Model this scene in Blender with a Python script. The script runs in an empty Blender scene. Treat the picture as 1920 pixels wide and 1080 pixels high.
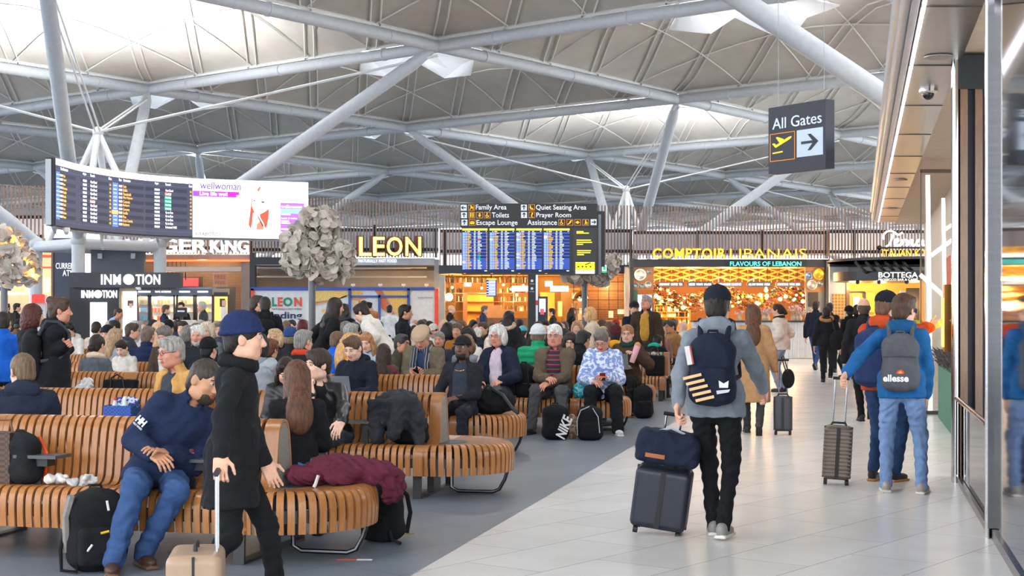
import bpy, math, random
import numpy as np
from mathutils import Vector, Matrix
random.seed(11)
rng = np.random.default_rng(11)
SC = bpy.context.scene
COL = SC.collection
F, EYE, HZ, CX = 2750.0, 1.58, 590.0, 960.0      # focal length in pixels, eye height, horizon row, centre column
def P(x, y, d):                                  # point seen at column x, row y, standing d metres away
    return np.array(((x - CX) / F * d, d, EYE + (HZ - y) / F * d))
def A(x, d, z=0.0):
    return np.array(((x - CX) / F * d, d, z))
def G(x, y):                                     # floor point seen at column x, row y
    return A(x, EYE * F / (y - HZ))
def zat(y, d): return EYE + (HZ - y) / F * d
CA = math.radians(13.3)
CDIR = np.array((math.sin(CA), math.cos(CA), 0.0))    # along the walkway
RDIR = np.array((math.cos(CA), -math.sin(CA), 0.0))   # along the bench rows, to the right
UP = np.array((0, 0, 1.0))
V3 = lambda *a: np.array(a, float)
def nrm(v): v = np.asarray(v, float); return v / max(1e-9, np.linalg.norm(v))

# ---------------------------------------------------------------- materials
def lin(h):
    h = h.lstrip('#'); o = []
    for i in (0, 2, 4):
        c = int(h[i:i + 2], 16) / 255
        o.append(c / 12.92 if c <= .04045 else ((c + .055) / 1.055) ** 2.4)
    return (*o, 1)
MATS = {}
def M(kind, hx, **kw):
    key = (kind, hx, tuple(sorted(kw.items())))
    if key in MATS: return MATS[key]
    m = bpy.data.materials.new(kind + '_' + hx.strip('#')); m.use_nodes = True
    nt = m.node_tree; N = nt.nodes; L = nt.links
    b = N['Principled BSDF']; col = lin(hx)
    b.inputs['Base Color'].default_value = col
    b.inputs['Roughness'].default_value = kw.get('rough', .55)
    b.inputs['Metallic'].default_value = kw.get('metal', 0)
    def noise(scale, detail=3, vec=None, rough=.6):
        n = N.new('ShaderNodeTexNoise'); n.inputs['Scale'].default_value = scale
        n.inputs['Detail'].default_value = detail; n.inputs['Roughness'].default_value = rough
        if vec: L.new(vec, n.inputs['Vector'])
        return n
    def coords(sx=1, sy=1, sz=1, rz=0, loc=(0, 0, 0)):
        tc = N.new('ShaderNodeTexCoord'); mp = N.new('ShaderNodeMapping')
        mp.inputs['Scale'].default_value = (sx, sy, sz); mp.inputs['Rotation'].default_value = (0, 0, rz)
        mp.inputs['Location'].default_value = loc
        L.new(tc.outputs['Object'], mp.inputs['Vector']); return mp.outputs['Vector']
    def vary(n, lo, hi, c=None):
        r = N.new('ShaderNodeMapRange'); r.inputs['From Min'].default_value = .3; r.inputs['From Max'].default_value = .7
        r.inputs['To Min'].default_value = lo; r.inputs['To Max'].default_value = hi
        L.new(n.outputs['Fac'], r.inputs['Value'])
        x = N.new('ShaderNodeMix'); x.data_type = 'RGBA'; x.blend_type = 'MULTIPLY'; x.inputs['Factor'].default_value = 1
        if c: L.new(c, x.inputs['A'])
        else: x.inputs['A'].default_value = col
        cc = N.new('ShaderNodeCombineColor')
        for k in range(3): L.new(r.outputs['Result'], cc.inputs[k])
        L.new(cc.outputs['Color'], x.inputs['B']); L.new(x.outputs['Result'], b.inputs['Base Color'])
        return x.outputs['Result']
    def bump(n, s, d=.01):
        u = N.new('ShaderNodeBump'); u.inputs['Strength'].default_value = s; u.inputs['Distance'].default_value = d
        L.new(n.outputs['Fac'], u.inputs['Height']); L.new(u.outputs['Normal'], b.inputs['Normal'])
    if kind == 'fab':
        b.inputs['Roughness'].default_value = kw.get('rough', .88)
        b.inputs['Specular IOR Level'].default_value = .25
        n = noise(kw.get('scale', 14), 5, coords()); vary(n, .84, 1.14)
        n2 = noise(26, 4, coords(1, 1, 1.6)); bump(n2, .55, .012)
    elif kind == 'print':
        n = noise(22, 2, coords()); r = N.new('ShaderNodeValToRGB'); L.new(n.outputs['Fac'], r.inputs['Fac'])
        e = r.color_ramp.elements; e[0].position = .44; e[0].color = lin(kw['b']); e[1].position = .52; e[1].color = col
        L.new(r.outputs['Color'], b.inputs['Base Color']); b.inputs['Roughness'].default_value = .85
    elif kind == 'check':
        c = N.new('ShaderNodeTexChecker'); c.inputs['Scale'].default_value = kw.get('scale', 40)
        c.inputs['Color1'].default_value = col; c.inputs['Color2'].default_value = lin(kw['b'])
        L.new(coords(), c.inputs['Vector']); L.new(c.outputs['Color'], b.inputs['Base Color'])
    elif kind == 'stripe':
        w = N.new('ShaderNodeTexWave'); w.bands_direction = kw.get('dir', 'Z'); w.inputs['Scale'].default_value = kw.get('scale', 3)
        L.new(coords(), w.inputs['Vector']); r = N.new('ShaderNodeValToRGB'); L.new(w.outputs['Fac'], r.inputs['Fac'])
        e = r.color_ramp.elements; e[0].position = kw.get('p', .8); e[0].color = col; e[1].position = kw.get('p', .8) + .05; e[1].color = lin(kw['b'])
        L.new(r.outputs['Color'], b.inputs['Base Color']); b.inputs['Roughness'].default_value = .85
    elif kind == 'skin':
        b.inputs['Roughness'].default_value = .5
        n = noise(30, 3, coords()); vary(n, .9, 1.08)
    elif kind == 'hair':
        b.inputs['Roughness'].default_value = .5; b.inputs['Specular IOR Level'].default_value = .35
        n = noise(60, 4, coords(1, 1, .18)); vary(n, .45, 1.5); bump(n, .8, .01)
    elif kind == 'wood':
        b.inputs['Roughness'].default_value = .32
        n = noise(5, 6, coords(14, 14, 1.4)); c = vary(n, .8, 1.15)
        n2 = noise(1.7, 1, coords()); vary(n2, .85, 1.15, c)
        b.inputs['Coat Weight'].default_value = .25; b.inputs['Coat Roughness'].default_value = .2
    elif kind == 'metal':
        b.inputs['Metallic'].default_value = kw.get('metal', 1.0); b.inputs['Roughness'].default_value = kw.get('rough', .3)
        n = noise(8, 4, coords(1, 1, 8)); vary(n, .9, 1.08)
    elif kind == 'emit':
        b.inputs['Emission Color'].default_value = col; b.inputs['Emission Strength'].default_value = kw.get('e', 1.0)
        n = noise(3, 2, coords()); vary(n, .95, 1.03)
    elif kind == 'glass':
        b.inputs['Roughness'].default_value = .02; b.inputs['Transmission Weight'].default_value = kw.get('t', 1.0); b.inputs['IOR'].default_value = 1.45
    elif kind == 'brick':
        t = N.new('ShaderNodeTexBrick'); t.inputs['Scale'].default_value = kw.get('scale', 1)
        t.inputs['Color1'].default_value = col; t.inputs['Color2'].default_value = tuple(c * .85 for c in col[:3]) + (1,)
        t.inputs['Mortar'].default_value = lin(kw['b']); t.inputs['Mortar Size'].default_value = kw.get('mortar', .006)
        t.inputs['Brick Width'].default_value = kw.get('w', .5); t.inputs['Row Height'].default_value = kw.get('h', .25)
        t.offset = kw.get('off', .5)
        tc = N.new('ShaderNodeTexCoord'); mp = N.new('ShaderNodeMapping'); L.new(tc.outputs['Object'], mp.inputs['Vector'])
        if kw.get('wall'): mp.inputs['Rotation'].default_value = (math.pi / 2, 0, 0)
        L.new(mp.outputs['Vector'], t.inputs['Vector'])
        L.new(t.outputs['Color'], b.inputs['Base Color'])
    else:
        n = noise(kw.get('scale', 6), 3, coords()); vary(n, .93, 1.06)
    MATS[key] = m
    return m
def sailmat():
    m = bpy.data.materials.new('white_sail'); m.use_nodes = True; nt = m.node_tree; N = nt.nodes; b = N['Principled BSDF']; b.inputs['Base Color'].default_value = (.86, .88, .9, 1); b.inputs['Roughness'].default_value = .8
    t = N.new('ShaderNodeBsdfTranslucent'); t.inputs['Color'].default_value = (.92, .94, .97, 1); x = N.new('ShaderNodeMixShader'); x.inputs[0].default_value = .16
    nt.links.new(b.outputs[0], x.inputs[1]); nt.links.new(t.outputs[0], x.inputs[2]); nt.links.new(x.outputs[0], N['Material Output'].inputs['Surface']); return m
def ffloor(hx1, hx2, mort, rough, w, h, rot):
    m = bpy.data.materials.new('floor_tile'); m.use_nodes = True; nt = m.node_tree; N = nt.nodes; L = nt.links; b = N['Principled BSDF']
    tc = N.new('ShaderNodeTexCoord'); mp = N.new('ShaderNodeMapping'); mp.inputs['Rotation'].default_value = (0, 0, rot)
    L.new(tc.outputs['Object'], mp.inputs['Vector'])
    t = N.new('ShaderNodeTexBrick'); t.inputs['Scale'].default_value = 1; t.inputs['Brick Width'].default_value = w; t.inputs['Row Height'].default_value = h
    t.inputs['Mortar Size'].default_value = .0035; t.inputs['Color1'].default_value = lin(hx1); t.inputs['Color2'].default_value = lin(hx2); t.inputs['Mortar'].default_value = lin(mort)
    L.new(mp.outputs['Vector'], t.inputs['Vector'])
    n = N.new('ShaderNodeTexNoise'); n.inputs['Scale'].default_value = 1.3; n.inputs['Detail'].default_value = 7; n.inputs['Roughness'].default_value = .65
    L.new(tc.outputs['Object'], n.inputs['Vector'])
    r = N.new('ShaderNodeMapRange'); r.inputs['From Min'].default_value = .3; r.inputs['From Max'].default_value = .7; r.inputs['To Min'].default_value = .93; r.inputs['To Max'].default_value = 1.05
    L.new(n.outputs['Fac'], r.inputs['Value'])
    cc = N.new('ShaderNodeCombineColor')
    for k in range(3): L.new(r.outputs['Result'], cc.inputs[k])
    x = N.new('ShaderNodeMix'); x.data_type = 'RGBA'; x.blend_type = 'MULTIPLY'; x.inputs['Factor'].default_value = 1
    L.new(t.outputs['Color'], x.inputs['A']); L.new(cc.outputs['Color'], x.inputs['B']); L.new(x.outputs['Result'], b.inputs['Base Color'])
    r2 = N.new('ShaderNodeMapRange'); r2.inputs['To Min'].default_value = rough - .02; r2.inputs['To Max'].default_value = rough + .05
    L.new(n.outputs['Fac'], r2.inputs['Value']); L.new(r2.outputs['Result'], b.inputs['Roughness'])
    return m

# ---------------------------------------------------------------- objects
ROT = {}
WT = {}                                           # world translation of every root
def tag(o, label, cat, group=None):
    o['label'] = label; o['category'] = cat
    if group: o['group'] = group
    return o
def thing(name, label, cat, loc=(0, 0, 0), group=None):
    o = bpy.data.objects.new(name, None); COL.objects.link(o); o.empty_display_size = .1
    o.location = tuple(float(v) for v in loc); WT[o.name] = np.array([float(v) for v in loc])
    return tag(o, label, cat, group)
def struct(o): o['kind'] = 'structure'; return o
def wtrans(o):
    t = np.zeros(3)
    while o is not None:
        t = t + WT.get(o.name, np.zeros(3)); o = o.parent
    return t
def raw_mesh(name, verts, faces, mats, mi=None, smooth=False):
    """faces: list of index lists, or an (n,4) / (n,3) array."""
    me = bpy.data.meshes.new(name); verts = np.asarray(verts, np.float32)
    if isinstance(faces, np.ndarray):
        n, k = faces.shape; fl = faces.ravel(); st = np.arange(n) * k; tot = np.full(n, k)
    else:
        n = len(faces); fl = np.fromiter((i for f in faces for i in f), np.int32); tot = np.array([len(f) for f in faces], np.int32)
        st = np.concatenate(([0], np.cumsum(tot)[:-1])) if n else np.zeros(0, int)
    me.vertices.add(len(verts)); me.vertices.foreach_set('co', verts.ravel())
    me.loops.add(len(fl)); me.loops.foreach_set('vertex_index', np.asarray(fl, np.int32))
    me.polygons.add(n); me.polygons.foreach_set('loop_start', np.asarray(st, np.int32)); me.polygons.foreach_set('loop_total', np.asarray(tot, np.int32))
    for m in (mats if isinstance(mats, (list, tuple)) else [mats]): me.materials.append(m)
    if mi is not None: me.polygons.foreach_set('material_index', np.asarray(mi, np.int32))
    me.polygons.foreach_set('use_smooth', np.full(n, bool(smooth)))
    me.update(calc_edges=True); me.validate(); return me
def put(name, me, parent=None, loc=None):
    o = bpy.data.objects.new(name, me); COL.objects.link(o)
    if loc is not None: o.location = tuple(float(v) for v in loc); WT[o.name] = np.array([float(v) for v in loc])
    if parent is not None: o.parent = parent
    return o
class MB:
    def __init__(s): s.v = []; s.f = []; s.m = []; s.n = 0
    def add(s, verts, faces, mi=0):
        verts = np.asarray(verts, float); s.v.append(verts)
        for f in faces: s.f.append([i + s.n for i in f]); s.m.append(mi)
        s.n += len(verts); return s
    def box(s, c, size, R=None, mi=0):
        h = np.array(size) / 2
        v = np.array([(x, y, z) for x in (-1, 1) for y in (-1, 1) for z in (-1, 1)]) * h
        if R is not None: v = v @ np.asarray(R).T
        return s.add(v + np.asarray(c), [(0, 1, 3, 2), (4, 6, 7, 5), (0, 4, 5, 1), (2, 3, 7, 6), (0, 2, 6, 4), (1, 5, 7, 3)], mi)
    def bb(s, a, b, mi=0):
        a = np.asarray(a, float); b = np.asarray(b, float); return s.box((a + b) / 2, np.abs(b - a), None, mi)
    def px(s, x0, y0, x1, y1, d, t=.05, mi=0):        # box whose front face fills the given columns and rows at distance d
        a = P(x0, y1, d); b = P(x1, y0, d); return s.bb(a, (b[0], d + t, b[2]), mi)
    def tube(s, pts, r, n=8, closed=False, mi=0, caps=True):
        pts = [np.asarray(p, float) for p in pts]; k = len(pts); rs = r if hasattr(r, '__len__') else [r] * k
        t0 = nrm(pts[1] - pts[0]); ref = V3(0, 0, 1) if abs(t0[2]) < .9 else V3(1, 0, 0)
        u = nrm(np.cross(t0, ref)); V = []
        for i, p in enumerate(pts):
            a = pts[i - 1] if (i > 0 or closed) else p; b = pts[(i + 1) % k] if (i < k - 1 or closed) else p
            t = nrm(b - a); u = nrm(u - t * np.dot(u, t)); w = np.cross(t, u)
            for j in range(n):
                an = 2 * math.pi * j / n; V.append(p + rs[i] * (u * math.cos(an) + w * math.sin(an)))
        fs = []
        for i in range(k if closed else k - 1):
            for j in range(n):
                a, b = i * n + j, i * n + (j + 1) % n; c, d_ = ((i + 1) % k) * n + (j + 1) % n, ((i + 1) % k) * n + j
                fs.append((a, d_, c, b))
        if not closed and caps: fs += [tuple(range(n)), tuple(range((k - 1) * n, k * n))[::-1]]
        return s.add(V, fs, mi)
    def prism(s, poly, o, u, w, depth, mi=0):           # polygon (2-D list) in frame u,w at o, thickened along u x w
        u = np.asarray(u, float); w = np.asarray(w, float); nn = np.cross(u, w) * depth; k = len(poly)
        a = [np.asarray(o) + u * p[0] + w * p[1] for p in poly]
        area = sum(poly[i][0] * poly[(i + 1) % k][1] - poly[(i + 1) % k][0] * poly[i][1] for i in range(k))
        f = [list(range(k))[::-1], list(range(k, 2 * k))] + [(i, (i + 1) % k, k + (i + 1) % k, k + i) for i in range(k)]
        if area < 0: f = [list(q)[::-1] for q in f]
        return s.add(a + [p + nn for p in a], f, mi)
    def lathe(s, prof, o, n=16, ax=None, mi=0):
        R = np.eye(3) if ax is None else frame(ax); V = []
        for r, z in prof:
            for j in range(n):
                an = 2 * math.pi * j / n; V.append(np.asarray(o) + R @ V3(r * math.cos(an), r * math.sin(an), z))
        fs = [(i * n + j, i * n + (j + 1) % n, (i + 1) * n + (j + 1) % n, (i + 1) * n + j) for i in range(len(prof) - 1) for j in range(n)]
        if prof[0][0] > 1e-6: fs.append(tuple(range(n))[::-1])
        if prof[-1][0] > 1e-6: fs.append(tuple(range((len(prof) - 1) * n, len(prof) * n)))
        return s.add(V, fs, mi)
    def sph(s, c, r, n=10, m=7, mi=0, sc=(1, 1, 1)):
        pr = [(r * math.sin(math.pi * i / m) + (1e-5 if i in (0, m) else 0), -r * math.cos(math.pi * i / m)) for i in range(m + 1)]
        V = [np.asarray(c) + V3(q * math.cos(2 * math.pi * j / n), q * math.sin(2 * math.pi * j / n), z) * np.array(sc) for q, z in pr for j in range(n)]
        return s.add(V, [(i * n + j, i * n + (j + 1) % n, (i + 1) * n + (j + 1) % n, (i + 1) * n + j) for i in range(m) for j in range(n)], mi)
    def build(s, name, mats, parent=None, smooth=False, origin=None, local=False):
        v = np.concatenate(s.v); loc = None
        if parent is not None and not local: v = v - wtrans(parent)
        elif parent is None and origin is not None: v = v - np.asarray(origin); loc = origin
        me = raw_mesh(name, v, s.f, mats, s.m, smooth)
        if smooth and smooth != 'all':
            try: me.set_sharp_from_angle(angle=math.radians(42))
            except Exception: pass
        return put(name, me, parent, loc)
def frame(ax):
    z = nrm(ax); x = nrm(np.cross(V3(0, 1, .01), z)) if abs(z[1]) < .9 else nrm(np.cross(V3(1, 0, 0), z)); return np.stack([x, np.cross(z, x), z], 1)
def base_of(mb, z=None):
    v = np.concatenate(mb.v); c = (v.min(0) + v.max(0)) / 2; c[2] = v[:, 2].min() if z is None else z; return c
def solo(mb, name, mats, label, cat, group=None, smooth=False):      # a thing that is one mesh
    return tag(mb.build(name, mats, None, smooth, origin=base_of(mb)), label, cat, group)

# ---------------------------------------------------------------- lettering (font curves turned to meshes in one batch)
TXT = []
def text(name, s, c, w, h, mat, parent, u=(1, 0, 0), up=(0, 0, 1), depth=.01, bold=0., shear=0., space=1.):
    """lettering centred on c, fitted into w x h (w or h None keeps the aspect)."""
    cu = bpy.data.curves.new(name, 'FONT'); cu.body = s; cu.size = 1; cu.align_x = 'LEFT'; cu.offset = bold; cu.shear = shear
    cu.space_character = space; cu.resolution_u = 3; cu.fill_mode = 'BOTH'; cu.extrude = .05
    o = bpy.data.objects.new('tmp_text', cu); COL.objects.link(o)
    TXT.append((o, name, np.asarray(c, float), w, h, mat, parent, nrm(u), nrm(up), depth))
def flush_text():
    bpy.context.view_layer.update(); dg = bpy.context.evaluated_depsgraph_get(); out = []
    for (o, name, c, w, h, mat, parent, u, up, depth) in TXT:
        me = bpy.data.meshes.new_from_object(o.evaluated_get(dg), depsgraph=dg); n = len(me.vertices)
        v = np.empty(n * 3, np.float32); me.vertices.foreach_get('co', v); v = v.reshape(-1, 3).astype(float)
        lo, hi = v.min(0), v.max(0); sx = w / (hi[0] - lo[0]) if w else None; sy = h / (hi[1] - lo[1]) if h else None
        sx = sx or sy; sy = sy or sx
        nn = np.cross(u, up); mid = (lo + hi) / 2
        q = c + np.outer((v[:, 0] - mid[0]) * sx, u) + np.outer((v[:, 1] - mid[1]) * sy, up) + np.outer((v[:, 2] - lo[2]) / max(1e-6, hi[2] - lo[2]) * depth, nn)
        q = q - wtrans(parent)
        if parent.name in ROT: q = q @ rz_(ROT[parent.name])
        me.vertices.foreach_set('co', q.astype(np.float32).ravel())
        me.materials.clear(); me.materials.append(mat); me.update(); me.name = name; out.append((me, name, parent))
    for t in TXT:
        cu = t[0].data; bpy.data.objects.remove(t[0]); bpy.data.curves.remove(cu)
    for me, name, parent in out: put(name, me, parent)
    TXT.clear()

# ---------------------------------------------------------------- implicit surfaces -> one continuous mesh
def rx(d): c, s = math.cos(math.radians(d)), math.sin(math.radians(d)); return np.array(((1, 0, 0), (0, c, -s), (0, s, c)))
def ry(d): c, s = math.cos(math.radians(d)), math.sin(math.radians(d)); return np.array(((c, 0, s), (0, 1, 0), (-s, 0, c)))
def rz_(d): c, s = math.cos(math.radians(d)), math.sin(math.radians(d)); return np.array(((c, -s, 0), (s, c, 0), (0, 0, 1)))
EO = np.array([(x, y, z) for x in (0, 1) for y in (0, 1) for z in (0, 1)])
EDG = [(0, 1), (2, 3), (4, 5), (6, 7), (0, 2), (1, 3), (4, 6), (5, 7), (0, 4), (1, 5), (2, 6), (3, 7)]
class Blob:
    def __init__(s): s.p = []
    def cap(s, a, b, ra, rb=None, k=.02, sub=False):
        a = np.asarray(a, float); b = np.asarray(b, float); rb = ra if rb is None else rb; r = max(ra, rb)
        s.p.append(('c', np.minimum(a, b) - r, np.maximum(a, b) + r, (a, b, ra, rb), k, sub)); return s
    def ell(s, c, r, R=None, k=.02, sub=False):
        c = np.asarray(c, float); r = np.asarray(r, float); R = np.eye(3) if R is None else R
        e = np.sqrt(((R * r) ** 2).sum(1)); s.p.append(('e', c - e, c + e, (c, r, R), k, sub)); return s
    def box(s, c, h, R=None, rd=.02, k=.02, sub=False):
        c = np.asarray(c, float); h = np.asarray(h, float); R = np.eye(3) if R is None else R
        e = np.abs(R) @ h; s.p.append(('b', c - e, c + e, (c, h, R, min(rd, h.min() * .99)), k, sub)); return s
    def grid(s, h):
        add = [q for q in s.p if not q[5]]; m = h * 2.5
        lo = np.min([q[1] for q in add], 0) - m; hi = np.max([q[2] for q in add], 0) + m
        n = np.ceil((hi - lo) / h).astype(int) + 1
        ax = [lo[i] + h * np.arange(n[i]) for i in range(3)]
        D = np.full(n, .5, np.float32)
        for kind, a, b, q, k, sub in s.p:
            mg = k + h * 2.5
            i0 = np.clip(np.floor((a - mg - lo) / h).astype(int), 0, n); i1 = np.clip(np.ceil((b + mg - lo) / h).astype(int) + 1, 0, n)
            if (i1 <= i0).any(): continue
            X = ax[0][i0[0]:i1[0], None, None]; Y = ax[1][None, i0[1]:i1[1], None]; Z = ax[2][None, None, i0[2]:i1[2]]
            if kind == 'c':
                p, e, ra, rb = q; ba = e - p; L2 = max(1e-9, ba @ ba); X = X - p[0]; Y = Y - p[1]; Z = Z - p[2]
                t = np.clip((X * ba[0] + Y * ba[1] + Z * ba[2]) / L2, 0, 1)
                d = np.sqrt((X - t * ba[0]) ** 2 + (Y - t * ba[1]) ** 2 + (Z - t * ba[2]) ** 2) - (ra + t * (rb - ra))
            else:
                c, r, R = q[:3]; X = X - c[0]; Y = Y - c[1]; Z = Z - c[2]
                u = X * R[0, 0] + Y * R[1, 0] + Z * R[2, 0]; v = X * R[0, 1] + Y * R[1, 1] + Z * R[2, 1]; w = X * R[0, 2] + Y * R[1, 2] + Z * R[2, 2]
                if kind == 'e':
                    k0 = np.sqrt((u / r[0]) ** 2 + (v / r[1]) ** 2 + (w / r[2]) ** 2); k1 = np.sqrt((u / r[0] ** 2) ** 2 + (v / r[1] ** 2) ** 2 + (w / r[2] ** 2) ** 2)
                    d = k0 * (k0 - 1) / np.maximum(k1, 1e-6)
                else:
                    rd = q[3]; u = np.abs(u) - r[0] + rd; v = np.abs(v) - r[1] + rd; w = np.abs(w) - r[2] + rd
                    d = np.sqrt(np.maximum(u, 0) ** 2 + np.maximum(v, 0) ** 2 + np.maximum(w, 0) ** 2) + np.minimum(np.maximum(np.maximum(u, v), w), 0) - rd
            sl = tuple(slice(i0[i], i1[i]) for i in range(3)); o = D[sl]
            if sub: o = -o
            hh = np.maximum(k - np.abs(o - d), 0) / max(k, 1e-6); res = np.minimum(o, d) - hh * hh * k / 4
            D[sl] = -res if sub else res
        return D, lo, ax
    def mesh(s, h, disp=None):
        D, lo, ax = s.grid(h)
        if disp is not None: D = D + disp(ax[0][:, None, None], ax[1][None, :, None], ax[2][None, None, :]).astype(np.float32)
        D[0] = D[-1] = .5; D[:, 0] = D[:, -1] = .5; D[:, :, 0] = D[:, :, -1] = .5
        S = D < 0; n = np.array(D.shape) - 1
        cor = [S[o[0]:o[0] + n[0], o[1]:o[1] + n[1], o[2]:o[2] + n[2]] for o in EO]
        cnt = sum(c.astype(np.int8) for c in cor); act = (cnt > 0) & (cnt < 8); I = np.argwhere(act)
        idx = np.full(n, -1, np.int32); idx[act] = np.arange(len(I))
        dv = [D[I[:, 0] + o[0], I[:, 1] + o[1], I[:, 2] + o[2]] for o in EO]
        acc = np.zeros((len(I), 3)); num = np.zeros(len(I))
        for a, b in EDG:
            cr = (dv[a] < 0) != (dv[b] < 0); t = np.where(cr, dv[a] / np.where(cr, dv[a] - dv[b], 1), 0)
            acc += cr[:, None] * (EO[a] + t[:, None] * (EO[b] - EO[a])); num += cr
        V = lo + h * (I + acc / np.maximum(num, 1)[:, None]); Fs = []
        for axn in range(3):
            o = [0, 0, 0]; o[axn] = 1
            s0 = S[:S.shape[0] - o[0], :S.shape[1] - o[1], :S.shape[2] - o[2]]; s1 = S[o[0]:, o[1]:, o[2]:]
            E = np.argwhere(s0 != s1); b, c = (axn + 1) % 3, (axn + 2) % 3
            db = np.zeros(3, int); db[b] = 1; dc = np.zeros(3, int); dc[c] = 1
            q = np.stack([idx[tuple((E - db - dc).T)], idx[tuple((E - dc).T)], idx[tuple(E.T)], idx[tuple((E - db).T)]], 1)
            flip = s0[tuple(E.T)]; q[~flip] = q[~flip][:, ::-1]; Fs.append(q)
        return V, np.concatenate(Fs)
def folds(amp, f=1.0, ph=0.):
    return lambda x, y, z: amp * np.sin(x * 31 * f + ph + 2.2 * np.sin(z * 17 * f + ph)) * np.sin(z * 37 * f + 2 * np.sin(x * 23 * f + y * 19 * f + ph))
def bobj(bl, h, name, mat, parent=None, disp=None, s=1.0, loc=None):
    v, f = bl.mesh(h, disp); return put(name, raw_mesh(name, v * s, f, mat, None, True), parent, loc)
# ---------------------------------------------------------------- people
SKIN = {'l': '#d9a68c', 'p': '#e0b39c', 't': '#c08a68', 'b': '#6f4a38', 'r': '#cf9078'}
LOD = [dict(head=.0058, hand=.0044, cloth=.0105, hair=.0075, core=.015), dict(head=.0085, hand=.007, cloth=.016, hair=.011, core=.02),
       dict(head=.014, hand=.0105, cloth=.025, hair=.017, core=.028)]
def ik(a, t, l1, l2, pole):
    a = np.asarray(a, float); t = np.asarray(t, float); d = t - a; L = np.linalg.norm(d); mx = (l1 + l2) * .995
    if L > mx: t = a + d / L * mx; d = t - a; L = mx
    L = max(L, abs(l1 - l2) + .01); x = (l1 * l1 - l2 * l2 + L * L) / (2 * L); hgt = math.sqrt(max(0, l1 * l1 - x * x)); u = nrm(d)
    p = np.asarray(pole, float); p = nrm(p - u * (p @ u)); return a + u * x + p * hgt, t
def hand(bl, w, d, n, side, curl=25, grip=False, r=1.0):
    """five fingers on a palm; d along the hand, n out of the palm, side +1 right / -1 left."""
    d = nrm(d); n = nrm(n - d * (np.asarray(n) @ d)); l = np.cross(d, n) * side    # l points to the thumb side
    R = np.stack([l, d, n], 1); c = w + d * .048
    bl.box(c, (.040, .048, .0125), R, .011, .012); bl.cap(w - d * .035, w + d * .02, .025, .026, .02)
    for i, (o, ln, fan) in enumerate(((.030, .92, .10), (.0105, 1.0, .03), (-.0095, .95, -.03), (-.0285, .76, -.10))):
        p = w + d * .092 + l * o; f = nrm(d + l * fan); a = math.radians(curl * (.75 + .12 * i)); th = a * .6
        for k, (sg, rr) in enumerate(((.044, .0088), (.028, .0080), (.022, .0072))):
            q = p + (f * math.cos(th) + n * math.sin(th)) * sg * ln; bl.cap(p, q, rr * r, rr * .93 * r, .006); p = q; th += a * (1.15 if k == 0 else .8)
    p = w + d * .022 + l * .034; t1 = nrm(d * .75 + l * .75 + n * .35); q = p + t1 * .040; bl.cap(p - t1 * .01, q, .0125 * r, .0105 * r, .012)
    t2 = nrm(d * (.95 if not grip else .7) + l * .25 + n * (.35 if not grip else .9)); e = q + t2 * .03; bl.cap(q, e, .0100 * r, .0082 * r, .006); bl.cap(e, e + nrm(t2 + n * .3) * .02, .0084 * r, .0072 * r, .006)
def head_blob(bl, H, fat=0.):
    T = lambda x, y, z: H[0] + H[1] @ V3(x, y, z); R = H[1]; k = .02
    bl.ell(T(0, -.012, .032), (.075, .094, .086), R, k); bl.ell(T(0, .022, -.035), (.060 + fat, .070, .082), R, .03)
    bl.ell(T(0, .050, -.088), (.034 + fat, .034, .030), R, .03)
    for s in (-1, 1):
        bl.ell(T(s * .036, .058, -.028), (.028, .026, .030), R, .02); bl.ell(T(s * .046, .01, -.075), (.02 + fat, .045, .03), R, .03)
        bl.ell(T(s * .031, .099, .008), (.019, .016, .012), R, .012, True)
        bl.ell(T(s * .077, -.006, -.008), (.010, .021, .032), R @ rz_(s * 18), .008); bl.ell(T(s * .086, .004, -.006), (.005, .010, .018), R, .004, True)
        bl.ell(T(s * .012, .098, -.036), (.009, .010, .008), R, .008)
    bl.cap(T(-.034, .080, .026), T(.034, .080, .026), .0115, None, .016); bl.cap(T(0, .088, .010), T(0, .108, -.030), .0095, .0135, .012)
    bl.ell(T(0, .086, -.058), (.024, .012, .006), R, .006); bl.ell(T(0, .085, -.070), (.021, .012, .0065), R, .006)
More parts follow.
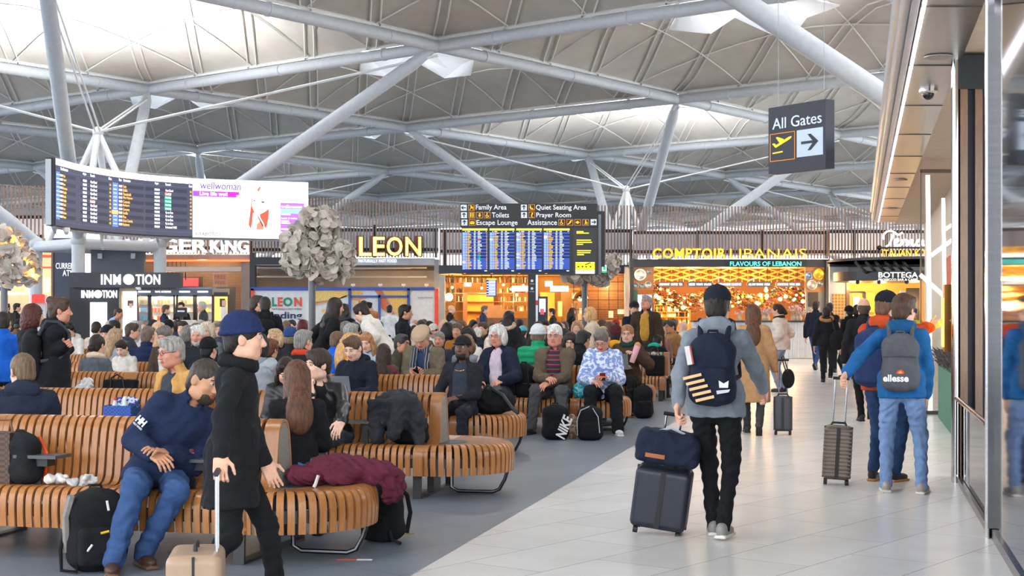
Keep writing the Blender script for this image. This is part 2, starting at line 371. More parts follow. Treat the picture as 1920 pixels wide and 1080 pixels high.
def hair_blob(bl, H, st, N):
    T = lambda x, y, z: H[0] + H[1] @ V3(x, y, z); R = H[1]
    g = dict(short=(.083, .102, .096), fuzz=(.079, .098, .090), full=(.089, .110, .106), bob=(.094, .108, .106), curly=(.104, .112, .110)).get(st, (.085, .104, .098))
    if st == 'ring':
        bl.ell(T(0, -.016, .0), (.082, .097, .062), R, .01); bl.ell(T(0, .02, .085), (.085, .11, .062), R, .01, True)
    else: bl.ell(T(0, -.014, .034), g, R, .02)
    if st in ('short', 'full', 'bob', 'long', 'bun', 'pony'): bl.ell(T(.02, .052, .094), (.055, .036, .026), R, .03)
    bl.ell(T(0, -.062, -.035), (.068, .042, .066), R, .025)
    if st in ('long', 'longer'):
        e = -.26 if st == 'long' else -.36
        bl.ell(T(0, -.075, -.10), (.083, .048, .14), R, .03); bl.ell(T(0, -.130, e + .10), (.098, .050, .16), R, .04)
        for s in (-1, 1): bl.ell(T(s * .078, -.01, -.07), (.022, .048, .12), R, .03); bl.ell(T(s * .088, .012, e + .09), (.024, .042, .12), R @ ry(s * 6), .03)
    if st == 'bob':
        for s in (-1, 1): bl.ell(T(s * .083, -.005, -.03), (.026, .060, .085), R, .03)
        bl.ell(T(0, -.070, -.045), (.085, .05, .085), R, .03)
    if st == 'bun': bl.ell(T(0, -.088, .098), (.042, .042, .040), R, .012)
    if st == 'lowbun': bl.ell(T(0, -.118, -.035), (.045, .040, .042), R, .012)
    if st == 'pony': bl.cap(T(0, -.11, .03), T(.01, -.145, -.05), .030, .036, .01); bl.cap(T(.01, -.145, -.05), T(.02, -.13, -.19), .036, .012, .01)
    if st == 'curly':
        for s in (-1, 1): bl.ell(T(s * .085, -.02, -.05), (.055, .075, .10), R, .03)
        bl.ell(T(0, -.08, -.07), (.10, .06, .12), R, .03)
    z0 = .045 if st in ('short', 'fuzz', 'full') else .04
    bl.ell(T(0, .115, -.055), (.066, .085, .112), R, .012, True)                    # the face stays clear
    if st in ('short', 'fuzz', 'full', 'bun', 'pony', 'lowbun'):
        for s in (-1, 1): bl.ell(T(s * .085, .01, -.04), (.022, .034, .042), R, .01, True)
        bl.box(T(0, 0, -.16), (.2, .2, .075), R, .01, .02, True)
    if st == 'bob': bl.box(T(0, 0, -.20), (.2, .25, .085), R, .01, .015, True)
PEOPLE = []
def person(loc, rz, label, s=1.0, pose='sit', lean=6, side=0, twist=0, yaw=0, pitch=0, hands=None, feet=None, skin='l', hair=('short', '#3a2c22'),
           top='#20242c', topk='coat', th=None, inner=None, hem=0, collar=True, hood=None, legs='#23252b', legk=0., shoes='#222222', sole=None, fem=False,
           cap=None, brim=1, beanie=None, flatcap=None, glasses=False, beard=None, scarf=None, phones=False, fatf=0., lod=2, group=None, topmat=None, legmat=None,
           curl=28, pz=None, bent=None, fur=None, chain=False, veil=None, spread=.13, elbow=None, hdir=None, hnrm=None, nose=0, skinlegs=False, extra=None, wide=1.0, hk=None):
    q = LOD[lod]; sk = M('skin', SKIN.get(skin, skin)); sh = .150 if fem else .170
    hk = hk or (1.09 if not fem else 1.06)
    th = th if th is not None else dict(coat=.014, knit=.004, puff=.030, shirt=.001, suit=.010)[topk]
    Pz = pz if pz is not None else ((.46 / s + .085) if pose == 'sit' else .925)
    Pp = V3(0, 0, Pz); Rc = rz_(-twist) @ rx(-lean) @ ry(side)
    Nk = Pp + Rc @ V3(0, -.012, .50); S = [Pp + Rc @ V3(k * sh, -.012, .430) for k in (-1, 1)]
    Rh = rz_(-twist - yaw) @ rx(-(lean * .35 + pitch)) @ ry(side * .4)
    Hc = Nk + Rc @ V3(0, .004, .040) + Rh @ V3(0, .030, .118); H = (np.zeros(3), np.eye(3)); T = V3; LI = np.eye(3); h2l = lambda p: Rh.T @ (np.asarray(p) - Hc) / hk; l2w = lambda v: Hc + (np.asarray(v) * hk) @ Rh.T
    if hands is None: hands = 'lap' if pose == 'sit' else 'hang'
    pre = dict(lap=[(-.07, .30, Pz + .10), (.07, .32, Pz + .09)], phone=[(-.05, .29, Pz + .19), (.045, .28, Pz + .19)], thigh=[(-.14, .30, Pz + .09), (.14, .30, Pz + .09)],
               hang=[(-.27, .03, Pz - .12), (.27, .03, Pz - .12)], walk=[(-.27, .20, Pz - .10), (.27, -.17, Pz - .10)], pockets=[(-.23, .10, Pz + .05), (.23, .10, Pz + .05)],
               fold=[(.05, .25, Pz + .24), (-.05, .26, Pz + .22)])
    hw = pre[hands] if isinstance(hands, str) else [np.asarray(x, float) for x in hands]
    wr, el, hd = [], [], []
    for i, k in enumerate((-1, 1)):
        pole = V3(k * .55, -.55, -.55) if elbow is None else np.asarray(elbow[i], float)
        e, w = ik(S[i], V3(*hw[i]), .285, .255, pole); el.append(e); wr.append(w); hd.append(nrm(w - e))
    if feet is None:
        feet = dict(sit=[(-spread, .47, .085), (spread, .44, .085)], stand=[(-.11, -.02, .085), (.12, -.03, .085)],
                    walk=[(-.08, .26, .085), (.08, -.30, .15)])[pose]
    hip = [Pp + V3(k * .093, .0, -.035) for k in (-1, 1)]; kn, an = [], []
    for i, k in enumerate((-1, 1)):
        kk, aa = ik(hip[i], V3(*feet[i]), .43, .425, V3(k * .12, 1, .35)); kn.append(kk); an.append(aa)
    # body: head, neck, hands and the trunk and limbs inside the clothes, one mesh
    hb = Blob(); head_blob(hb, H, fatf); hb.cap(h2l(Nk + Rc @ V3(0, -.005, -.05)), V3(0, -.022, -.055), .053 if not fem else .045, .048 if not fem else .042, .03)
    loc_h, fs = hb.mesh(q['head']); vs = l2w(loc_h); mi = np.zeros(len(fs), int)
    if lod < 2:
        fc = loc_h[fs].mean(1); mi[(np.abs(fc[:, 0]) < .023) & (fc[:, 1] > .082) & (np.abs(fc[:, 2] + .064) < .0105)] = 1
    parts = [(vs, fs, mi)]
    for i, k in enumerate((-1, 1)):
        b = Blob(); dd = hd[i] if hdir is None or hdir[i] is None else nrm(hdir[i])
        nn = V3(-k, .1, 0) if pose != 'sit' or isinstance(hands, str) and hands == 'hang' else V3(-k * .3, -.1, -1)
        if hands == 'phone': nn = V3(-k * .5, -.5, .6)
        if hnrm is not None and hnrm[i] is not None: nn = V3(*hnrm[i])
        hand(b, wr[i], dd, nn, k, curl if not hasattr(curl, '__len__') else curl[i], r=1.0 if lod < 2 else 1.25); v, f = b.mesh(q['hand']); parts.append((v, f, np.zeros(len(f), int)))
    b = Blob(); b.ell(Pp + Rc @ V3(0, 0, .33), (.13, .085, .17), Rc, .04); b.ell(Pp + Rc @ V3(0, .0, .10), (.125, .09, .18), Rc, .04)
    b.cap(Pp + Rc @ V3(0, -.01, .40), Nk + Rc @ V3(0, 0, .04), .06, .046, .03)
    for i in (0, 1):
        b.cap(S[i], el[i], .040, .034, .02); b.cap(el[i], wr[i] - hd[i] * .01, .034, .024, .01); b.cap(hip[i], kn[i], .070, .046, .03); b.cap(kn[i], an[i] - V3(0, 0, .02), .044, .030, .02)
    v, f = b.mesh(q['core']); parts.append((v, f, np.zeros(len(f), int)))
    if lod < 2:
        e = MB()
        for k in (-1, 1):
            c = V3(k * .031, .0822, .007); e.sph(c, .0118, 10, 7, 0); e.sph(c + V3(k * -.0005, .0068, 0), .0068, 8, 6, 1)
        parts.append((l2w(np.concatenate(e.v)), np.array([x for x in e.f]), np.array(e.m) + 2))
    off = 0; av, af, am = [], [], []
    for v, f, m in parts: av.append(v); af.append(f + off); am.append(m); off += len(v)
    lipc = tuple(int(SKIN.get(skin, skin)[1 + 2 * i:3 + 2 * i], 16) for i in range(3)); lip = '#%02x%02x%02x' % (int(lipc[0] * .85), int(lipc[1] * .62), int(lipc[2] * .62))
    me = raw_mesh('person', np.concatenate(av) * s, np.concatenate(af), [sk, M('plain', lip, rough=.45), M('plain', '#b9aea6', rough=.25), M('plain', '#2a1c14', rough=.15)], np.concatenate(am), True)
    o = put('person', me); o.location = tuple(loc); o.rotation_euler = (0, 0, math.radians(rz)); tag(o, label, 'person', group); WT[o.name] = np.asarray(loc, float); ROT[o.name] = rz
    PEOPLE.append(o)
    C = lambda bl, h, name, mat, disp=None: bobj(bl, h, name, mat, o, disp, s)
    def CH(bl, h, name, mat, disp=None):
        v, f = bl.mesh(h, disp); return put(name, raw_mesh(name, l2w(v) * s, f, mat, None, True), o)
    def EB(e, name, mat): e.v = [l2w(v) * s for v in e.v]; e.build(name, mat, o, True, local=True)
    wf = .006 if lod == 0 else (.005 if lod == 1 else 0); ph = rng.uniform(0, 6); fo = folds(wf, 1, ph) if wf else None
    # trousers
    b = Blob(); b.ell(Pp + V3(0, -.012 if pose == 'sit' else 0, -.015), ((.165 if not fem else .17) * wide, .128 * wide, .125), None, .03)
    t = .010 + legk
    for i in (0, 1): b.cap(hip[i], kn[i], (.080 + t) * (.5 + .5 * wide), .054 + t, .04); b.cap(kn[i], an[i] + V3(0, 0, -.015), .050 + t, .038 + t, .025)
    C(b, q['cloth'], 'trousers', legmat or M('fab', legs), folds(wf * 1.35, 1.25, ph + 1) if wf else None)
    # shoes
    for i, k in enumerate((-1, 1)):
        ty = nrm(V3(k * .18, 1, 0)); a = an[i]; pitchf = 0
        if a[2] > .12: ty = nrm(V3(0, 1, -.9))
        b = Blob(); R = frame(V3(0, 0, 1)) ; r2 = np.stack([np.cross(ty, nrm(np.cross(V3(1, 0, 0), ty))), ty, nrm(np.cross(V3(1, 0, 0), ty))], 1)
        Tt = lambda x, y, z: a + r2 @ V3(x, y, z)
        b.ell(Tt(0, -.015, -.03), (.041, .058, .055), r2, .02); b.ell(Tt(0, .085, -.045), (.045, .095, .034), r2, .03); b.box(Tt(0, .055, -.074), (.042, .125, .011), r2, .01, .008)
        v, f = b.mesh(q['hair']); lo = (v - a) @ r2; m = ((lo[f].mean(1)[:, 2]) < -.062).astype(int)
        put('shoe', raw_mesh('shoe', v * s, f, [M('plain', shoes, rough=.5), M('plain', sole or shoes, rough=.6)], m, True), o)
    # upper garment
    b = Blob(); tx = (.140 if fem else .154) * wide
    b.ell(Pp + Rc @ V3(0, .004, .335), (tx + th, .108 * wide + th, .178), Rc, .04); b.ell(Pp + Rc @ V3(0, .012, .11), ((.150 + th) * wide, (.118 + th) * wide, .19), Rc, .05)
    b.ell(Pp + Rc @ V3(0, .0, .0), ((.160 + th) * wide, (.125 + th) * wide, .095 + th), Rc, .04); [b.cap(Nk + Rc @ V3(0, -.012, -.075), S[i] + Rc @ V3((1, -1)[i] * .02, 0, 0), .060 + th, .042 + th, .05) for i in (0, 1)]
    b.cap(Nk + Rc @ V3(0, -.01, -.06), Nk + Rc @ V3(0, -.004, -.01), .085 + th, .064, .05)
    if pose != 'sit' and not hem: b.cap(Pp + V3(-.068, 0, .05), Pp + V3(-.068, 0, -.10), .118 * wide + th, None, .03); b.cap(Pp + V3(.068, 0, .05), Pp + V3(.068, 0, -.10), .118 * wide + th, None, .03)
    if pose != 'sit' and not hem: b.box(Pp + V3(0, 0, -.10 - .2), (.5, .5, .2), None, .01, .01, True)
    for i in (0, 1):
        b.cap(S[i], el[i], .050 + th, .043 + th, .035); b.cap(el[i], wr[i] - hd[i] * .015, .046 + th, .034 + th * .9, .02)
    if collar: b.cap(Nk + Rc @ V3(0, .0, .0), Nk + Rc @ V3(0, .004, .035), .066 + th * .6, .064 + th * .6, .015)
    if hem > 0:
        if pose == 'sit': b.ell(Pp + V3(0, .02, -.01), (.19 + th, .20, .10), None, .04)
        else:
            for y in (-.01,): b.cap(Pp + V3(0, y, 0), Pp + V3(0, y, -hem), .135 + th, .150 + th, .04); b.cap(Pp + V3(-.06, y, 0), Pp + V3(-.08, y, -hem), .12 + th, .12 + th, .04); b.cap(Pp + V3(.06, y, 0), Pp + V3(.08, y, -hem), .12 + th, .12 + th, .04)
            b.box(Pp + V3(0, 0, -hem - .2), (.5, .5, .2), None, .01, .01, True)
    b.cap(Nk + Rc @ V3(0, .01, .0), Nk + Rc @ V3(0, .03, .12), .056, .066, .008, True)
    if inner: b.ell(Pp + Rc @ V3(0, .145 + th, .26), (.105, .115, .33), Rc, .01, True); b.ell(Nk + Rc @ V3(0, .09, -.04), (.075, .06, .09), Rc, .015, True)
    d2 = fo
    if topk == 'puff':
        d2 = lambda x, y, z: .007 * np.sin(z * 75) + (fo(x, y, z) * .4 if fo else 0)
    tm = topmat or M('fab', top)
    C(b, q['cloth'], dict(coat='jacket', knit='sweater', puff='padded_jacket', shirt='shirt', suit='suit_jacket')[topk], tm, d2)
    if inner:
        b = Blob(); b.ell(Pp + Rc @ V3(0, .006, .335), (tx - .01, .110 + th * .6, .17), Rc, .04); b.ell(Pp + Rc @ V3(0, .012, .13), (.140, .116 + th * .6, .17), Rc, .05)
        b.cap(Nk + Rc @ V3(0, -.01, -.05), Nk + Rc @ V3(0, .004, .02), .075, .062, .03); b.cap(Nk + Rc @ V3(0, .012, .005), Nk + Rc @ V3(0, .03, .12), .055, .066, .008, True)
        C(b, q['cloth'], 'inner_shirt', inner if not isinstance(inner, str) else M('fab', inner), fo)
    if hood or fur:
        b = Blob(); b.ell(Nk + Rc @ V3(0, -.085, -.01), (.13, .060, .085), Rc @ rx(18), .03); 
        for k in (-1, 1): b.cap(Nk + Rc @ V3(k * .085, -.06, .02), Nk + Rc @ V3(k * .07, .05, -.015), .036, .026, .03)
        b.cap(Nk + Rc @ V3(0, .01, -.02), Nk + Rc @ V3(0, .03, .12), .060, .07, .02, True); C(b, q['cloth'], 'hood', M('fab', hood or top), fo)
    if fur:
        b = Blob()
        for a0 in range(-70, 251, 20):
            a1 = a0 + 20; f_ = lambda a_: Nk + Rc @ V3(.125 * math.cos(math.radians(a_)), -.06 - .085 * math.sin(math.radians(a_ * .9)) , .03 - .055 * math.sin(math.radians(a_)))
            b.cap(f_(-a0 + 180), f_(-a1 + 180), .036, None, .01)
        C(b, q['hair'], 'fur_trim', M('hair', fur), lambda x, y, z: .008 * np.sin(x * 140) * np.sin(y * 130) * np.sin(z * 150))
    # hair and headgear
    hs, hc = hair
    if hs != 'bald':
        b = Blob(); hair_blob(b, H, hs, Nk)
        am_ = .006 if hs == 'curly' else .0028; fq = .55 if hs == 'curly' else 1
        dd = (lambda x, y, z: am_ * np.sin(x * 190 * fq + 3 * np.sin(z * 40)) * np.sin(y * 170 * fq + 2 * np.sin(z * 31)) * (np.sin(z * 70) if fq < 1 else 1)) if lod < 2 else None
        if (cap or beanie or flatcap): b.box(V3(0, 0, .15), (.2, .2, .085), rx(8), .01, .01, True)
        if b.p: CH(b, q['hair'], 'hair', M('hair', hc), dd)
    if lod < 2 and hs != 'x':
        for k in (-1, 1):
            e = MB(); e.tube([V3(k * x, y, z) for x, y, z in ((.014, .0935, .024), (.030, .0935, .030), (.048, .082, .024))], .0032, 5)
            EB(e, 'eyebrow', M('hair', hc if hs != 'bald' else '#4a4038'))
    if beard:
        b = Blob(); R = LI;
        b.ell(T(0, .024, -.062), (.066 + fatf, .070, .064), R, .02); b.ell(T(0, .054, -.09), (.040, .038, .034), R, .02); b.ell(T(0, .09, -.048), (.028, .012, .006), R, .01)
        b.box(T(0, .03, .02), (.2, .2, .062), R @ rx(-14), .01, .01, True); b.ell(T(0, .098, -.064), (.021, .03, .011), R, .006, True); b.ell(T(0, .1, -.02), (.03, .05, .022), R, .01, True)
        CH(b, q['hair'] * .8, 'beard', M('hair', beard), (lambda x, y, z: .002 * np.sin(x * 260) * np.sin(y * 250) * np.sin(z * 240)) if lod < 2 else None)
    if cap:
        b = Blob(); b.ell(T(0, -.010, .048), (.088, .106, .088), LI, .01); b.box(T(0, 0, -.12), (.2, .2, .15), rx(6), .01, .008, True)
        b.ell(T(0, .095 * brim, .038), (.072, .085, .009), rx(-8 * brim), .012); b.ell(T(0, -.01, .137), (.01, .01, .006), LI, .004)
        CH(b, q['hair'], 'baseball_cap', M('fab', cap))
    if beanie:
        b = Blob(); b.ell(T(0, -.014, .052), (.092, .110, .100), LI, .01); b.box(T(0, 0, -.135), (.2, .2, .16), rx(10), .01, .01, True)
        for a0 in range(0, 360, 30): 
            f_ = lambda a_: T(.091 * math.cos(math.radians(a_)), -.012 + .109 * math.sin(math.radians(a_)), .035 + .012 * math.sin(math.radians(a_)))
            b.cap(f_(a0), f_(a0 + 30), .012, None, .008)
        CH(b, q['hair'], 'beanie', M('fab', beanie, scale=40))
    if flatcap:
        b = Blob(); b.ell(T(0, .005, .072), (.102, .130, .055), rx(-9), .02); b.ell(T(0, .085, .048), (.078, .062, .014), rx(-18), .02)
        CH(b, q['hair'], 'flat_cap', M('fab', flatcap, scale=60))
    if glasses and lod < 2:
        e = MB()
        for k in (-1, 1):
            e.tube([T(k * .033 + .024 * math.cos(t_), .1055 - .004 * abs(math.cos(t_)), .004 + .017 * math.sin(t_)) for t_ in np.linspace(0, 2 * math.pi, 14)[:-1]], .0018, 5, True)
            e.tube([T(k * .056, .102, .008), T(k * .078, .06, .010), T(k * .082, -.005, .006)], .0018, 5)
        e.tube([T(-.010, .107, .006), T(.010, .107, .006)], .0018, 5); EB(e, 'glasses', M('plain', '#26221f', rough=.3))
    if scarf:
        b = Blob()
        for a0 in range(0, 360, 30):
            f_ = lambda a_: Nk + Rc @ V3(.078 * math.cos(math.radians(a_)), .01 + .078 * math.sin(math.radians(a_)), .02 - .012 * math.sin(math.radians(a_)))
            b.cap(f_(a0), f_(a0 + 30), .036, None, .02)
        sm = scarf if not isinstance(scarf, str) else M('fab', scarf)
        if extra == 'scarfends':
            for k in (-1, 1): b.cap(Nk + Rc @ V3(k * .07, .10, 0), Nk + Rc @ V3(k * .085, .155 + th, -.16), .036, .036, .02); b.cap(Nk + Rc @ V3(k * .085, .155 + th, -.16), Nk + Rc @ V3(k * .075, .165 + th, -.36), .036, .034, .02)
        C(b, q['hair'], 'scarf', sm, fo)
    if phones:
        e = MB()
        e.tube([T(.088 * math.cos(t_), -.01, .02 + .115 * math.sin(t_)) for t_ in np.linspace(0, math.pi, 12)], .008, 6)
        for k in (-1, 1): e.sph(T(k * .09, -.006, -.01), .034, 10, 7, 0, (.5, 1, 1.2))
        EB(e, 'headphones', M('plain', '#1c1c20'))
    if chain:
        e = MB(); e.tube([(Nk + Rc @ V3(.075 * math.sin(t_), .055 + .085 * math.cos(t_), -.03 - .07 * math.cos(t_ * .8))) * s for t_ in np.linspace(-1.9, 1.9, 17)], .0045, 6)
        e.build('neck_chain', M('metal', '#d8b25a', rough=.25), o, True, local=True)
    if veil:
        b = Blob(); b.ell(T(0, -.016, .03), (.10, .115, .112), LI, .03); b.cap(T(0, -.03, -.05), T(0, -.02, -.19), .10, .125, .05)
        b.ell(T(0, .10, -.03), (.062, .09, .085), LI, .012, True); CH(b, q['hair'], 'headscarf', M('fab', veil), fo)
    PI.append(dict(S=S, el=el, o=o, s=s, H=H, wr=wr, hd=hd, Nk=Nk, Rc=Rc, Pp=Pp, loc=np.asarray(loc, float), rz=rz)); return o
PI = []
def p2w(p, i=-1):
    d = PI[i]; return d['loc'] + rz_(d['rz']) @ (np.asarray(p, float) * d['s'])
# ---------------------------------------------------------------- floor
GA = math.radians(38)
GAX, GBX = V3(math.sin(GA), math.cos(GA), 0), V3(-math.cos(GA), math.sin(GA), 0)       # roof grid axes
B0 = V3(-.616, 8.87, 0)                                                                 # a point on the line between dark and light floor
f0, f1 = B0 - CDIR * 30, B0 + CDIR * 175
dark = ffloor('#7f8994', '#757f8a', '#43474d', .30, 1.2, .6, GA - math.pi / 2)
light = ffloor('#eeece9', '#e6e4e0', '#a3a19e', .24, 1.2, .6, GA - math.pi / 2)
o = put('floor', raw_mesh('floor', [f0, f1, f1 - RDIR * 140, f0 - RDIR * 140], [(0, 1, 2, 3)], dark)); struct(o)
o = put('floor', raw_mesh('floor', [f0, f0 + RDIR * 60, f1 + RDIR * 60, f1], [(0, 1, 2, 3)], light)); struct(o)
# ---------------------------------------------------------------- roof: shallow lattice domes on a square grid of tubes
N1 = V3(-2.88, 57, 0); CELL = 17.7; ZR = 12.0
node = lambda i, j: N1 + GAX * CELL * i + GBX * CELL * j + V3(0, 0, ZR)
shell_m = M('plain', '#b8b3ac', rough=.9, scale=1.2); rib_m = M('plain', '#d9d7d3', rough=.6); tube_m = M('plain', '#b9bfc6', rough=.42); refl_m = sailmat()
tube_n = []
def dome(i, j, u, v):
    b = node(i, j) + (GAX * u + GBX * v) * CELL; a, c = 2 * u - 1, 2 * v - 1
    b = b.copy(); b[2] += .40 + 2.7 * (1 - abs(a) ** 1.7) * (1 - abs(c) ** 1.7); return b
cells = []
for i in range(-5, 9):
    for j in range(-8, 6):
        c = (node(i, j) + node(i + 1, j + 1)) / 2
        if -6 < c[1] < 175 and abs(c[0]) < .42 * max(c[1], 10) + 17: cells.append((i, j))
sv, sf, ribs, refl = [], [], MB(), MB(); NS = 10; HO = (4, 5)
for (i, j) in cells:
    n0 = len(sv)
    for a in range(NS + 1):
        for b in range(NS + 1): sv.append(dome(i, j, a / NS, b / NS))
    for a in range(NS):
        for b in range(NS):
            if a in HO and b in HO: continue
            q = n0 + a * (NS + 1) + b; sf.append((q, q + 1, q + NS + 2, q + NS + 1))
    c = (node(i, j) + node(i + 1, j + 1)) / 2; far = c[1] > 90; step = 2
    def rib(pts, r):
        ribs.tube([dome(i, j, *p) - V3(0, 0, .07) for p in pts], r, 4, caps=False)
    for k in range(0, NS + 1, 2):
        ss = [t / NS for t in range(0, NS + 1, 1 if not far else 2)]
        if k not in (0, NS): rib([(k / NS, t) for t in ss], .034); rib([(t, k / NS) for t in ss], .034)
    for k in range(-8, 9, 2):
        for e_ in (-.0075, .0075):
            pts = [(t / NS + e_, (t + k) / NS - e_) for t in range(0, NS + 1, 1 if not far else 2) if 0 <= t + k <= NS]
            if len(pts) > 1: rib(pts, .036)
    # four folded white sails hung below the rooflight
    for su, sv_ in ((1, 0), (-1, 0), (0, 1), (0, -1)):
        u = GAX * su + GBX * sv_; w = np.cross(UP, u); q = c + u * 1.55 + V3(0, 0, 1.55)
        pts = [q - u * 1.4 + V3(0, 0, .25), q + w * 1.9 + u * .35 + V3(0, 0, .45), q + u * 2.3 + V3(0, 0, -.15), q - w * 1.9 + u * .35 + V3(0, 0, .45), q + u * .3 + V3(0, 0, -.55)]
        up_ = [p + V3(0, 0, .04) for p in pts]
        refl.add(pts + up_, [(0, 1, 4), (1, 2, 4), (2, 3, 4), (3, 0, 4), (6, 5, 9), (7, 6, 9), (8, 7, 9), (5, 8, 9)])
ceil = struct(put('ceiling', raw_mesh('ceiling', sv, sf, shell_m, None, True)))
struct(ribs.build('lattice_rib', rib_m, ceil)); struct(refl.build('rooflight_sail', refl_m, ceil))
tb = MB(); cap_ = MB(); seen = set()
for (i, j) in cells:
    for (e0, e1) in (((i, j), (i + 1, j)), ((i, j), (i, j + 1)), ((i + 1, j), (i + 1, j + 1)), ((i, j + 1), (i + 1, j + 1))):
        if (e0, e1) in seen: continue
        seen.add((e0, e1)); a, b = node(*e0), node(*e1); tb.tube([a, b], .235, 12)
        cap_.tube([a + V3(0, 0, .33), b + V3(0, 0, .33)], .07, 4)
        u = nrm(b - a)
        for t in (.16, .5, .84): tb.tube([a + (b - a) * t - u * .05, a + (b - a) * t + u * .05], .26, 12)
struct(tb.build('roof_tube', tube_m, ceil, True)); struct(cap_.build('daylight_sliver', M('plain', '#e8e8e6'), ceil))  # added white strips above the tubes imitate slivers of daylight between the domes
# ---------------------------------------------------------------- structural trees
HUBZ = 8.7
def tree(c, label, side=1.7, rot=0., nodes=None, trunk=True, fork=4.35):
    c = np.asarray(c, float); t = thing('steel_tree_column', label, 'column', c, 'branching steel columns under the roof'); R = rz_(rot); cs = []
    for s1, s2 in ((1, 1), (-1, 1), (-1, -1), (1, -1)):
        cs.append(c + R @ (GAX * s1 * side + GBX * s2 * side))
    if trunk:
        for q in cs:
            m = MB(); m.tube([q, q + V3(0, 0, fork)], .245, 16); m.sph(q + V3(0, 0, fork), .30, 12, 8); m.build('post', tube_m, t, True)
        m = MB()
        for k in range(4): m.tube([cs[k] + V3(0, 0, fork - .12), cs[(k + 1) % 4] + V3(0, 0, fork - .12)], .21, 12)
        m.build('ring_tube', tube_m, t, True)
    hub = c + V3(0, 0, HUBZ)
    for q, nd in zip(cs, nodes):
        nd = np.asarray(nd, float); a = q + V3(0, 0, fork + .1); d = nrm(nd - a); b = nd - d * .25; L = np.linalg.norm(b - a)
        m = MB(); m.tube([a, a + d * .9, a + d * 1.0, a + d * (L * .93), b], [.20, .245, .27, .25, .13], 14); m.build('branch', tube_m, t, True)
        m = MB(); sd = nrm(np.cross(d, UP))
        for k in (-.09, .09): m.tube([hub + sd * k, nd - V3(0, 0, .35) + sd * k], .038, 6)
        m.build('tie_rod', M('plain', '#e4e7ea', rough=.3), t, True)
    m = MB(); m.sph(hub, .22, 12, 8)
    for q in cs: m.tube([hub, q + V3(0, 0, fork + .1) + (c - q) * .2 * V3(1, 1, 0)], .13, 10)
    m.build('hub', M('plain', '#eceef0', rough=.35), t, True)
    return t
nd = lambda i, j: node(i, j)
tree((-16.15, 57.2, 0), 'branching steel column behind the big curved flight board', 1.72, -8, [nd(0, 1), nd(-1, 1), nd(-1, 0), nd(0, 0)])
t1 = PI and 0
def treeat(i, j, label, **k):
    c = (nd(i, j) + nd(i + 1, j + 1)) / 2; c[2] = 0
    return tree(c, label, 1.25, 0, [nd(i + 1, j + 1), nd(i, j + 1), nd(i, j), nd(i + 1, j)], **k)
treeat(1, 0, 'branching steel column rising behind the yellow restaurant letters')
treeat(3, 0, 'far branching steel column seen through the slats at left centre')
treeat(1, 2, 'far branching steel column behind the left end of the slat screen')
treeat(3, -2, 'far branching steel column seen through slats right of centre')
# the near tree at the right: the place where its trunk stands is behind the shop wall
tree((14.3, 35.6, 0), 'nearest branching steel column, its thick branch crossing the upper right', 1.25, 0,
     [(13.2, 50.3, ZR), (1.2, 33.9, ZR - .4), (15.3, 19.0, ZR), (29, 34, ZR)])
# ---------------------------------------------------------------- right hand shopfront (runs parallel to the walkway)
S0 = .93
def W(s, d, z=0.0):                              # s: metres right of the view axis measured across the walkway, d: depth from the camera
    k = (d + s * math.sin(CA)) / math.cos(CA); return RDIR * s + CDIR * k + V3(0, 0, z)
def wbox(mb, s0, s1, d0, d1, z0, z1, mi=0):
    a = [W(s0, d0), W(s1, d0), W(s1, d1), W(s0, d1)]
    mb.add([p + V3(0, 0, z) for z in (z0, z1) for p in a], [(3, 2, 1, 0), (4, 5, 6, 7), (0, 1, 5, 4), (1, 2, 6, 5), (2, 3, 7, 6), (3, 0, 4, 7)], mi)
steel = M('metal', '#b9aea4', rough=.16); chrome = M('metal', '#c9c7c6', rough=.12)
mb = MB(); wbox(mb, .46, .94, 5.5, 38, 3.98, 4.02); wbox(mb, .40, .47, 5.5, 38, 3.98, 4.35, 2)
for d in np.arange(6, 38, 2.7): wbox(mb, .47, .935, d, d + .012, 3.972, 3.981, 1)
bulk = mb.build('trim_1', [M('metal', '#8d8883', rough=.3, metal=.75), M('plain', '#4b443d'), M('metal', '#a8a9ac', rough=.4, metal=.4)]); struct(bulk)
mb = MB(); mb.tube([W(.37, 5.5, 4.28), W(.37, 38, 4.28)], .09, 12); mb.tube([W(.37, 5.5, 4.06), W(.37, 38, 4.06)], .05, 10); struct(mb.build('trim_2', M('plain', '#b4b4b7', rough=.35), None, True))
mb = MB(); wbox(mb, .485, .505, 5.5, 37.9, 3.962, 3.982); solo(mb, 'strip_light', M('emit', '#f4f2ff', e=9), 'thin white light strip along the edge of the polished metal soffit', 'light')
for k, (d, r) in enumerate(((17.9, .13), (26.0, .12), (33.0, .12))):
    m = MB(); c = W(.72, d - (0 if k else 4.3), 3.975); m.lathe([(r, 0), (r, -.012), (r * .8, -.018), (.001, -.016)], c, 22)
    solo(m, 'ceiling_speaker', M('plain', '#8f877e', rough=.5), ('nearest round speaker grille in the polished metal soffit', 'round speaker grille in the metal soffit beyond the camera dome', 'farthest round speaker grille in the metal soffit')[k], 'speaker', 'speaker grilles in the soffit')
t = thing('security_camera', 'small dark dome camera under the polished metal soffit', 'camera', W(.72, 15.6, 3.98)); m = MB(); m.lathe([(.10, 0), (.10, -.03), (.075, -.05)], W(.72, 15.6, 3.98), 18); m.build('collar', chrome, t, True)
m = MB(); m.sph(W(.72, 15.6, 3.925), .062, 14, 9); m.build('dome', M('plain', '#1c1a1a', rough=.08), t, True)
# shop ceilings right of the soffit
mb = MB(); wbox(mb, .94, 6, 5.0, 40, 4.05, 4.2); struct(mb.build('ceiling', M('plain', '#cdb9a3', rough=.8)))
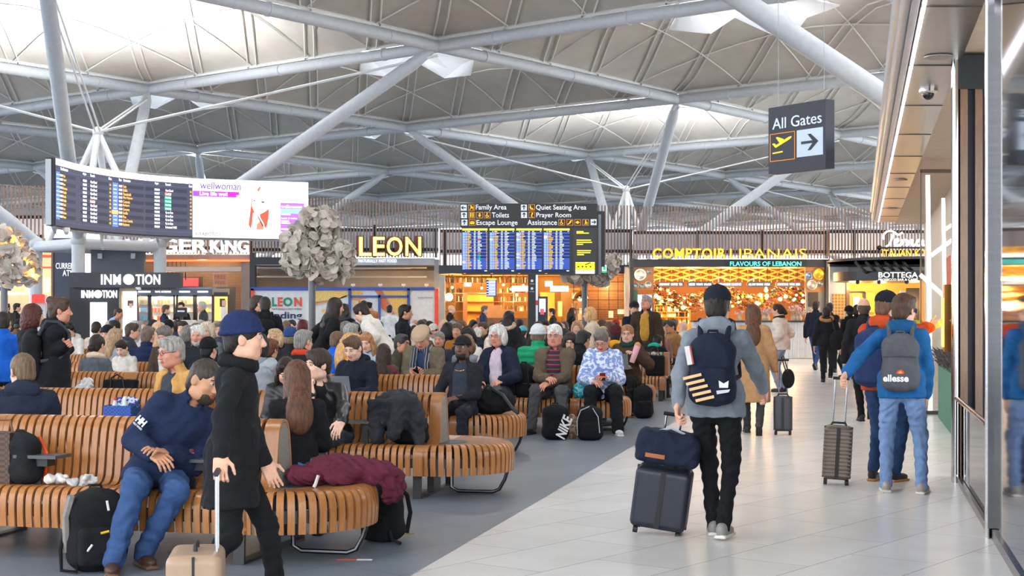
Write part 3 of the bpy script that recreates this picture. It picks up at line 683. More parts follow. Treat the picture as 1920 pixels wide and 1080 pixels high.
# mirrored dark glass wall, near part
mirror = bpy.data.materials.new('dark_mirror'); mirror.use_nodes = True; b = mirror.node_tree.nodes['Principled BSDF']
b.inputs['Base Color'].default_value = lin('#585a5f'); b.inputs['Metallic'].default_value = 1; b.inputs['Roughness'].default_value = .045
nz = mirror.node_tree.nodes.new('ShaderNodeTexNoise'); nz.inputs['Scale'].default_value = .55; nz.inputs['Detail'].default_value = 0; bu = mirror.node_tree.nodes.new('ShaderNodeBump'); bu.inputs['Strength'].default_value = .05; bu.inputs['Distance'].default_value = .1
mirror.node_tree.links.new(nz.outputs['Fac'], bu.inputs['Height']); mirror.node_tree.links.new(bu.outputs['Normal'], b.inputs['Normal'])
mb = MB(); wbox(mb, S0, S0 + .06, 5.2, 10.34, .0, 4.05); struct(mb.build('wall_right', mirror))
mb = MB(); wbox(mb, S0 - .02, S0, 5.2, 10.3, .0, .07); struct(mb.build('baseboard_right', M('metal', '#8c8682', rough=.25)))
mb = MB()
for a, b_, dd in ((.0, .05, .03), (.012, .04, .09), (-.012, .04, .15)): wbox(mb, S0 - .045 - a, S0 + b_, 10.30 + dd, 10.36 + dd, .0, 4.05)
struct(mb.build('trim_3', chrome))
# glazed bay between the chrome frame and the slatted return
mb = MB(); wbox(mb, S0 + .005, S0 + .02, 10.5, 13.75, .07, .78); struct(mb.build('window_1', mirror))
mb = MB(); wbox(mb, S0 - .03, S0 + .05, 10.5, 13.8, .0, .06); struct(mb.build('baseboard_right', M('metal', '#8c8682', rough=.25)))
t = thing('handrail', 'polished metal handrail in front of the glazed bay', 'rail', W(S0, 12.1, .78)); m = MB(); m.tube([W(S0 - .04, 10.5, .80), W(S0 - .04, 13.75, .80)], .022, 10); m.build('rail', M('metal', '#c8a892', rough=.14), t, True)
for d in (10.7, 13.6): m = MB(); m.tube([W(S0 - .04, d, .80), W(S0 + .012, d, .78)], .012, 8); m.build('bracket', chrome, t, True)
# slatted return wall with timber and navy stripes
mb = MB(); xs = np.linspace(S0 + .0, S0 + .34, 6)
wbox(mb, S0 - .03, S0 + .36, 13.84, 14.05, .0, 3.86, 1); tot = mb
for k in range(0, 5, 1):
    if k % 2 == 0: wbox(mb, xs[k], xs[k + 1], 13.79, 13.84, .02, 3.70, 0)
wbox(mb, S0 - .05, S0 + .36, 13.78, 14.06, 3.70, 4.02, 2)
t = thing('slatted_pillar', 'pillar with vertical timber slats and navy gaps beside the mirrored wall', 'pillar', W(S0 + .16, 13.9)); mb.build('slat_panel', [M('wood', '#7d5c42'), M('plain', '#1a1f30'), M('plain', '#1d2026')], t)
m = MB()
for k in range(3): m.tube([W(S0 - .045, 13.80 + .07 * k, .0), W(S0 - .045, 13.80 + .07 * k, 4.0)], .03, 10)
m.build('edge_strip', chrome, t, True)
t = thing('armchair', 'dark blue armchair back behind the metal handrail', 'chair', W(S0 + .48, 13.0)); m = MB(); wbox(m, S0 + .17, S0 + .62, 12.5, 12.62, .42, 1.06); m.build('backrest', M('fab', '#1e2c52'), t); m = MB(); wbox(m, S0 + .17, S0 + .62, 12.62, 13.1, .30, .46); m.build('seat', M('fab', '#1e2c52'), t)
for (s, d) in ((.2, 12.55), (.58, 12.55), (.2, 13.05), (.58, 13.05)): m = MB(); m.tube([W(S0 + s, d, 0), W(S0 + s, d, .31)], .018, 6); m.build('leg', M('plain', '#2a2018'), t)
# planter, till screen and glass shopfront beyond
t = thing('planter', 'green planter box with a dark leafy plant beside the pillar', 'planter', W(1.3, 21)); m = MB(); wbox(m, 1.19, 1.5, 19.1, 22.6, 0, .80); m.build('box', M('plain', '#4f8a72', rough=.6), t)
m = MB()
for k in range(120):
    d = 19.2 + 3.2 * random.random(); c = W(1.16 + .2 * random.random(), d, .80); a = random.uniform(0, 6.28); u = V3(math.cos(a), math.sin(a), .75 + random.random()); u = nrm(u); L = random.uniform(.25, .5); w = nrm(np.cross(u, UP)) * random.uniform(.02, .035)
    tip = c + u * L + V3(0, 0, -.14 * random.random()); mid = c + u * L * .55 + V3(0, 0, .03); m.add([c, mid - w, mid + w, tip, mid + V3(0, 0, .012)], [(0, 1, 4), (0, 4, 2), (1, 3, 4), (4, 3, 2)])
m.build('foliage', M('plain', '#4a4645', rough=.6), t)
t = thing('self_service_kiosk', 'tall bronze self-service screen with a glowing yellow edge', 'kiosk', W(.86, 14.2, 1.2)); m = MB(); wbox(m, .80, S0 + .03, 14.07, 14.32, 1.22, 1.87); m.build('housing', M('metal', '#a8783a', rough=.35, metal=.6), t)
m = MB(); wbox(m, .785, .80, 14.1, 14.3, 1.27, 1.74); m.build('lit_edge', M('emit', '#ffb43a', e=4), t); m = MB(); m.sph(W(.86, 14.06, 1.52), .015, 8, 6); m.build('lock', chrome, t)
m = MB(); wbox(m, .90, S0 + .03, 14.06, 14.3, .0, 1.24); m.build('post', M('plain', '#3a2c22'), t)
gl = M('glass', '#f4f6f6', rough=.02)
d0 = 23.2
t = thing('shop_window', 'clear glass shop window with white zigzag bars at the right', 'window', W(.6, d0))
m = MB(); wbox(m, .955, 1.5, d0, d0 + .02, .05, 3.85); m.build('pane', gl, t)
m = MB(); wbox(m, .945, .965, d0 - .02, d0 + .05, 0, 3.85); wbox(m, .945, 1.5, d0 - .02, d0 + .05, 3.82, 3.88); wbox(m, .945, 1.5, d0 - .03, d0 + .06, 0, .06); m.build('frame', M('metal', '#8b8580', rough=.3), t)
m = MB(); pw = lambda x, y: P(x, y, d0 - .06)
def bar(a, b_, w):
    a = pw(*a); b_ = pw(*b_); d_ = nrm(b_ - a); n_ = np.cross(d_, V3(0, 1, 0)) * w; q = V3(0, .03, 0); m.add([a - n_, a + n_, b_ + n_, b_ - n_, a - n_ + q, a + n_ + q, b_ + n_ + q, b_ - n_ + q], [(0, 1, 2, 3), (7, 6, 5, 4), (0, 4, 5, 1), (1, 5, 6, 2), (2, 6, 7, 3), (3, 7, 4, 0)])
for a_, b2, w_ in (((1740, 328), (1745, 770), .032), ((1769, 371), (1773, 640), .026), ((1745, 480), (1790, 447), .03), ((1726, 515), (1782, 565), .03), ((1773, 430), (1790, 418), .026)): bar(a_, b2, w_)
m.build('white_bar', M('emit', '#ffffff', e=.55), t)
mb = MB(); wbox(mb, 1.75, 1.85, 15, 40, 0, 4.05); struct(mb.build('wall_right', M('plain', '#e3d6c4', rough=.7)))
mb = MB(); wbox(mb, 1.68, 1.75, 25.0, 29.5, .0, 2.7); solo(mb, 'door_panel', M('plain', '#c23a2e'), 'tall red panel behind the glass shop window', 'panel')
# ---------------------------------------------------------------- long back-to-back benches of bent timber ribs
OAK = M('wood', '#a66c37'); FELT = M('fab', '#8d8880', scale=60); STEELD = M('plain', '#3a3d43', rough=.45); BLK = M('plain', '#23252a', rough=.4)
def spline(pts, n):
    p = np.array([pts[0], *pts, pts[-1]], float); o = []
    for i in range(1, len(p) - 2):
        for t in np.linspace(0, 1, n, endpoint=False):
            a, b, c, d = p[i - 1], p[i], p[i + 1], p[i + 2]; o.append(.5 * (2 * b + (c - a) * t + (2 * a - 5 * b + 4 * c - d) * t * t + (3 * b - a - 3 * c + d) * t ** 3))
    o.append(p[-2]); return np.array(o)
HALF = [(-.605, .205), (-.612, .33), (-.598, .415), (-.545, .452), (-.42, .445), (-.25, .432), (-.175, .445), (-.137, .49), (-.122, .56), (-.100, .72), (-.080, .81), (-.045, .862)]
FULL = HALF + [(0, .878)] + [(-q, z) for q, z in HALF[::-1]]
def strip(path, w, th=.02):
    """path (k,2) in the q,z plane -> k x 4 corner points (q, z, along) of a strip w wide and th thick."""
    t = np.gradient(path, axis=0); t /= np.linalg.norm(t, axis=1)[:, None] + 1e-9; n = np.stack([-t[:, 1], t[:, 0]], 1)
    a, b = path + n * th / 2, path - n * th / 2; ww = w if hasattr(w, '__len__') else np.full(len(path), w)
    return np.stack([np.c_[a, -ww / 2], np.c_[a, ww / 2], np.c_[b, ww / 2], np.c_[b, -ww / 2]], 1)
def strip_faces(k):
    f = []
    for i in range(k - 1):
        for j in range(4): a, b = i * 4 + j, i * 4 + (j + 1) % 4; f.append((a, b, b + 4, a + 4))
    f += [(3, 2, 1, 0), (4 * k - 4, 4 * k - 3, 4 * k - 2, 4 * k - 1)]; return np.array(f)
ROWS = {}
def bench(key, C, length, label, disc=True, lodn=4, trays=()):
    C = np.asarray(C, float); C = V3(C[0], C[1], 0); ROWS[key] = (C, length); T = -RDIR
    root = thing('bench', label, 'bench', C, 'long curved timber benches')
    w3 = lambda t, q, z: C + T * t + CDIR * q + V3(0, 0, z)
    prof = spline(FULL, lodn); vs, fs, off = [], [], 0; ts = []; t = .055; ts.append((.055, .105)); t = .155
    while t < length:
        m_ = t % 2.17
        if 2.02 < m_ < 2.17: ts.append((t + .03, .135)); t += .125
        else: ts.append((t, .043)); t += .062
    for t, w in ts:
        s_ = strip(prof, w).reshape(-1, 3); vs.append(C + np.outer(s_[:, 2] + t, T) + np.outer(s_[:, 0], CDIR) + np.outer(s_[:, 1], UP)); fs.append(strip_faces(len(prof)) + off); off += len(s_)
    me = raw_mesh('slats', np.concatenate(vs) - C, np.concatenate(fs), OAK); put('slats', me, root)
    pan = spline(HALF[6:] + [(0, .878)] + [(-q, z) for q, z in HALF[6:][::-1]], 3)
    for nm, tt in (('end_panel', .006),):
        m = MB(); poly = [(q * .93, min(z, .866) - .004) for q, z in pan]; m.prism(poly, w3(tt + .03, 0, 0), CDIR, UP, .03); m.build(nm, FELT, root)
    if disc:
        half = spline([(.17, .437), (.30, .440), (.42, .447), (.545, .452), (.598, .415), (.612, .33), (.605, .205)], lodn); vs, fs, off = [], [], 0
        for k in range(29):
            a = math.radians(-90 + 6.43 * k); e = RDIR * math.cos(a) + CDIR * math.sin(a); p_ = np.cross(UP, e); w = np.minimum(.046, half[:, 0] * math.radians(6.43) * .86)
            s_ = strip(half, w).reshape(-1, 3); vs.append(np.outer(s_[:, 0], e) + np.outer(s_[:, 1], UP) + np.outer(s_[:, 2], p_)); fs.append(strip_faces(len(half)) + off); off += len(s_)
        put('end_slats', raw_mesh('end_slats', np.concatenate(vs), np.concatenate(fs), OAK), root)
        m = MB(); arc = [(.20 * math.cos(a), .20 * math.sin(a)) for a in np.linspace(-math.pi / 2, math.pi / 2, 16)]; m.prism(arc, C + V3(0, 0, .425), RDIR, CDIR, .026); m.build('end_plate', STEELD, root)
        m = MB(); A0 = np.linspace(-math.pi / 2, math.pi / 2, 20)
        for r0, r1 in ((.578, .59),):
            v = [C + RDIR * r * math.cos(a) + CDIR * r * math.sin(a) + V3(0, 0, z) for a in A0 for r, z in ((r0, .27), (r1, .27), (r1, .35), (r0, .35))]
            m.add(v, [(i * 4 + j, i * 4 + (j + 1) % 4, i * 4 + 4 + (j + 1) % 4, i * 4 + 4 + j) for i in range(19) for j in range(4)])
        m.build('end_rail', STEELD, root)
        m = MB(); pth = [C + RDIR * r + V3(0, 0, z) for r, z in ((.585, .24), (.55, .13), (.50, .04), (.44, .016), (.12, .016), (.06, .05), (.055, .24), (.055, .42))]
        m.tube(pth, .016, 8); m.build('end_leg', M('metal', '#55565a', rough=.25), root, True)
    m = MB()
    for q in (-.587, .575): m.add([w3(t, q_, z) for t in (0, length) for q_, z in ((q, .27), (q + .012, .27), (q + .012, .35), (q, .35))], [(0, 1, 2, 3), (7, 6, 5, 4), (0, 4, 5, 1), (1, 5, 6, 2), (2, 6, 7, 3), (3, 7, 4, 0)])
    m.build('side_rail', STEELD, root)
    k = .10
    while k < length:
        m = MB(); R = np.stack([T, CDIR, UP], 1)
        m.box(w3(k, 0, .01), (.075, 1.0, .018), R); m.box(w3(k, 0, .395), (.06, 1.14, .03), R)
        for s_ in (-1, 1): m.box(w3(k, s_ * .505, .20), (.075, .022, .40), R @ rx(s_ * 3))
        m.box(w3(k, 0, .2), (.06, .22, .38), R); m.build('leg', BLK, root); k += 2.17
    for tt, sgn in trays:
        tr = thing('tray_table', None, 'table', w3(tt, sgn * .36, .45), 'small tray tables fixed on the benches')
        m = MB(); m.box(w3(tt, sgn * .36, .54), (.055, .018, .19), np.stack([T, CDIR, UP], 1)); m.build('post', BLK, tr)
        m = MB(); pl = [(-.19, -.10), (.12, -.10), (.17, -.05), (.17, .05), (.12, .10), (-.19, .10)]; m.prism(pl, w3(tt, sgn * .36, .63), T, CDIR, -.022); m.build('tray', M('plain', '#4a4d50', rough=.35), tr)
        m = MB(); m.box(w3(tt - .05, sgn * .36, .60), (.10, .10, .05), np.stack([T, CDIR, UP], 1)); m.build('socket', BLK, tr); TRAYS.append(tr)
    return root
TRAYS = []
def tpx(key, x):                                   # place along a row seen at column x (axis of the row)
    C = ROWS[key][0]; k = (x - CX) / F; return (C[0] - k * C[1]) / (k * math.sin(CA) + math.cos(CA))
def seat(key, side, x, q=.37):                     # seat place: side -1 front, +1 rear, seen at column x
    C = ROWS[key][0]; c2 = C + CDIR * q * side; k = (x - CX) / F; t = (c2[0] - k * c2[1]) / (k * math.sin(CA) + math.cos(CA)); return c2 - RDIR * t
bench(1, (-1.51, 9.75), 4.2, 'nearest timber bench, the one with the seated man in navy jacket', lodn=6, trays=((1.61, -1), (.50, -1)))
TRAYS[0]['label'] = 'grey tray table on the nearest bench beside the orange backpack'; TRAYS[1]['label'] = 'tray table on the nearest bench holding the paper cup'
bench(2, (-.598, 13.06), 5.6, 'second timber bench, with the black denim jacket lying on it', lodn=5, trays=((.62, -1),))
TRAYS[2]['label'] = 'small tray table between the leather jacket man and the denim jacket'
bench(3, (-.45, 16.8), 6.8, 'third timber bench, with a man in black cap on its end', lodn=4)
bench(4, (1.016, 20.1), 9.3, 'fourth timber bench, carrying the olive jacket man and blue patterned top woman', lodn=4, trays=((.66, -1),))
TRAYS[3]['label'] = 'tray table beside the grey trousered man on the fourth bench'
bench(5, (1.68, 23.5), 11, 'fifth timber bench, its end behind the woman with laptop', lodn=3)
bench(6, (2.92, 27.2), 13.5, 'sixth timber bench, with the black tote bag near its end', disc=False, lodn=3)
bench(7, (4.17, 33.7), 16, 'long timber bench whose end stands behind the man in tan coat', lodn=3); ROWS[9] = ROWS[7]
bench(8, (1.85, 30.3), 11.5, 'timber bench just beyond the sixth row, hidden among the crowd', disc=False, lodn=2)
bench(10, (4.3, 37.3), 17, 'timber bench before the farthest one, hidden among the crowd', disc=False, lodn=2)
bench(11, (4.3, 41.0), 17, 'farthest timber bench nearest the shopfronts', disc=False, lodn=2)
# ---------------------------------------------------------------- shopfronts at the back of the hall
LAMPS = []
NAVY = M('plain', '#22262f', rough=.5); DGREY = M('plain', '#3c4049', rough=.5); WHITE = M('plain', '#e9e9e8', rough=.6); BEAM = M('plain', '#2b303b', rough=.5)
CONC = M('plain', '#a9a29a', rough=.8, scale=2); TIMB = M('wood', '#7c5a46'); PALE = M('plain', '#c3cbd8', rough=.7)
def slats(x0, x1, ytop, ybot, d, label, rails=(433, 468), posts=(), step=5.95, w=2.3):
    t = thing('slat_screen', label, 'screen', A((x0 + x1) / 2, d, zat(ybot(x0) if callable(ybot) else ybot, d)), 'timber slat screens above the shopfronts')
    m = MB(); x = x0; yt = ytop if callable(ytop) else (lambda x: ytop); yb = ybot if callable(ybot) else (lambda x: ybot)
    while x < x1: m.px(x, yt(x), x + w, yb(x), d, .06); x += step
    m.build('slats', TIMB, t)
    for r in rails: m = MB(); m.px(x0, r, x1, r + 6, d + .09, .08); m.build('rail', M('plain', '#343842'), t)
    for p in posts: m = MB(); m.px(p, yt(p) + 45, p + 5, yb(p), d + .18, .1); m.build('post', M('plain', '#2b2f38'), t)
    m = MB(); m.px(x0, rails[0] + 3, x1, rails[-1] + 10, d + 3.0, .1); m.build('back_panel', PALE, t)
    return t
tp = lambda x: 348 + (x / 470) * 14 if x < 470 else 362 + (x - 470) / 350 * 22
slats(-40, 82, lambda x: 348, 446, 62, 'timber slat screen at the far left behind the petal lamp', rails=(404, 440), step=7.4, w=3.2)
slats(190, 470, lambda x: 352 + x / 470 * 10, 476, 60, 'timber slat screen behind the burger restaurant letters', rails=(424, 462), posts=(468,), step=6.6, w=2.6)
slats(472, 822, tp, 483, 60, 'timber slat screen behind the golden bulb-lit letters', rails=(428, 465), posts=(700, 815))
slats(824, 1186, 385, 497, 57, 'timber slat screen behind the departures board', rails=(430, 468), posts=(832, 1180))
slats(1187, 1552, 387, 485, 54, 'timber slat screen behind the yellow restaurant letters', rails=(433, 469), posts=(1305, 1428, 1548))
slats(1554, 1740, 389, 486, 51, 'timber slat screen behind the white script neon', rails=(431, 469), posts=(1600, 1660))
def unit(label, x, d): return thing('shopfront', label, 'shopfront', A(x, d))
def part(t, name, mat, *boxes, d=60, th=.2, smooth=False):
    for b in boxes: m = MB(); m.px(*b[:4], b[4] if len(b) > 4 else d, b[5] if len(b) > 5 else th); o = m.build(name, mat, t, smooth)
    return o
# far left food counter
t = unit('beige food counter at the far left with menu screens', 40, 63)
part(t, 'back_wall', M('plain', '#cbb49b'), (-60, 450, 130, 640, 66, .2)); part(t, 'fascia', M('wood', '#94745a'), (-60, 446, 140, 462, 62, .5)); part(t, 'red_band', M('emit', '#d8462e', e=.6), (60, 478, 100, 483, 62.4, .1), (62, 500, 100, 503, 62.6, .1))
part(t, 'counter', M('plain', '#3a332f'), (-60, 588, 120, 640, 61, .8)); part(t, 'ceiling_trim', WHITE, (-60, 548, 62, 553, 64, .5))
part(t, 'menu_screen', M('emit', '#dfe6f2', e=.9), (48, 528, 62, 547, 63, .05)); part(t, 'menu_screen', M('emit', '#d4dcec', e=.8), (83, 521, 92, 548, 63, .05))
part(t, 'price_screen', M('plain', '#15181f'), (-20, 523, 20, 545, 62.5, .06)); text('price', '5', P(2, 534.5, 62.46), None, .16, M('emit', '#dfe8ff', e=1), t)
LAMPS += [(20, 540, 64, 120), (90, 500, 64, 60)]
# currency panel and grey service wall behind the tree trunk
t = thing('currency_panel', 'tall navy panel with white CURRENCY ATM lettering', 'sign', A(125, 60.5)); part(t, 'panel', M('plain', '#222a44', rough=.4), (100, 446, 150, 640, 60.5, .3)); part(t, 'edge', M('plain', '#6a5546'), (96, 474, 100, 640, 60.45, .3))
text('lettering', 'CURRENCY', P(127.5, 498.5, 60.46), 1.0, .24, M('emit', '#f2f2f2', e=.7), t, space=1.05); text('lettering', 'ATM', P(128, 512, 60.46), .46, .24, M('emit', '#f2f2f2', e=.7), t)
t = thing('exit_sign', 'small bright green lit exit sign under the ring tube', 'sign', A(125, 59.8, zat(472, 59.8))); part(t, 'case', M('emit', '#c9ffe2', e=1.3), (113, 460, 137, 470, 59.8, .08)); part(t, 'frame', M('emit', '#38c98a', e=.8), (111.5, 458.6, 138.5, 471.4, 59.9, .07))
text('pictogram', 'EXIT', P(125, 465, 59.79), .3, .12, M('plain', '#1f9a63'), t)
t = thing('service_wall', 'dark grey service wall with two vent plates behind the column', 'wall panel', A(215, 57.6)); part(t, 'panel', M('plain', '#4d515c', rough=.6), (170, 456, 270, 640, 57.6, .3)); part(t, 'lintel', M('plain', '#3b3f49'), (168, 458, 272, 465, 57.4, .2))
for x in (183, 245): part(t, 'vent_plate', M('plain', '#a9adb6'), (x, 475, x + 8, 485, 57.5, .1))
t = thing('atm_sign', 'red rounded cash machine sign with white letters', 'sign', A(72, 46)); m = MB(); p0 = [(-.20, -.14), (.20, -.14), (.20, .10), (.16, .14), (-.16, .14), (-.20, .10)]; m.prism(p0, P(73, 560, 46), (1, 0, 0), UP, .08); m.build('sign_face', M('emit', '#d3352b', e=.55), t)
text('lettering', 'ATM', P(72.5, 562, 45.97), .24, .11, WHITE, t); part(t, 'post', M('plain', '#c9c9cb'), (67, 568, 85, 640, 46.0, .1)); part(t, 'rim', WHITE, (83.5, 553, 86, 568, 45.95, .12))
t = thing('cash_machine', 'low red cash machine beside the rounded red sign', 'machine', A(98, 46.5)); part(t, 'header', M('emit', '#b32a22', e=.3), (86, 557, 114, 566, 46.5, .4)); part(t, 'body', M('plain', '#3a2225'), (88, 566, 112, 640, 46.5, .4))
# burger restaurant
t = unit('burger restaurant front with white letters and an orange strip', 380, 60)
text('letter', 'BURGER', P(300, 461, 59.9), 1.96 * 60 / 30.0, .0 or .56, M('emit', '#ffffff', e=.95), t, bold=.02, depth=.12); text('letter', 'KING', P(431, 461, 59.9), 1.57, .56, M('emit', '#ffffff', e=.95), t, bold=.03, depth=.12)
part(t, 'fascia', M('wood', '#9b7a60'), (190, 477, 468, 487, 60, .6)); part(t, 'light_strip', M('emit', '#ff5a2c', e=2.0), (190, 487.2, 468, 490, 59.95, .1)); part(t, 'back_wall', M('brick', '#7a5a48', b='#4a3830', w=.4, h=.12, wall=1), (190, 490, 470, 640, 65, .3))
part(t, 'white_bulkhead', M('plain', '#d9d4cd'), (300, 500, 453, 509, 62, 1.0)); part(t, 'red_menu', M('emit', '#8e2f3c', e=.7), (338, 521, 372, 537, 64, .08)); part(t, 'menu_frame', M('plain', '#1c1b1d'), (334, 519, 379, 539, 64.1, .08))
part(t, 'side_wall', CONC, (452, 490, 469, 640, 61.5, 3)); 
for x in (314, 322, 330, 338, 347): part(t, 'hanger', M('plain', '#2c2c30'), (x, 491, x + 1.5, 525, 62.5 + .01 * x % 1, .05))
part(t, 'poster', M('plain', '#c99a78'), (399, 512, 427, 540, 59.5, .04)); text('poster_text', 'FREE', P(413, 519, 59.46), .46, .18, M('plain', '#b0402a'), t); text('poster_text', 'FREE', P(413, 530, 59.46), .40, .12, M('plain', '#a8452c'), t)
LAMPS += [(380, 500, 63, 160), (300, 520, 63, 60)]
# burger/LEON pier and LEON front
t = unit('restaurant front above the hoarding, with bare concrete inside', 650, 60)
part(t, 'pier', BEAM, (468, 474, 478, 640, 59.8, .4)); part(t, 'pier', M('plain', '#9aa0a8'), (814, 486, 823, 640, 59.8, .4)); part(t, 'fascia', M('plain', '#b9c6d4', rough=.4), (478, 484, 815, 497, 59.9, .4)); part(t, 'fascia_end', BEAM, (478, 482, 560, 496, 59.8, .1))
text('strapline', 'NATURALLY FAST FOOD', P(708, 489, 59.86), 1.55, .13, M('emit', '#ffffff', e=.8), t)
part(t, 'back_wall', CONC, (478, 497, 815, 560, 63.5, .2)); part(t, 'brown_board', M('plain', '#8a7a6c'), (480, 512, 625, 545, 63.2, .1)); part(t, 'ceiling_void', M('plain', '#6b5e57'), (560, 497, 815, 507, 63.2, .2)); part(t, 'soffit', M('plain', '#54504e'), (478, 496, 815, 498, 60.4, 3))
m = MB()
for y, d in ((502, 61), (519, 62)): m.tube([P(480, y, d), P(800, y, d)], .035, 6)
m.tube([P(600, 505, 61), P(770, 503, 61)], .03, 6); m.build('duct_pipe', M('plain', '#d6d6d6'), t)
for x in (662, 713, 757, 800): part(t, 'floodlight', WHITE, (x - 4, 532, x + 3, 536, 59.7, .15), (x - 1, 536, x, 541, 59.75, .05))
LT = [('L', 673, 697), ('E', 699.5, 722), ('O', 725, 755), ('N', 760, 790)]
t = thing('lit_letters', 'four large letters with golden bulbs on dark red boxes', 'sign', A(731, 59.2, zat(482, 59.2))); bulb = MB()
for ch, a, b_ in LT:
    text('letter', ch, P((a + b_) / 2, 462, 59.15), (b_ - a) / F * 59.2, .78, M('emit', '#f6c24a', e=.8), t, bold=.02, depth=.05); text('letter_box', ch, P((a + b_) / 2 + 1, 462, 59.3), (b_ - a + 3) / F * 59.2, .84, M('plain', '#2d2220'), t, bold=.04, depth=.10)
    text('letter_side', ch, P((a + b_) / 2 - 4, 462, 59.9), (b_ - a) / F * 59.2, .84, M('plain', '#8e4a42'), t, bold=.04, depth=.3)
def rowb(pts):
    for (x0, y0), (x1, y1), n in pts:
        for k in range(n): bulb.sph(P(x0 + (x1 - x0) * k / (n - 1), y0 + (y1 - y0) * k / (n - 1), 59.1), .035, 6, 4)
rowb([((676.5, 447), (676.5, 477), 7), ((681, 477), (694, 477), 4), ((702.5, 447), (702.5, 477), 7), ((707, 447), (719, 447), 4), ((707, 461), (718, 461), 3), ((707, 477), (719, 477), 4), ((763, 447), (763, 477), 7), ((787, 447), (787, 477), 7), ((766, 452), (784, 473), 5)])
for k in range(16): bulb.sph(P(740 + 12 * math.cos(k * math.pi / 8), 462 + 14.5 * math.sin(k * math.pi / 8), 59.1), .035, 6, 4)
bulb.build('bulbs', M('emit', '#fff2c4', e=3), t)
# hoarding
BLUE = M('plain', '#3d57ad', rough=.5); t = thing('hoarding', 'white and blue hoarding with food pictures and coloured letters', 'hoarding', A(645, 59))
part(t, 'board', M('plain', '#e4e8ec', rough=.5), (474, 540, 822, 700, 59, .1))
m = MB(); 
for b in ((470, 538.5, 815, 544.5), (653, 541, 658, 660), (709, 552, 713.5, 660), (763.5, 541, 768.5, 660), (656, 554, 766, 558)): m = MB(); m.px(*b, 58.9, .08); m.build('blue_bar', BLUE, t)
part(t, 'red_edge', M('plain', '#e2543f'), (815, 541, 822.5, 660, 58.9, .1), (470, 541, 476, 660, 58.9, .1))
def flat(name, pts, mat, d=58.97): m = MB(); m.prism([((x - CX) / F * d, (HZ - y) / F * d) for x, y in pts], (0, d, EYE), (1, 0, 0), UP, .012); m.build(name, mat, t)
flat('bread_picture', [(590, 544), (653, 544), (653, 557), (592, 568)], M('print', '#e9c06a', b='#f3d994')); flat('bread_picture', [(590, 567), (630, 561), (650, 553), (650, 556), (620, 566), (592, 572)], M('plain', '#d9a07a')); flat('bun_picture', [(659, 544.5), (678, 544.5), (682, 553), (659, 553)], M('print', '#e2a94f', b='#f0d08a')); flat('bun_picture', [(659, 558), (690, 558), (672, 564), (659, 562)], M('plain', '#dca052'))
flat('ham_picture', [(702, 544.5), (716, 544.5), (741, 590), (727, 588), (713, 575), (713, 558)], M('plain', '#d8744a')); flat('cheese_picture', [(718, 544.5), (772, 544.5), (763, 575), (757, 584), (748, 596)], M('print', '#eeb85c', b='#f6d487'))
for k in range(58):
    x = random.uniform(605, 706); y = 562 + abs(x - 686) * .14 + random.uniform(0, 26) + (14 if x > 694 else 0)
    if 640 < x < 664: continue
    r = random.uniform(1.6, 4.2); flat('fruit_picture', [(x + r * math.cos(a), y + r * math.sin(a)) for a in np.linspace(0, 6.28, 9)[:-1][::-1]], M('plain', random.choice(['#e8a23c', '#f0b84e', '#c7442f', '#d9782f', '#f3d06a', '#9c2f3a', '#ece6da'])), 58.965 - .0004 * k)
for ch, a, b_, c in (('L', 510, 519, '#1f8a74'), ('E', 521, 530, '#e2573f'), ('O', 531, 548.5, '#1f8a74'), ('N', 551.5, 566, '#e2573f')): text('logo_letter', ch, P((a + b_) / 2, 566, 58.97), (b_ - a) / F * 59, .37, M('plain', c), t, bold=.045)
text('strapline', 'NATURALLY FAST FOOD', P(538, 579.5, 58.97), 1.2, .075, M('plain', '#5a6068'), t); text('headline', 'Landing', P(529, 593, 58.97), 1.62, .36, M('plain', '#2b3a66'), t, bold=.02); text('headline', 'soon', P(529, 612, 58.97), 1.0, .26, M('plain', '#2b3a66'), t, bold=.02)
text('small_logo', 'London Stansted', P(797, 557.5, 58.97), .58, .06, M('plain', '#7d8898'), t); text('small_logo', 'Airport', P(790, 560.5, 58.97), .24, .05, M('plain', '#9aa4b2'), t)
# book-lined cafe
t = unit('warm golden cafe with bookshelves behind the departures board', 1000, 57); GOLD = M('plain', '#b98a48', rough=.7)
part(t, 'fascia', BEAM, (823, 497, 1190, 513, 57, .4)); part(t, 'pier', M('plain', '#b7aca0'), (823, 515, 834, 700, 57, .4)); part(t, 'pier', M('plain', '#c9c5c0'), (1172, 500, 1188, 700, 56.6, .4)); part(t, 'back_wall', GOLD, (820, 505, 1190, 720, 64, .2)); part(t, 'ceiling', M('plain', '#a87c46'), (820, 508, 1190, 511, 57.4, 7))
part(t, 'floor_slab', M('plain', '#6b5138'), (820, 655, 1190, 657, 57.4, 6.5)); part(t, 'gold_panel', M('plain', '#d69a36', rough=.6), (875, 552, 925, 640, 63, .1), (1013, 548, 1040, 640, 62.6, .1))
part(t, 'timber_post', M('wood', '#a06a35'), (868, 549, 876, 650, 61.5, .3)); part(t, 'counter', M('plain', '#c39a6c'), (905, 572, 940, 640, 60.5, .6), (940, 580, 965, 640, 60.5, .5)); part(t, 'counter_front', M('wood', '#8a5f38'), (893, 596, 1000, 650, 59.5, .5))
m = MB()
for y in (530, 549, 565, 583): m.px(834, y, 990, y + 1.4, 62.6, .35)
for x in (834, 853, 868, 925, 944, 962, 988): m.px(x, 515, x + 1, 600, 62.5, .05)
m.build('shelving', M('wood', '#7a4e28'), t)
m = MB()
for x in (1075, 1101, 1121, 1141, 1158): m.px(x, 520, x + 1.2, 640, 59, .05)
for y in (528, 545, 562, 580, 600): m.px(1073, y, 1172, y + 1.2, 59, .05)
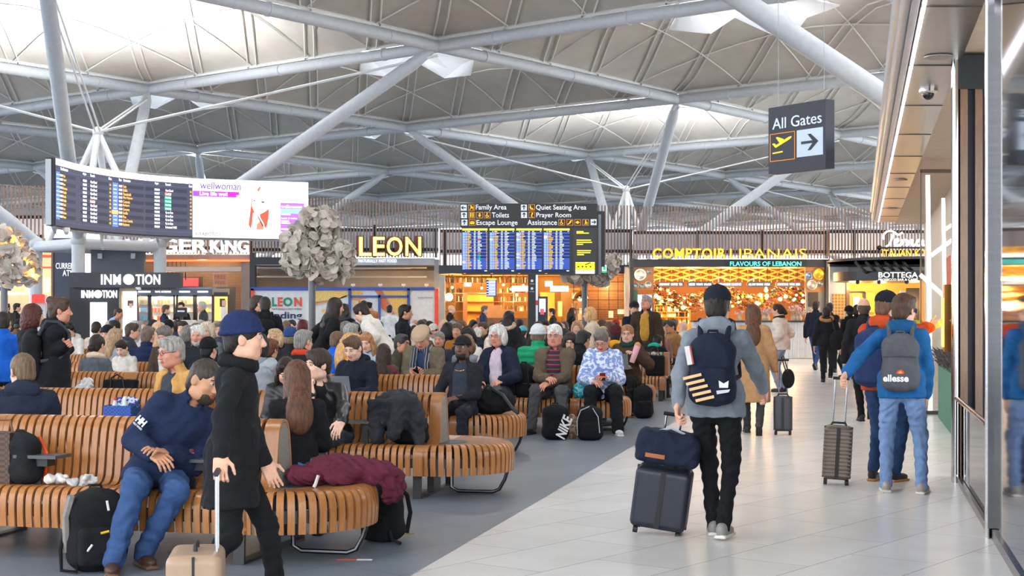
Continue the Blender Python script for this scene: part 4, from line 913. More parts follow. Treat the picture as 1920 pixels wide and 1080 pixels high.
m.build('black_grid', M('plain', '#2a2522'), t); part(t, 'grid_back', M('brick', '#7c5530', b='#4c3420', w=.35, h=.1, wall=1), (1100, 515, 1172, 600, 60, .1)); part(t, 'notice', WHITE, (1141, 583, 1150, 596, 58.9, .02), (1158, 580, 1170, 589, 58.9, .02)); part(t, 'low_panel', M('wood', '#a67b50'), (1105, 600, 1172, 660, 58.8, .1))
part(t, 'lit_board', M('emit', '#fff3da', e=1.6), (960, 536, 990, 546, 58.5, .08), (1032, 536, 1066, 546.5, 58.5, .08)); part(t, 'menu_board', M('emit', '#f4f4f2', e=1.2), (870, 530, 884, 537, 59, .05), (1022, 527, 1036, 537, 59, .05))
part(t, 'notice_frame', M('plain', '#e9c98a'), (1046, 565, 1054, 593, 62, .05)); part(t, 'arch_panel', M('plain', '#8d6a3c'), (1052, 540, 1100, 640, 62.4, .1))
t2 = thing('advert_screen', 'lit advert screen in a dark frame inside the cafe', 'screen', A(1018, 55)); part(t2, 'frame', M('plain', '#2e3640'), (1008, 556, 1027, 640, 55, .12)); part(t2, 'screen', M('emit', '#a9c6f2', e=1.1), (1011, 560, 1023, 585, 54.95, .06)); part(t2, 'screen_picture', M('emit', '#b04a52', e=.6), (1013, 579, 1020, 590, 54.93, .05))
t2 = thing('flight_screen', 'small hanging flight screen inside the golden cafe', 'screen', A(921, 58, zat(557, 58))); part(t2, 'panel', M('emit', '#24356e', e=.8), (912, 523, 931, 556, 58, .08)); m = MB()
for k in range(12): m.px(912.5 + (0 if k % 2 else 4), 526 + 2.4 * k, 929, 527.2 + 2.4 * k, 57.98, .02)
m.build('text_rows', M('emit', '#dfe6ff', e=1), t2); part(t2, 'header', M('emit', '#e8d23a', e=1), (912, 522, 931, 524.5, 57.98, .03)); part(t2, 'hanger', DGREY, (920, 511, 922, 522, 58.03, .04))
bm = []                                             # books: one mesh per size, copied
for h in (.15, .19, .22): m = MB(); m.bb((0, 0, 0), (.045, .13, h)); bm.append(raw_mesh('book', np.concatenate(m.v), m.f, [WHITE], m.m))
bc = [M('plain', c, rough=.7) for c in ('#2c2320', '#4a3026', '#6e2a22', '#d8cdb8', '#2a3442', '#8a6a3a', '#b9a58a', '#3c4a3a', '#1c1a1c')]
nb = 0
for y in (530, 549, 565, 583):
    for x in np.arange(835.5, 988, 2.35):
        if (867 < x < 932 and y > 535) or random.random() < .12 or abs(x - 853) < 2: continue
        if y == 583 and x < 940: continue
        me = random.choice(bm); o = bpy.data.objects.new('book', me); COL.objects.link(o); o.location = P(x, y, 62.64); o.material_slots[0].link = 'OBJECT'; o.material_slots[0].material = random.choice(bc)
        tag(o, 'small book standing in a row on the golden cafe shelves', 'book', 'books on the cafe shelves'); nb += 1
def pendant(x, y, d, r, label, e=3.0, kind='bulb', top=511):
    t = thing('pendant_lamp', label, 'lamp', P(x, y, d), 'pendant lamps in the back shops'); m = MB(); m.tube([P(x, top, d), P(x, y - 2, d)], .012, 5); m.build('cord', M('plain', '#1c1815'), t)
    m = MB(); m.sph(P(x, y, d), r, 10, 7); m.build('bulb', M('emit', '#ffcf78', e=e), t)
    if kind == 'dome': m = MB(); m.lathe([(r * 3.2, 0), (r * 3.0, r * .8), (r * 2.0, r * 2.2), (r * .7, r * 3.1), (.02, r * 3.2)], P(x, y + .3, d), 18); m.build('lamp_shade', M('metal', '#d8c8b0', rough=.15), t, True)
    return t
pendant(842, 557, 58.2, .16, 'large glowing lamp at the left end of the golden cafe', 6); pendant(1088, 560, 58, .10, 'shiny dome lamp hanging right of the dark sign post', 7, 'dome')
for x, y in ((848, 539), (903, 540), (944, 534), (981, 535), (958, 542), (969, 553), (1060, 528), (1131, 533), (1139, 537)): pendant(x, y, 59.5, .05, 'small glowing bulb hanging in the cafe at column of %s' % dict([(848, 'the left shelf end'), (903, 'the small menu board'), (944, 'the upper shelf middle'), (981, 'the lit board top'), (958, 'the lit board left edge'), (969, 'the lower shelf row'), (1060, 'the second lit board'), (1131, 'the black grid, left one'), (1139, 'the black grid, right one')])[x], 9)
LAMPS += [(850, 545, 60, 90), (905, 545, 61.5, 130), (960, 560, 61, 110), (1035, 540, 60.5, 130), (1085, 545, 60, 120), (1140, 540, 59.4, 60)]
t = thing('wood_sculpture', 'tall turned wooden pillar ornament in the cafe', 'ornament', A(1077, 61)); m = MB(); z0 = zat(600, 61); m.lathe([(.12, 0), (.12, .3), (.07, .42), (.16, .7), (.10, .95), (.14, 1.1), (.05, 1.2), (.13, 1.35), (.10, 1.52), (.001, 1.56)], V3(A(1077, 61)[0], 61, z0 - .4), 12); m.build('carving', M('wood', '#5e4630'), t, True); part(t, 'plinth', M('wood', '#6d5236'), (1072, 604, 1082, 662, 60.9, .2))
t = thing('back_bar', 'pale cafe back counter with small machine', 'counter', A(1090, 60)); part(t, 'cabinet', M('plain', '#d8b98c'), (1085, 588, 1104, 655, 60, .4)); part(t, 'machine', WHITE, (1087, 578, 1100, 588, 60.05, .3))
# Lebanese restaurant
t = unit('restaurant front with hanging signs, flowers and warm bulbs', 1370, 54); FR = M('plain', '#2c313d')
part(t, 'fascia', FR, (1186, 486, 1556, 500.5, 54, .4)); part(t, 'pier', FR, (1181, 486, 1188, 700, 53.9, .4)); part(t, 'pier', FR, (1548, 486, 1556, 700, 53.9, .4))
for x, y in ((1183, 489), (1551, 493)): part(t, 'bolt_plate', M('plain', '#3a404c'), (x - 2, y - 4, x + 6, y + 12, 53.85, .06))
part(t, 'back_wall', M('plain', '#7a4a1e', rough=.7), (1186, 498, 1552, 720, 59.5, .2)); part(t, 'side_panel', M('plain', '#b07a58', rough=.7), (1188, 501, 1226, 543, 54.1, .15), (1510, 501, 1548, 547, 54.1, .15)); part(t, 'green_panel', M('plain', '#3f6b55'), (1188, 543, 1196, 700, 54.1, .15)); part(t, 'grey_panel', M('plain', '#7d8486'), (1511, 547, 1548, 700, 54.1, .15)); part(t, 'ceiling', M('plain', '#8a5a2a'), (1186, 498, 1552, 500, 54.5, 5))
part(t, 'floor_slab', M('plain', '#5b4632'), (1186, 672, 1552, 674, 54.5, 4.9)); part(t, 'window_grille', M('plain', '#3a3330'), (1516, 548, 1534, 575, 54.05, .06))
m = MB()
for k in range(-1, 9):
    x = 1222 + k * 36
    for s_ in (-1, 1):
        for y0, y1, d in ((503, 516, 56.95), (514, 526, 56.95)):
            a, b_ = P(x + (0 if s_ > 0 else 40), y0, d), P(x + (40 if s_ > 0 else 0), y1, d); m.tube([a, b_], .035, 5)
for x in np.arange(1226, 1510, 11): m.px(x, 501, x + .8, 530, 57, .05)
m.build('timber_lattice', M('wood', '#a8682c'), t)
for x0, x1, w, h in ((1225, 1359, 2.68, .36),): text('letter', 'COMPTOIR', P(1292, 475, 53.9), w, h, M('emit', '#ffb52e', e=.95), t, space=1.12, bold=.018, depth=.1)
text('letter', 'LIBANAIS', P(1440, 475.5, 53.9), 2.80, .35, M('emit', '#ffb93a', e=.95), t, bold=-.012, depth=.08); text('neon_strapline', 'FLAVOURS OF LEBANON', P(1435.5, 494.5, 53.93), 2.62, .165, M('emit', '#59f0e2', e=.85), t, bold=.01)
part(t, 'strap_panel', M('plain', '#10202b'), (1360, 488, 1512, 500, 53.97, .04))
for (x0, x1, s_, c) in ((1233, 1283, 'BREAKFAST  COFFEE  TEA', '#8a746c'), (1288, 1337, 'MEZZE  WRAPS  SALADS', '#5f6a7a'), (1344, 1393, 'LEBANESE CUISINE', '#9a7a68'), (1400, 1447, 'ALL DAY DINING  GRILLS', '#5f6a7a'), (1454, 1504, 'COCKTAILS  WINE  BEER', '#8f7468')):
    t3 = thing('hanging_sign', 'rounded hanging sign reading %s' % s_.replace('  ', ' ').lower(), 'sign', P((x0 + x1) / 2, 538, 55), 'hanging signs over the restaurant counter'); d = 55; w = (x1 - x0) / F * d / 2; h = .098
    poly = [(w - h + h * math.cos(a), h * math.sin(a)) for a in np.linspace(-1.57, 1.57, 8)] + [(-w + h + h * math.cos(a), h * math.sin(a)) for a in np.linspace(1.57, 4.71, 8)]
    m = MB(); m.prism(poly, P((x0 + x1) / 2, 533, d), (1, 0, 0), UP, .06); m.build('board', M('plain', c), t3); text('lettering', s_, P((x0 + x1) / 2, 533, d - .065), w * 1.72, .085, M('emit', '#ffffff', e=.95), t3, bold=.02)
    for x in (x0 + 8, x1 - 8): m = MB(); m.tube([P(x, 501, d), P(x, 530, d)], .01, 4); m.build('hanging_rod', M('plain', '#2c211a'), t3)
for x, y, r, c, lb in ((1200, 515, .24, '#c9c6c2', 'large silver engraved plate high on the left restaurant panel'), (1217, 509, .10, '#9a9896', 'small grey plate right of the large silver plate'), (1193, 535, .10, '#8e98a2', 'leftmost small blue grey plate in the lower left trio'), (1204, 536, .09, '#9aa0a6', 'middle small grey plate in the lower left trio'), (1215, 534, .13, '#b5b2ae', 'silver plate at the right of the lower left trio'), (1516, 517, .145, '#6f86ad', 'blue plate on the right restaurant panel'), (1535, 514, .22, '#c9a83e', 'large golden plate on the right restaurant panel'), (1522, 534, .20, '#a9a6a2', 'big silver plate under the blue plate'), (1538, 532, .13, '#7f8486', 'grey plate under the golden plate')):
    m = MB(); m.lathe([(.001, .015), (r * .6, .02), (r * .7, .035), (r * .96, .05), (r, .04), (r * .9, 0)], P(x, y, 54.08), 22, (0, -1, 0)); solo(m, 'wall_plate', M('metal', c, rough=.3, metal=.7), lb, 'plate', 'decorative plates on the restaurant panels', 'all')
m = MB(); hv = [M('plain', c) for c in ('#3f4a26', '#5a3a1a', '#8a5a1e', '#b5344a', '#d88a9a', '#7a4a7a', '#c9b23a', '#2c3a20', '#e0a04a', '#c8402a')]
for k in range(2600):
    x = random.uniform(1226, 1512); y = 541 + random.triangular(0, 42, 8) + 10 * math.sin(x * .05); d = 56.2 + random.uniform(-.35, .35) ; c = P(x, y, d); r = random.uniform(.03, .10); a = nrm(rng.normal(size=3)); u = nrm(np.cross(a, V3(.3, .2, .9))); w = np.cross(a, u)
    m.add([c + u * r, c + w * r * .6 + a * .02, c - u * r, c - w * r * .6 + a * .02], [(0, 1, 2, 3)], random.choice((0, 0, 0, 1, 1, 2, 2, 3, 4, 5, 6, 7, 7, 8, 9)))
o = m.build('hanging_flowers', hv, None, origin=P(1369, 590, 56.2)); tag(o, 'mass of flowers and leaves hanging under the restaurant signs', 'flowers'); o['kind'] = 'stuff'
nbulb = 0
for k in range(58):
    x = random.uniform(1230, 1508); y = 538 + random.triangular(0, 50, 22); d = 55.2 + 1.2 * random.random(); m = MB(); m.sph(P(x, y, d), .045 + .03 * (k % 4 == 0), 8, 6); solo(m, 'light_bulb', M('emit', '#ffbe5c', e=11), 'round glowing warm bulb among the hanging restaurant flowers', 'lamp', 'warm bulbs among the flowers')
t = thing('bar_shelving', 'lit bar shelves stocked with bottles left in the restaurant', 'shelf', A(1258, 58)); part(t, 'back_panel', M('emit', '#c87a1e', e=.5), (1226, 556, 1295, 640, 58.4, .1)); m = MB()
SHY = (571, 584, 594, 608)
for y in SHY: m.px(1226, y, 1295, y + 1.3, 57.9, .4)
for x in (1226, 1250, 1272, 1294): m.px(x, 556, x + 1, 640, 57.9, .1)
m.build('shelf', M('wood', '#a8702c'), t)
bv = MB(); bv.lathe([(.034, 0), (.036, .01), (.036, .15), (.014, .20), (.012, .26), (.001, .262)], (0, 0, 0), 8); bme = raw_mesh('bottle', np.concatenate(bv.v), bv.f, [WHITE], bv.m, True); bcol = [M('plain', c, rough=.15) for c in ('#3a2210', '#6e3a12', '#2c3a1c', '#d8c9a8', '#e8dcc0', '#1c1a18', '#b5842c')]
for y in SHY:
    for x in np.arange(1228.5, 1293, 3.1):
        if random.random() < .15: continue
        o = bpy.data.objects.new('bottle', bme); COL.objects.link(o); o.location = P(x, y, 58.05); o.material_slots[0].link = 'OBJECT'; o.material_slots[0].material = random.choice(bcol)
        tag(o, 'bottle standing in a row on the lit restaurant bar shelves', 'bottle', 'bottles on the bar shelves')
t = thing('bar_counter', 'white ribbed bar counter under the restaurant flowers', 'counter', A(1420, 52.5)); part(t, 'top', M('plain', '#3a3532'), (1300, 601, 1548, 604, 52.4, 1.0)); m = MB()
m.px(1300, 604, 1545, 672, 52.6, .7)
for x in np.arange(1480, 1545, 3.4): m.tube([P(x, 604, 52.6), P(x, 671, 52.6)], .034, 6)
m.build('ribbed_front', M('plain', '#dfe2e4', rough=.5), t); part(t, 'kick_plate', M('plain', '#4a4644'), (1300, 671, 1546, 676, 52.65, .6)); part(t, 'cable_bump', M('plain', '#8f9c5a'), (1492, 603, 1503, 604.4, 52.5, .1))
for k, (x, h) in enumerate(((1386, 9), (1433, 10), (1440, 12), (1487, 15), (1494, 14), (1421, 8), (1500, 9), (1515, 11))):
    m = MB(); z0 = P(x, 601, 52.8); m.lathe([(.07, 0), (.09, .08), (.05, .18), (.06, .24)], z0, 10)
    for q in range(14): a = random.uniform(0, 6.28); tip = z0 + V3(.16 * math.cos(a), .1 * math.sin(a), h / F * 52.8 * 2 * random.uniform(.6, 1)); m.tube([z0 + V3(0, 0, .2), (z0 + tip) / 2 + V3(0, 0, .15), tip], .010, 4); m.sph(tip, .03, 6, 4, 1)
    solo(m, 'flower_vase', [M('plain', '#b9a890'), M('plain', '#cfb7c8')], 'flower vase standing on the ribbed bar counter', 'vase', 'flower vases on the bar counter')
t = thing('menu_screen', 'bright white menu screen by the left restaurant pier', 'screen', A(1209, 52)); part(t, 'panel', M('emit', '#eef3fb', e=1.2), (1197, 554, 1221.5, 582, 52, .06)); part(t, 'frame', M('plain', '#9fb0c4'), (1195.5, 552, 1223, 660, 52.07, .1))
LAMPS += [(1240, 535, 56.4, 150), (1300, 530, 56.4, 170), (1360, 528, 56.4, 170), (1420, 530, 56.4, 170), (1480, 535, 56.4, 170), (1330, 575, 55.2, 80), (1440, 575, 55.2, 80), (1260, 565, 57.2, 70), (1205, 520, 53, 14), (1530, 520, 53, 14)]
# prosecco bar and its ring canopy
t = unit('prosecco bar with black curved canopy and white walls', 1650, 50)
part(t, 'fascia', FR, (1556, 489, 1760, 500, 51, .4)); part(t, 'white_wall', M('plain', '#d5d5d4'), (1556, 500, 1590, 700, 51.1, .2)); part(t, 'upper_wall', M('plain', '#cfd0d2'), (1556, 499, 1750, 516, 51.3, .2)); part(t, 'tile_panel', M('brick', '#c8842a', b='#e6c890', w=.11, h=.11, off=0, mortar=.01, wall=1), (1561, 551, 1585, 605, 51.05, .05))
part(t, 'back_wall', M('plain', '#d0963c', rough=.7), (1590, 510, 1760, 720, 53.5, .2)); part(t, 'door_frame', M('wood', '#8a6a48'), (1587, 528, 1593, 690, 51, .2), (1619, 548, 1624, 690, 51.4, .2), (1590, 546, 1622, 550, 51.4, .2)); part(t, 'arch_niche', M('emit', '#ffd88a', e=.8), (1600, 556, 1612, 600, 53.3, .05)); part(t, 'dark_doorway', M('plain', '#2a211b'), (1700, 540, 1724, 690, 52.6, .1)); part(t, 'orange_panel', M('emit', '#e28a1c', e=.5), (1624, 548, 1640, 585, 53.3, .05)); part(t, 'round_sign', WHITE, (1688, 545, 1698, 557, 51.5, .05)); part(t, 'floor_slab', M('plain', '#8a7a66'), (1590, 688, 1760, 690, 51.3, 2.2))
ctr = A(1690, 49.6); m = MB(); z0, z1 = zat(527, 49), zat(510, 49)
m.lathe([(2.25, z0), (2.25, z1), (.01, z1 + .02)], V3(ctr[0], ctr[1], 0), 40); m.lathe([(.01, z0), (2.25, z0 - .01)], V3(ctr[0], ctr[1], 0), 40); m.build('canopy_drum', M('plain', '#1b1a1c', rough=.35), t, True)
text('letter', 'BOTTEGA', P(1684, 515.5, 47.22), 1.27, .18, M('emit', '#f2f2f0', e=.7), t, bold=.015); text('letter', 'PROSECCO BAR & CAFFÈ', P(1684, 523.8, 47.22), 1.27, .085, M('emit', '#f2f2f0', e=.7), t, bold=.01)
m = MB(); m.lathe([(3.3, .0), (3.3, .07), (3.15, .10), (3.1, .0), (3.3, 0)], V3(A(1740, 49)[0], 49, zat(490, 48)), 60); m.build('ring_canopy', M('plain', '#26221f', rough=.35), t, True)
for x in (1612, 1632, 1650, 1668, 1685, 1702): m = MB(); m.tube([P(x - 8, 492, 47), P(x + 12, 511, 48)], .05, 6); m.build('canopy_strut', M('plain', '#1d1c1d'), t)
for x in (1608, 1648, 1700): m = MB(); m.sph(P(x, 529, 47.6), .07, 8, 6); m.build('spot_lamp', BLK, t)
LAMPS += [(8, 480, 31, 60), (30, 500, 31, 40), (1605, 565, 52.5, 50), (1650, 550, 52.2, 90), (1600, 535, 50.5, 20), (1715, 570, 52.3, 40)]
# Italian kitchen lettering on the slats
t = thing('neon_script', 'white neon script sign with yellow letters below', 'sign', P(1700, 486, 50.6)); m = MB()
sc = lambda pts: spline([tuple(p) for p in pts], 5)
for pts in ([(1657, 449), (1657, 440), (1664, 434), (1674, 434), (1684, 440), (1692, 436)], [(1676, 437), (1671, 450), (1667, 459), (1661, 462)], [(1678, 456), (1684, 452), (1683, 448), (1678, 451), (1678, 459), (1684, 461), (1690, 455), (1692, 449), (1690, 460), (1694, 451), (1699, 450), (1699, 455)], [(1699, 461), (1702, 451), (1701, 461), (1706, 452), (1711, 450), (1710, 457), (1713, 461), (1719, 455), (1724, 449), (1719, 453), (1720, 460), (1727, 459), (1730, 450), (1731, 459), (1735, 460)]):
    m.tube([P(x, y, 50.6) for x, y in sc(pts)], .035, 6)
m.build('neon_tube', M('emit', '#fff4f0', e=1.2), t, True); text('letter', 'ITALIAN KITCHEN', P(1716, 474.5, 50.6), 2.28, .23, M('emit', '#ffb428', e=.95), t, bold=.01); text('letter', 'PASTA   PIZZA', P(1699, 492, 50.6), 1.12, .10, M('emit', '#e88a2a', e=1.2), t)
m = MB(); m.tube([P(1649, 464.5, 50.7), P(1760, 464.5, 50.7)], .03, 6); m.sph(P(1649, 464.5, 50.7), .09, 8, 6); m.build('support_bar', M('plain', '#1d1c1f'), t)
# electronics kiosk
t = unit('dark electronics kiosk with glowing white letters and lit shelves', 285, 48); KD = M('plain', '#2f323b', rough=.5); KB = M('plain', '#25272e', rough=.5)
part(t, 'header', KD, (130, 511, 337, 539, 47.6, .5)); part(t, 'left_wall', KB, (130, 538, 224, 690, 48, .5)); part(t, 'back_wall', M('plain', '#3b3a3c'), (224, 538, 440, 690, 50.4, .2)); part(t, 'wood_post', M('plain', '#9b8a78'), (224, 537, 256, 546, 47.9, .3), (223, 546, 228, 690, 47.9, .3), (398, 541, 427, 552, 47.9, .3)); part(t, 'second_header', M('plain', '#5b6272'), (256, 540, 398, 556, 48, .5)); part(t, 'roof_edge', M('plain', '#7a86a4', rough=.4), (330, 538.5, 398, 542, 47.95, .6))
def logo(x0, x1, y0, y1, d, h):
    w = x1 - x0; em = M('emit', '#ffffff', e=1.2); text('letter', 'INM', P(x0 + w * .165, (y0 + y1) / 2, d), w * .33 / F * d, h, em, t, space=1.08, bold=.012, depth=.05); text('letter', 'TION', P(x0 + w * .79, (y0 + y1) / 2, d), w * .41 / F * d, h, em, t, space=1.08, bold=.012, depth=.05)
    m = MB(); m.lathe([(h * .52, 0), (h * .52, .05), (.001, .05)], P(x0 + w * .465, (y0 + y1) / 2, d), 20, (0, -1, 0)); m.build('round_letter', em, t)
logo(190, 301, 514, 534, 47.55, .33); logo(153, 220, 544, 559, 47.95, .25)
part(t, 'white_lightbox', M('emit', '#f4f8ff', e=1.6), (169, 567, 200, 650, 47.95, .06)); part(t, 'advert_lightbox', M('emit', '#ffffff', e=1.4), (230.5, 546.5, 255.5, 650, 47.85, .06)); part(t, 'advert_hair', M('plain', '#6b4a34'), (239, 563, 250, 574, 47.84, .012)); part(t, 'advert_face', M('plain', '#e6c9b4'), (242, 569, 248, 578, 47.83, .012))
part(t, 'advert_lightbox', M('emit', '#e9b05a', e=.9), (402, 556, 426, 650, 47.85, .06)); part(t, 'advert_figure', M('plain', '#f0e8e0'), (414, 575, 426, 620, 47.84, .012)); part(t, 'advert_hair', M('plain', '#3a2c2a'), (412, 560, 422, 575, 47.83, .012)); part(t, 'advert_face', M('plain', '#d9b090'), (416, 563, 424, 574, 47.82, .012)); part(t, 'advert_top', KB, (401, 548, 427, 556, 47.85, .06))
for x0, x1, s_ in ((257, 284, ''), (289, 322, 'TRAVEL ACCESSORIES'), (334, 358, ''), (368, 392, '')):
    if s_: text('lettering', s_, P((x0 + x1) / 2, 547, 47.97), (x1 - x0 - 3) / F * 48, .055, M('emit', '#ffffff', e=1.2), t)
    else: part(t, 'lit_label', M('emit', '#e8ecf4', e=1.0), (x0 + 2, 545.5, x1 - 2, 548.5, 47.97, .02))
for x in (256, 277, 281, 325, 331, 362, 366, 397): part(t, 'upright', KB, (x, 553, x + 3, 690, 48, .15))
for x0, x1, c in ((256, 277, '#8a8f9a'), (281, 325, '#c9c2bc'), (331, 362, '#a9a29c'), (366, 397, '#b5b0aa')):
    part(t, 'lit_display', M('emit', c, e=.35), (x0, 555, x1, 690, 49.3, .05)); m = MB()
    for y in (570, 585, 600, 612): m.px(x0, y, x1, y + .8, 48.9, .4)
    m.build('shelf', M('plain', '#5a5a60'), t)
gm = MB(); gm.bb((-.04, 0, 0), (.04, .03, .13)); gme = raw_mesh('product_box', np.concatenate(gm.v), gm.f, [WHITE], gm.m); gcol = {281: ['#c8453a', '#d65a4a', '#e8e0dc', '#b83a34'], 256: ['#2f6fb0', '#e8e8e8', '#3a3a40'], 331: ['#e8e4e0', '#c8584a', '#3a3a3e'], 366: ['#e8e4e0', '#5a5a5e', '#c9a04a']}
for x0, x1 in ((256, 277), (281, 325), (331, 362), (366, 397)):
    for y in (570, 585, 600, 612):
        for x in np.arange(x0 + 4, x1 - 3, 6.2):
            o = bpy.data.objects.new('product_box', gme); COL.objects.link(o); o.location = P(x, y, 48.95); o.material_slots[0].link = 'OBJECT'; o.material_slots[0].material = M('plain', random.choice(gcol[x0]))
            tag(o, 'small packaged gadget on the lit kiosk shelves', 'box', 'packaged gadgets on the kiosk shelves')
t = thing('till', 'black till with a small screen at the kiosk', 'till', A(338, 46.5)); part(t, 'counter', M('plain', '#d8d8d8'), (318, 600, 362, 690, 46.6, .5)); part(t, 'screen', M('plain', '#1c1f26'), (329, 577, 350, 594, 46.5, .06)); part(t, 'stand', BLK, (337, 594, 342, 600, 46.6, .1)); text('screen_logo', 'INMOTION', P(339.5, 583.5, 46.46), .22, .05, M('emit', '#dcdcf0', e=.8), t)
m = MB(); m.box(P(350, 598, 46.8), (.1, .1, .12)); t = thing('security_camera', 'white security camera on the kiosk header', 'camera', P(258, 538, 47.4)); part(t, 'bracket', WHITE, (254, 538.5, 262, 541, 47.5, .2)); part(t, 'body', WHITE, (256, 540, 261, 543.5, 47.3, .25))
LAMPS += [(303, 560, 48.6, 40), (345, 560, 48.6, 30), (382, 560, 48.6, 30), (266, 560, 48.6, 20)]
# petal lamp trees
def petals(x, d, poly, zb, label, lit=False, n=230):
    t = thing('petal_lamp_tree', label, 'lamp', A(x, d), 'petal lamp trees'); m = MB(); m.tube([A(x, d), A(x, d, zb)], .075, 12); m.tube([A(x, d), A(x, d, .03)], .25, 16); m.build('pole', M('plain', '#62686f', rough=.35), t, True)
    m = MB(); rr = MB()
    for (px_, py, r) in poly:
        c = P(px_, py, d); R = r / F * d; rr.tube([A(x, d, zb - .05), (A(x, d, zb) + c) / 2, c], .02, 5)
        for k in range(int(n * R * R * 4.6) + 24):
            u = nrm(rng.normal(size=3)); p = c + u * R * random.uniform(.66, 1.06); nn = nrm(u + .8 * rng.normal(size=3)); a = nrm(np.cross(nn, V3(.2, .5, .8))); b_ = np.cross(nn, a); s_ = random.uniform(.075, .125); q = [p + a * s_ * math.cos(t_) + b_ * s_ * .86 * math.sin(t_) + nn * .25 * s_ * (math.cos(t_) ** 2) for t_ in np.linspace(0, 2 * math.pi, 11)[:-1]]
            m.add(q + [v - nn * .006 for v in q], [tuple(range(10)), tuple(range(10, 20))[::-1]] + [(i, i + 10, (i + 1) % 10 + 10, (i + 1) % 10) for i in range(10)])
    m.build('petals', M('plain', '#c9c0b5', rough=.6), t); rr.build('stalk', M('plain', '#7a5f48'), t)
    if lit:
        b = MB()
        for (px_, py, r) in poly:
            for k in range(16): u = nrm(rng.normal(size=3)); b.sph(P(px_, py, d) + u * r / F * d * .7, .03, 6, 4)
        b.build('bulbs', M('emit', '#ffa940', e=40), t)
    return t
petals(585, 30, [(596, 426, 38), (561, 456, 33), (604, 474, 36), (640, 478, 26), (556, 492, 28), (596, 500, 26), (634, 503, 24)], zat(505, 30), 'tall petal lamp tree standing in front of the hoarding')
petals(8, 31, [(8, 462, 36), (-22, 492, 34), (40, 498, 32), (12, 508, 28), (52, 512, 22)], zat(515, 31), 'petal lamp tree at the left edge, glowing golden', True)
petals(1096, 38, [(1068, 508, 20), (1082, 520, 13), (1124, 512, 22), (1144, 496, 19), (1107, 517, 14)], zat(520, 38), 'petal lamp tree half hidden behind the departures board')
# ---------------------------------------------------------------- hanging "All Gates" banner
SBLK = M('plain', '#14161b', rough=.45); SGRY = M('emit', '#c3ccd8', e=.35); YEL = M('emit', '#f2c21c', e=.55); ORG = M('emit', '#e88a2a', e=.5); LTXT = M('emit', '#cfd6e0', e=.45)
t = thing('hanging_sign', 'dark hanging sign reading All Gates with a plane and an arrow', 'sign', P(1495, 320, 24))
a, b = P(1441, 262, 24.25), P(1548, 257, 23.2); u = nrm((b - a) * V3(1, 1, 0)); wd = np.linalg.norm((b - a)[:2]); n_ = np.cross(u, UP); c0 = (a + b) / 2; c0[2] = 0
zt, zb = zat(194, 23.7), zat(320.5, 23.7); hh = zt - zb; cc = c0 + V3(0, 0, (zt + zb) / 2); Rb = np.stack([u, -n_, UP], 1)
m = MB(); m.box(cc - n_ * .10, (wd, .20, hh), Rb); m.build('panel', M('plain', '#2b2e3a', rough=.55), t)
L = lambda x, y, k=.004: cc + u * (x * wd) + UP * (y * hh) + n_ * k          # x,y from -.5 to .5 on the face
text('lettering', 'All Gates', L(.01, .245), wd * .86, hh * .165, M('emit', '#b9c3d2', e=.35), t, u=u)
def face(name, pts, mat, k=.003, th=.004): m = MB(); m.prism([(x * wd, y * hh) for x, y in pts], cc + n_ * k, u, UP, th); return m.build(name, mat, t)
face('arrow_panel', [(.01, -.30), (.46, -.30), (.46, .10), (.01, .10)], M('emit', '#a9b6c6', e=.25))
face('arrow', [(.09, -.115), (.285, -.115), (.20, -.215), (.255, -.215), (.385, -.095), (.255, .025), (.20, .025), (.285, -.075), (.09, -.075)], M('plain', '#23262f'), .009)
def plane(name, pts): face(name, pts, YEL)
m = MB(); q = [(-.465, -.315), (-.03, -.315), (-.03, .095), (-.465, .095)]
m.tube([L(x, y, .004) for x, y in q], .007, 4, True); m.build('frame_line', ORG, t)
face('plane', [(-.43, -.05), (-.39, -.045), (-.355, -.075), (-.13, .025), (-.085, .03), (-.085, .01), (-.115, -.012), (-.36, -.115), (-.375, -.11)], YEL); face('plane_wing', [(-.36, .035), (-.335, .045), (-.22, .0), (-.255, -.06), (-.29, -.055)], YEL, .003, .005); face('runway_line', [(-.42, -.205), (-.24, -.195), (-.24, -.175), (-.42, -.185)], YEL)
m = MB()
for x in (-.4, .4): m.tube([cc + u * x * wd + UP * hh * .5 - n_ * .1, V3(*(cc + u * x * wd - n_ * .1)[:2], 12.6)], .004, 4)
m.build('suspension_wire', M('plain', '#9aa0a6'), t)
# ---------------------------------------------------------------- departures board with direction panels
D = 35.0
t = thing('departures_board', 'black departures board on a post under yellow and white direction signs', 'sign', A(998, D)); bp = lambda x, y, k=.0: P(x, y, D) - V3(0, k, 0)
m = MB(); m.px(863, 381.5, 1120, 426, D, .35); m.build('sign_panel', M('plain', '#0d0e12', rough=.4), t); m = MB(); m.px(866.5, 426, 1122, 515, D + .02, .33); m.build('screen_housing', M('plain', '#0b0c10', rough=.35), t)
m = MB(); m.px(990, 515, 1004.5, 661, D + .05, .22); m.px(1004.5, 515, 1008.5, 661, D + .08, .2, 1); m.px(986, 658, 1010, 661, D, .4); m.build('post', [M('plain', '#17191e', rough=.4), M('metal', '#b9bcc0', rough=.3)], t)
m = MB(); m.px(1120, 396, 1134, 500, D + .4, .25); m.px(1122, 402, 1127, 515, D + .1, .3, 1); m.build('side_bracket', [M('plain', '#3c424d'), M('plain', '#8b9099')], t)
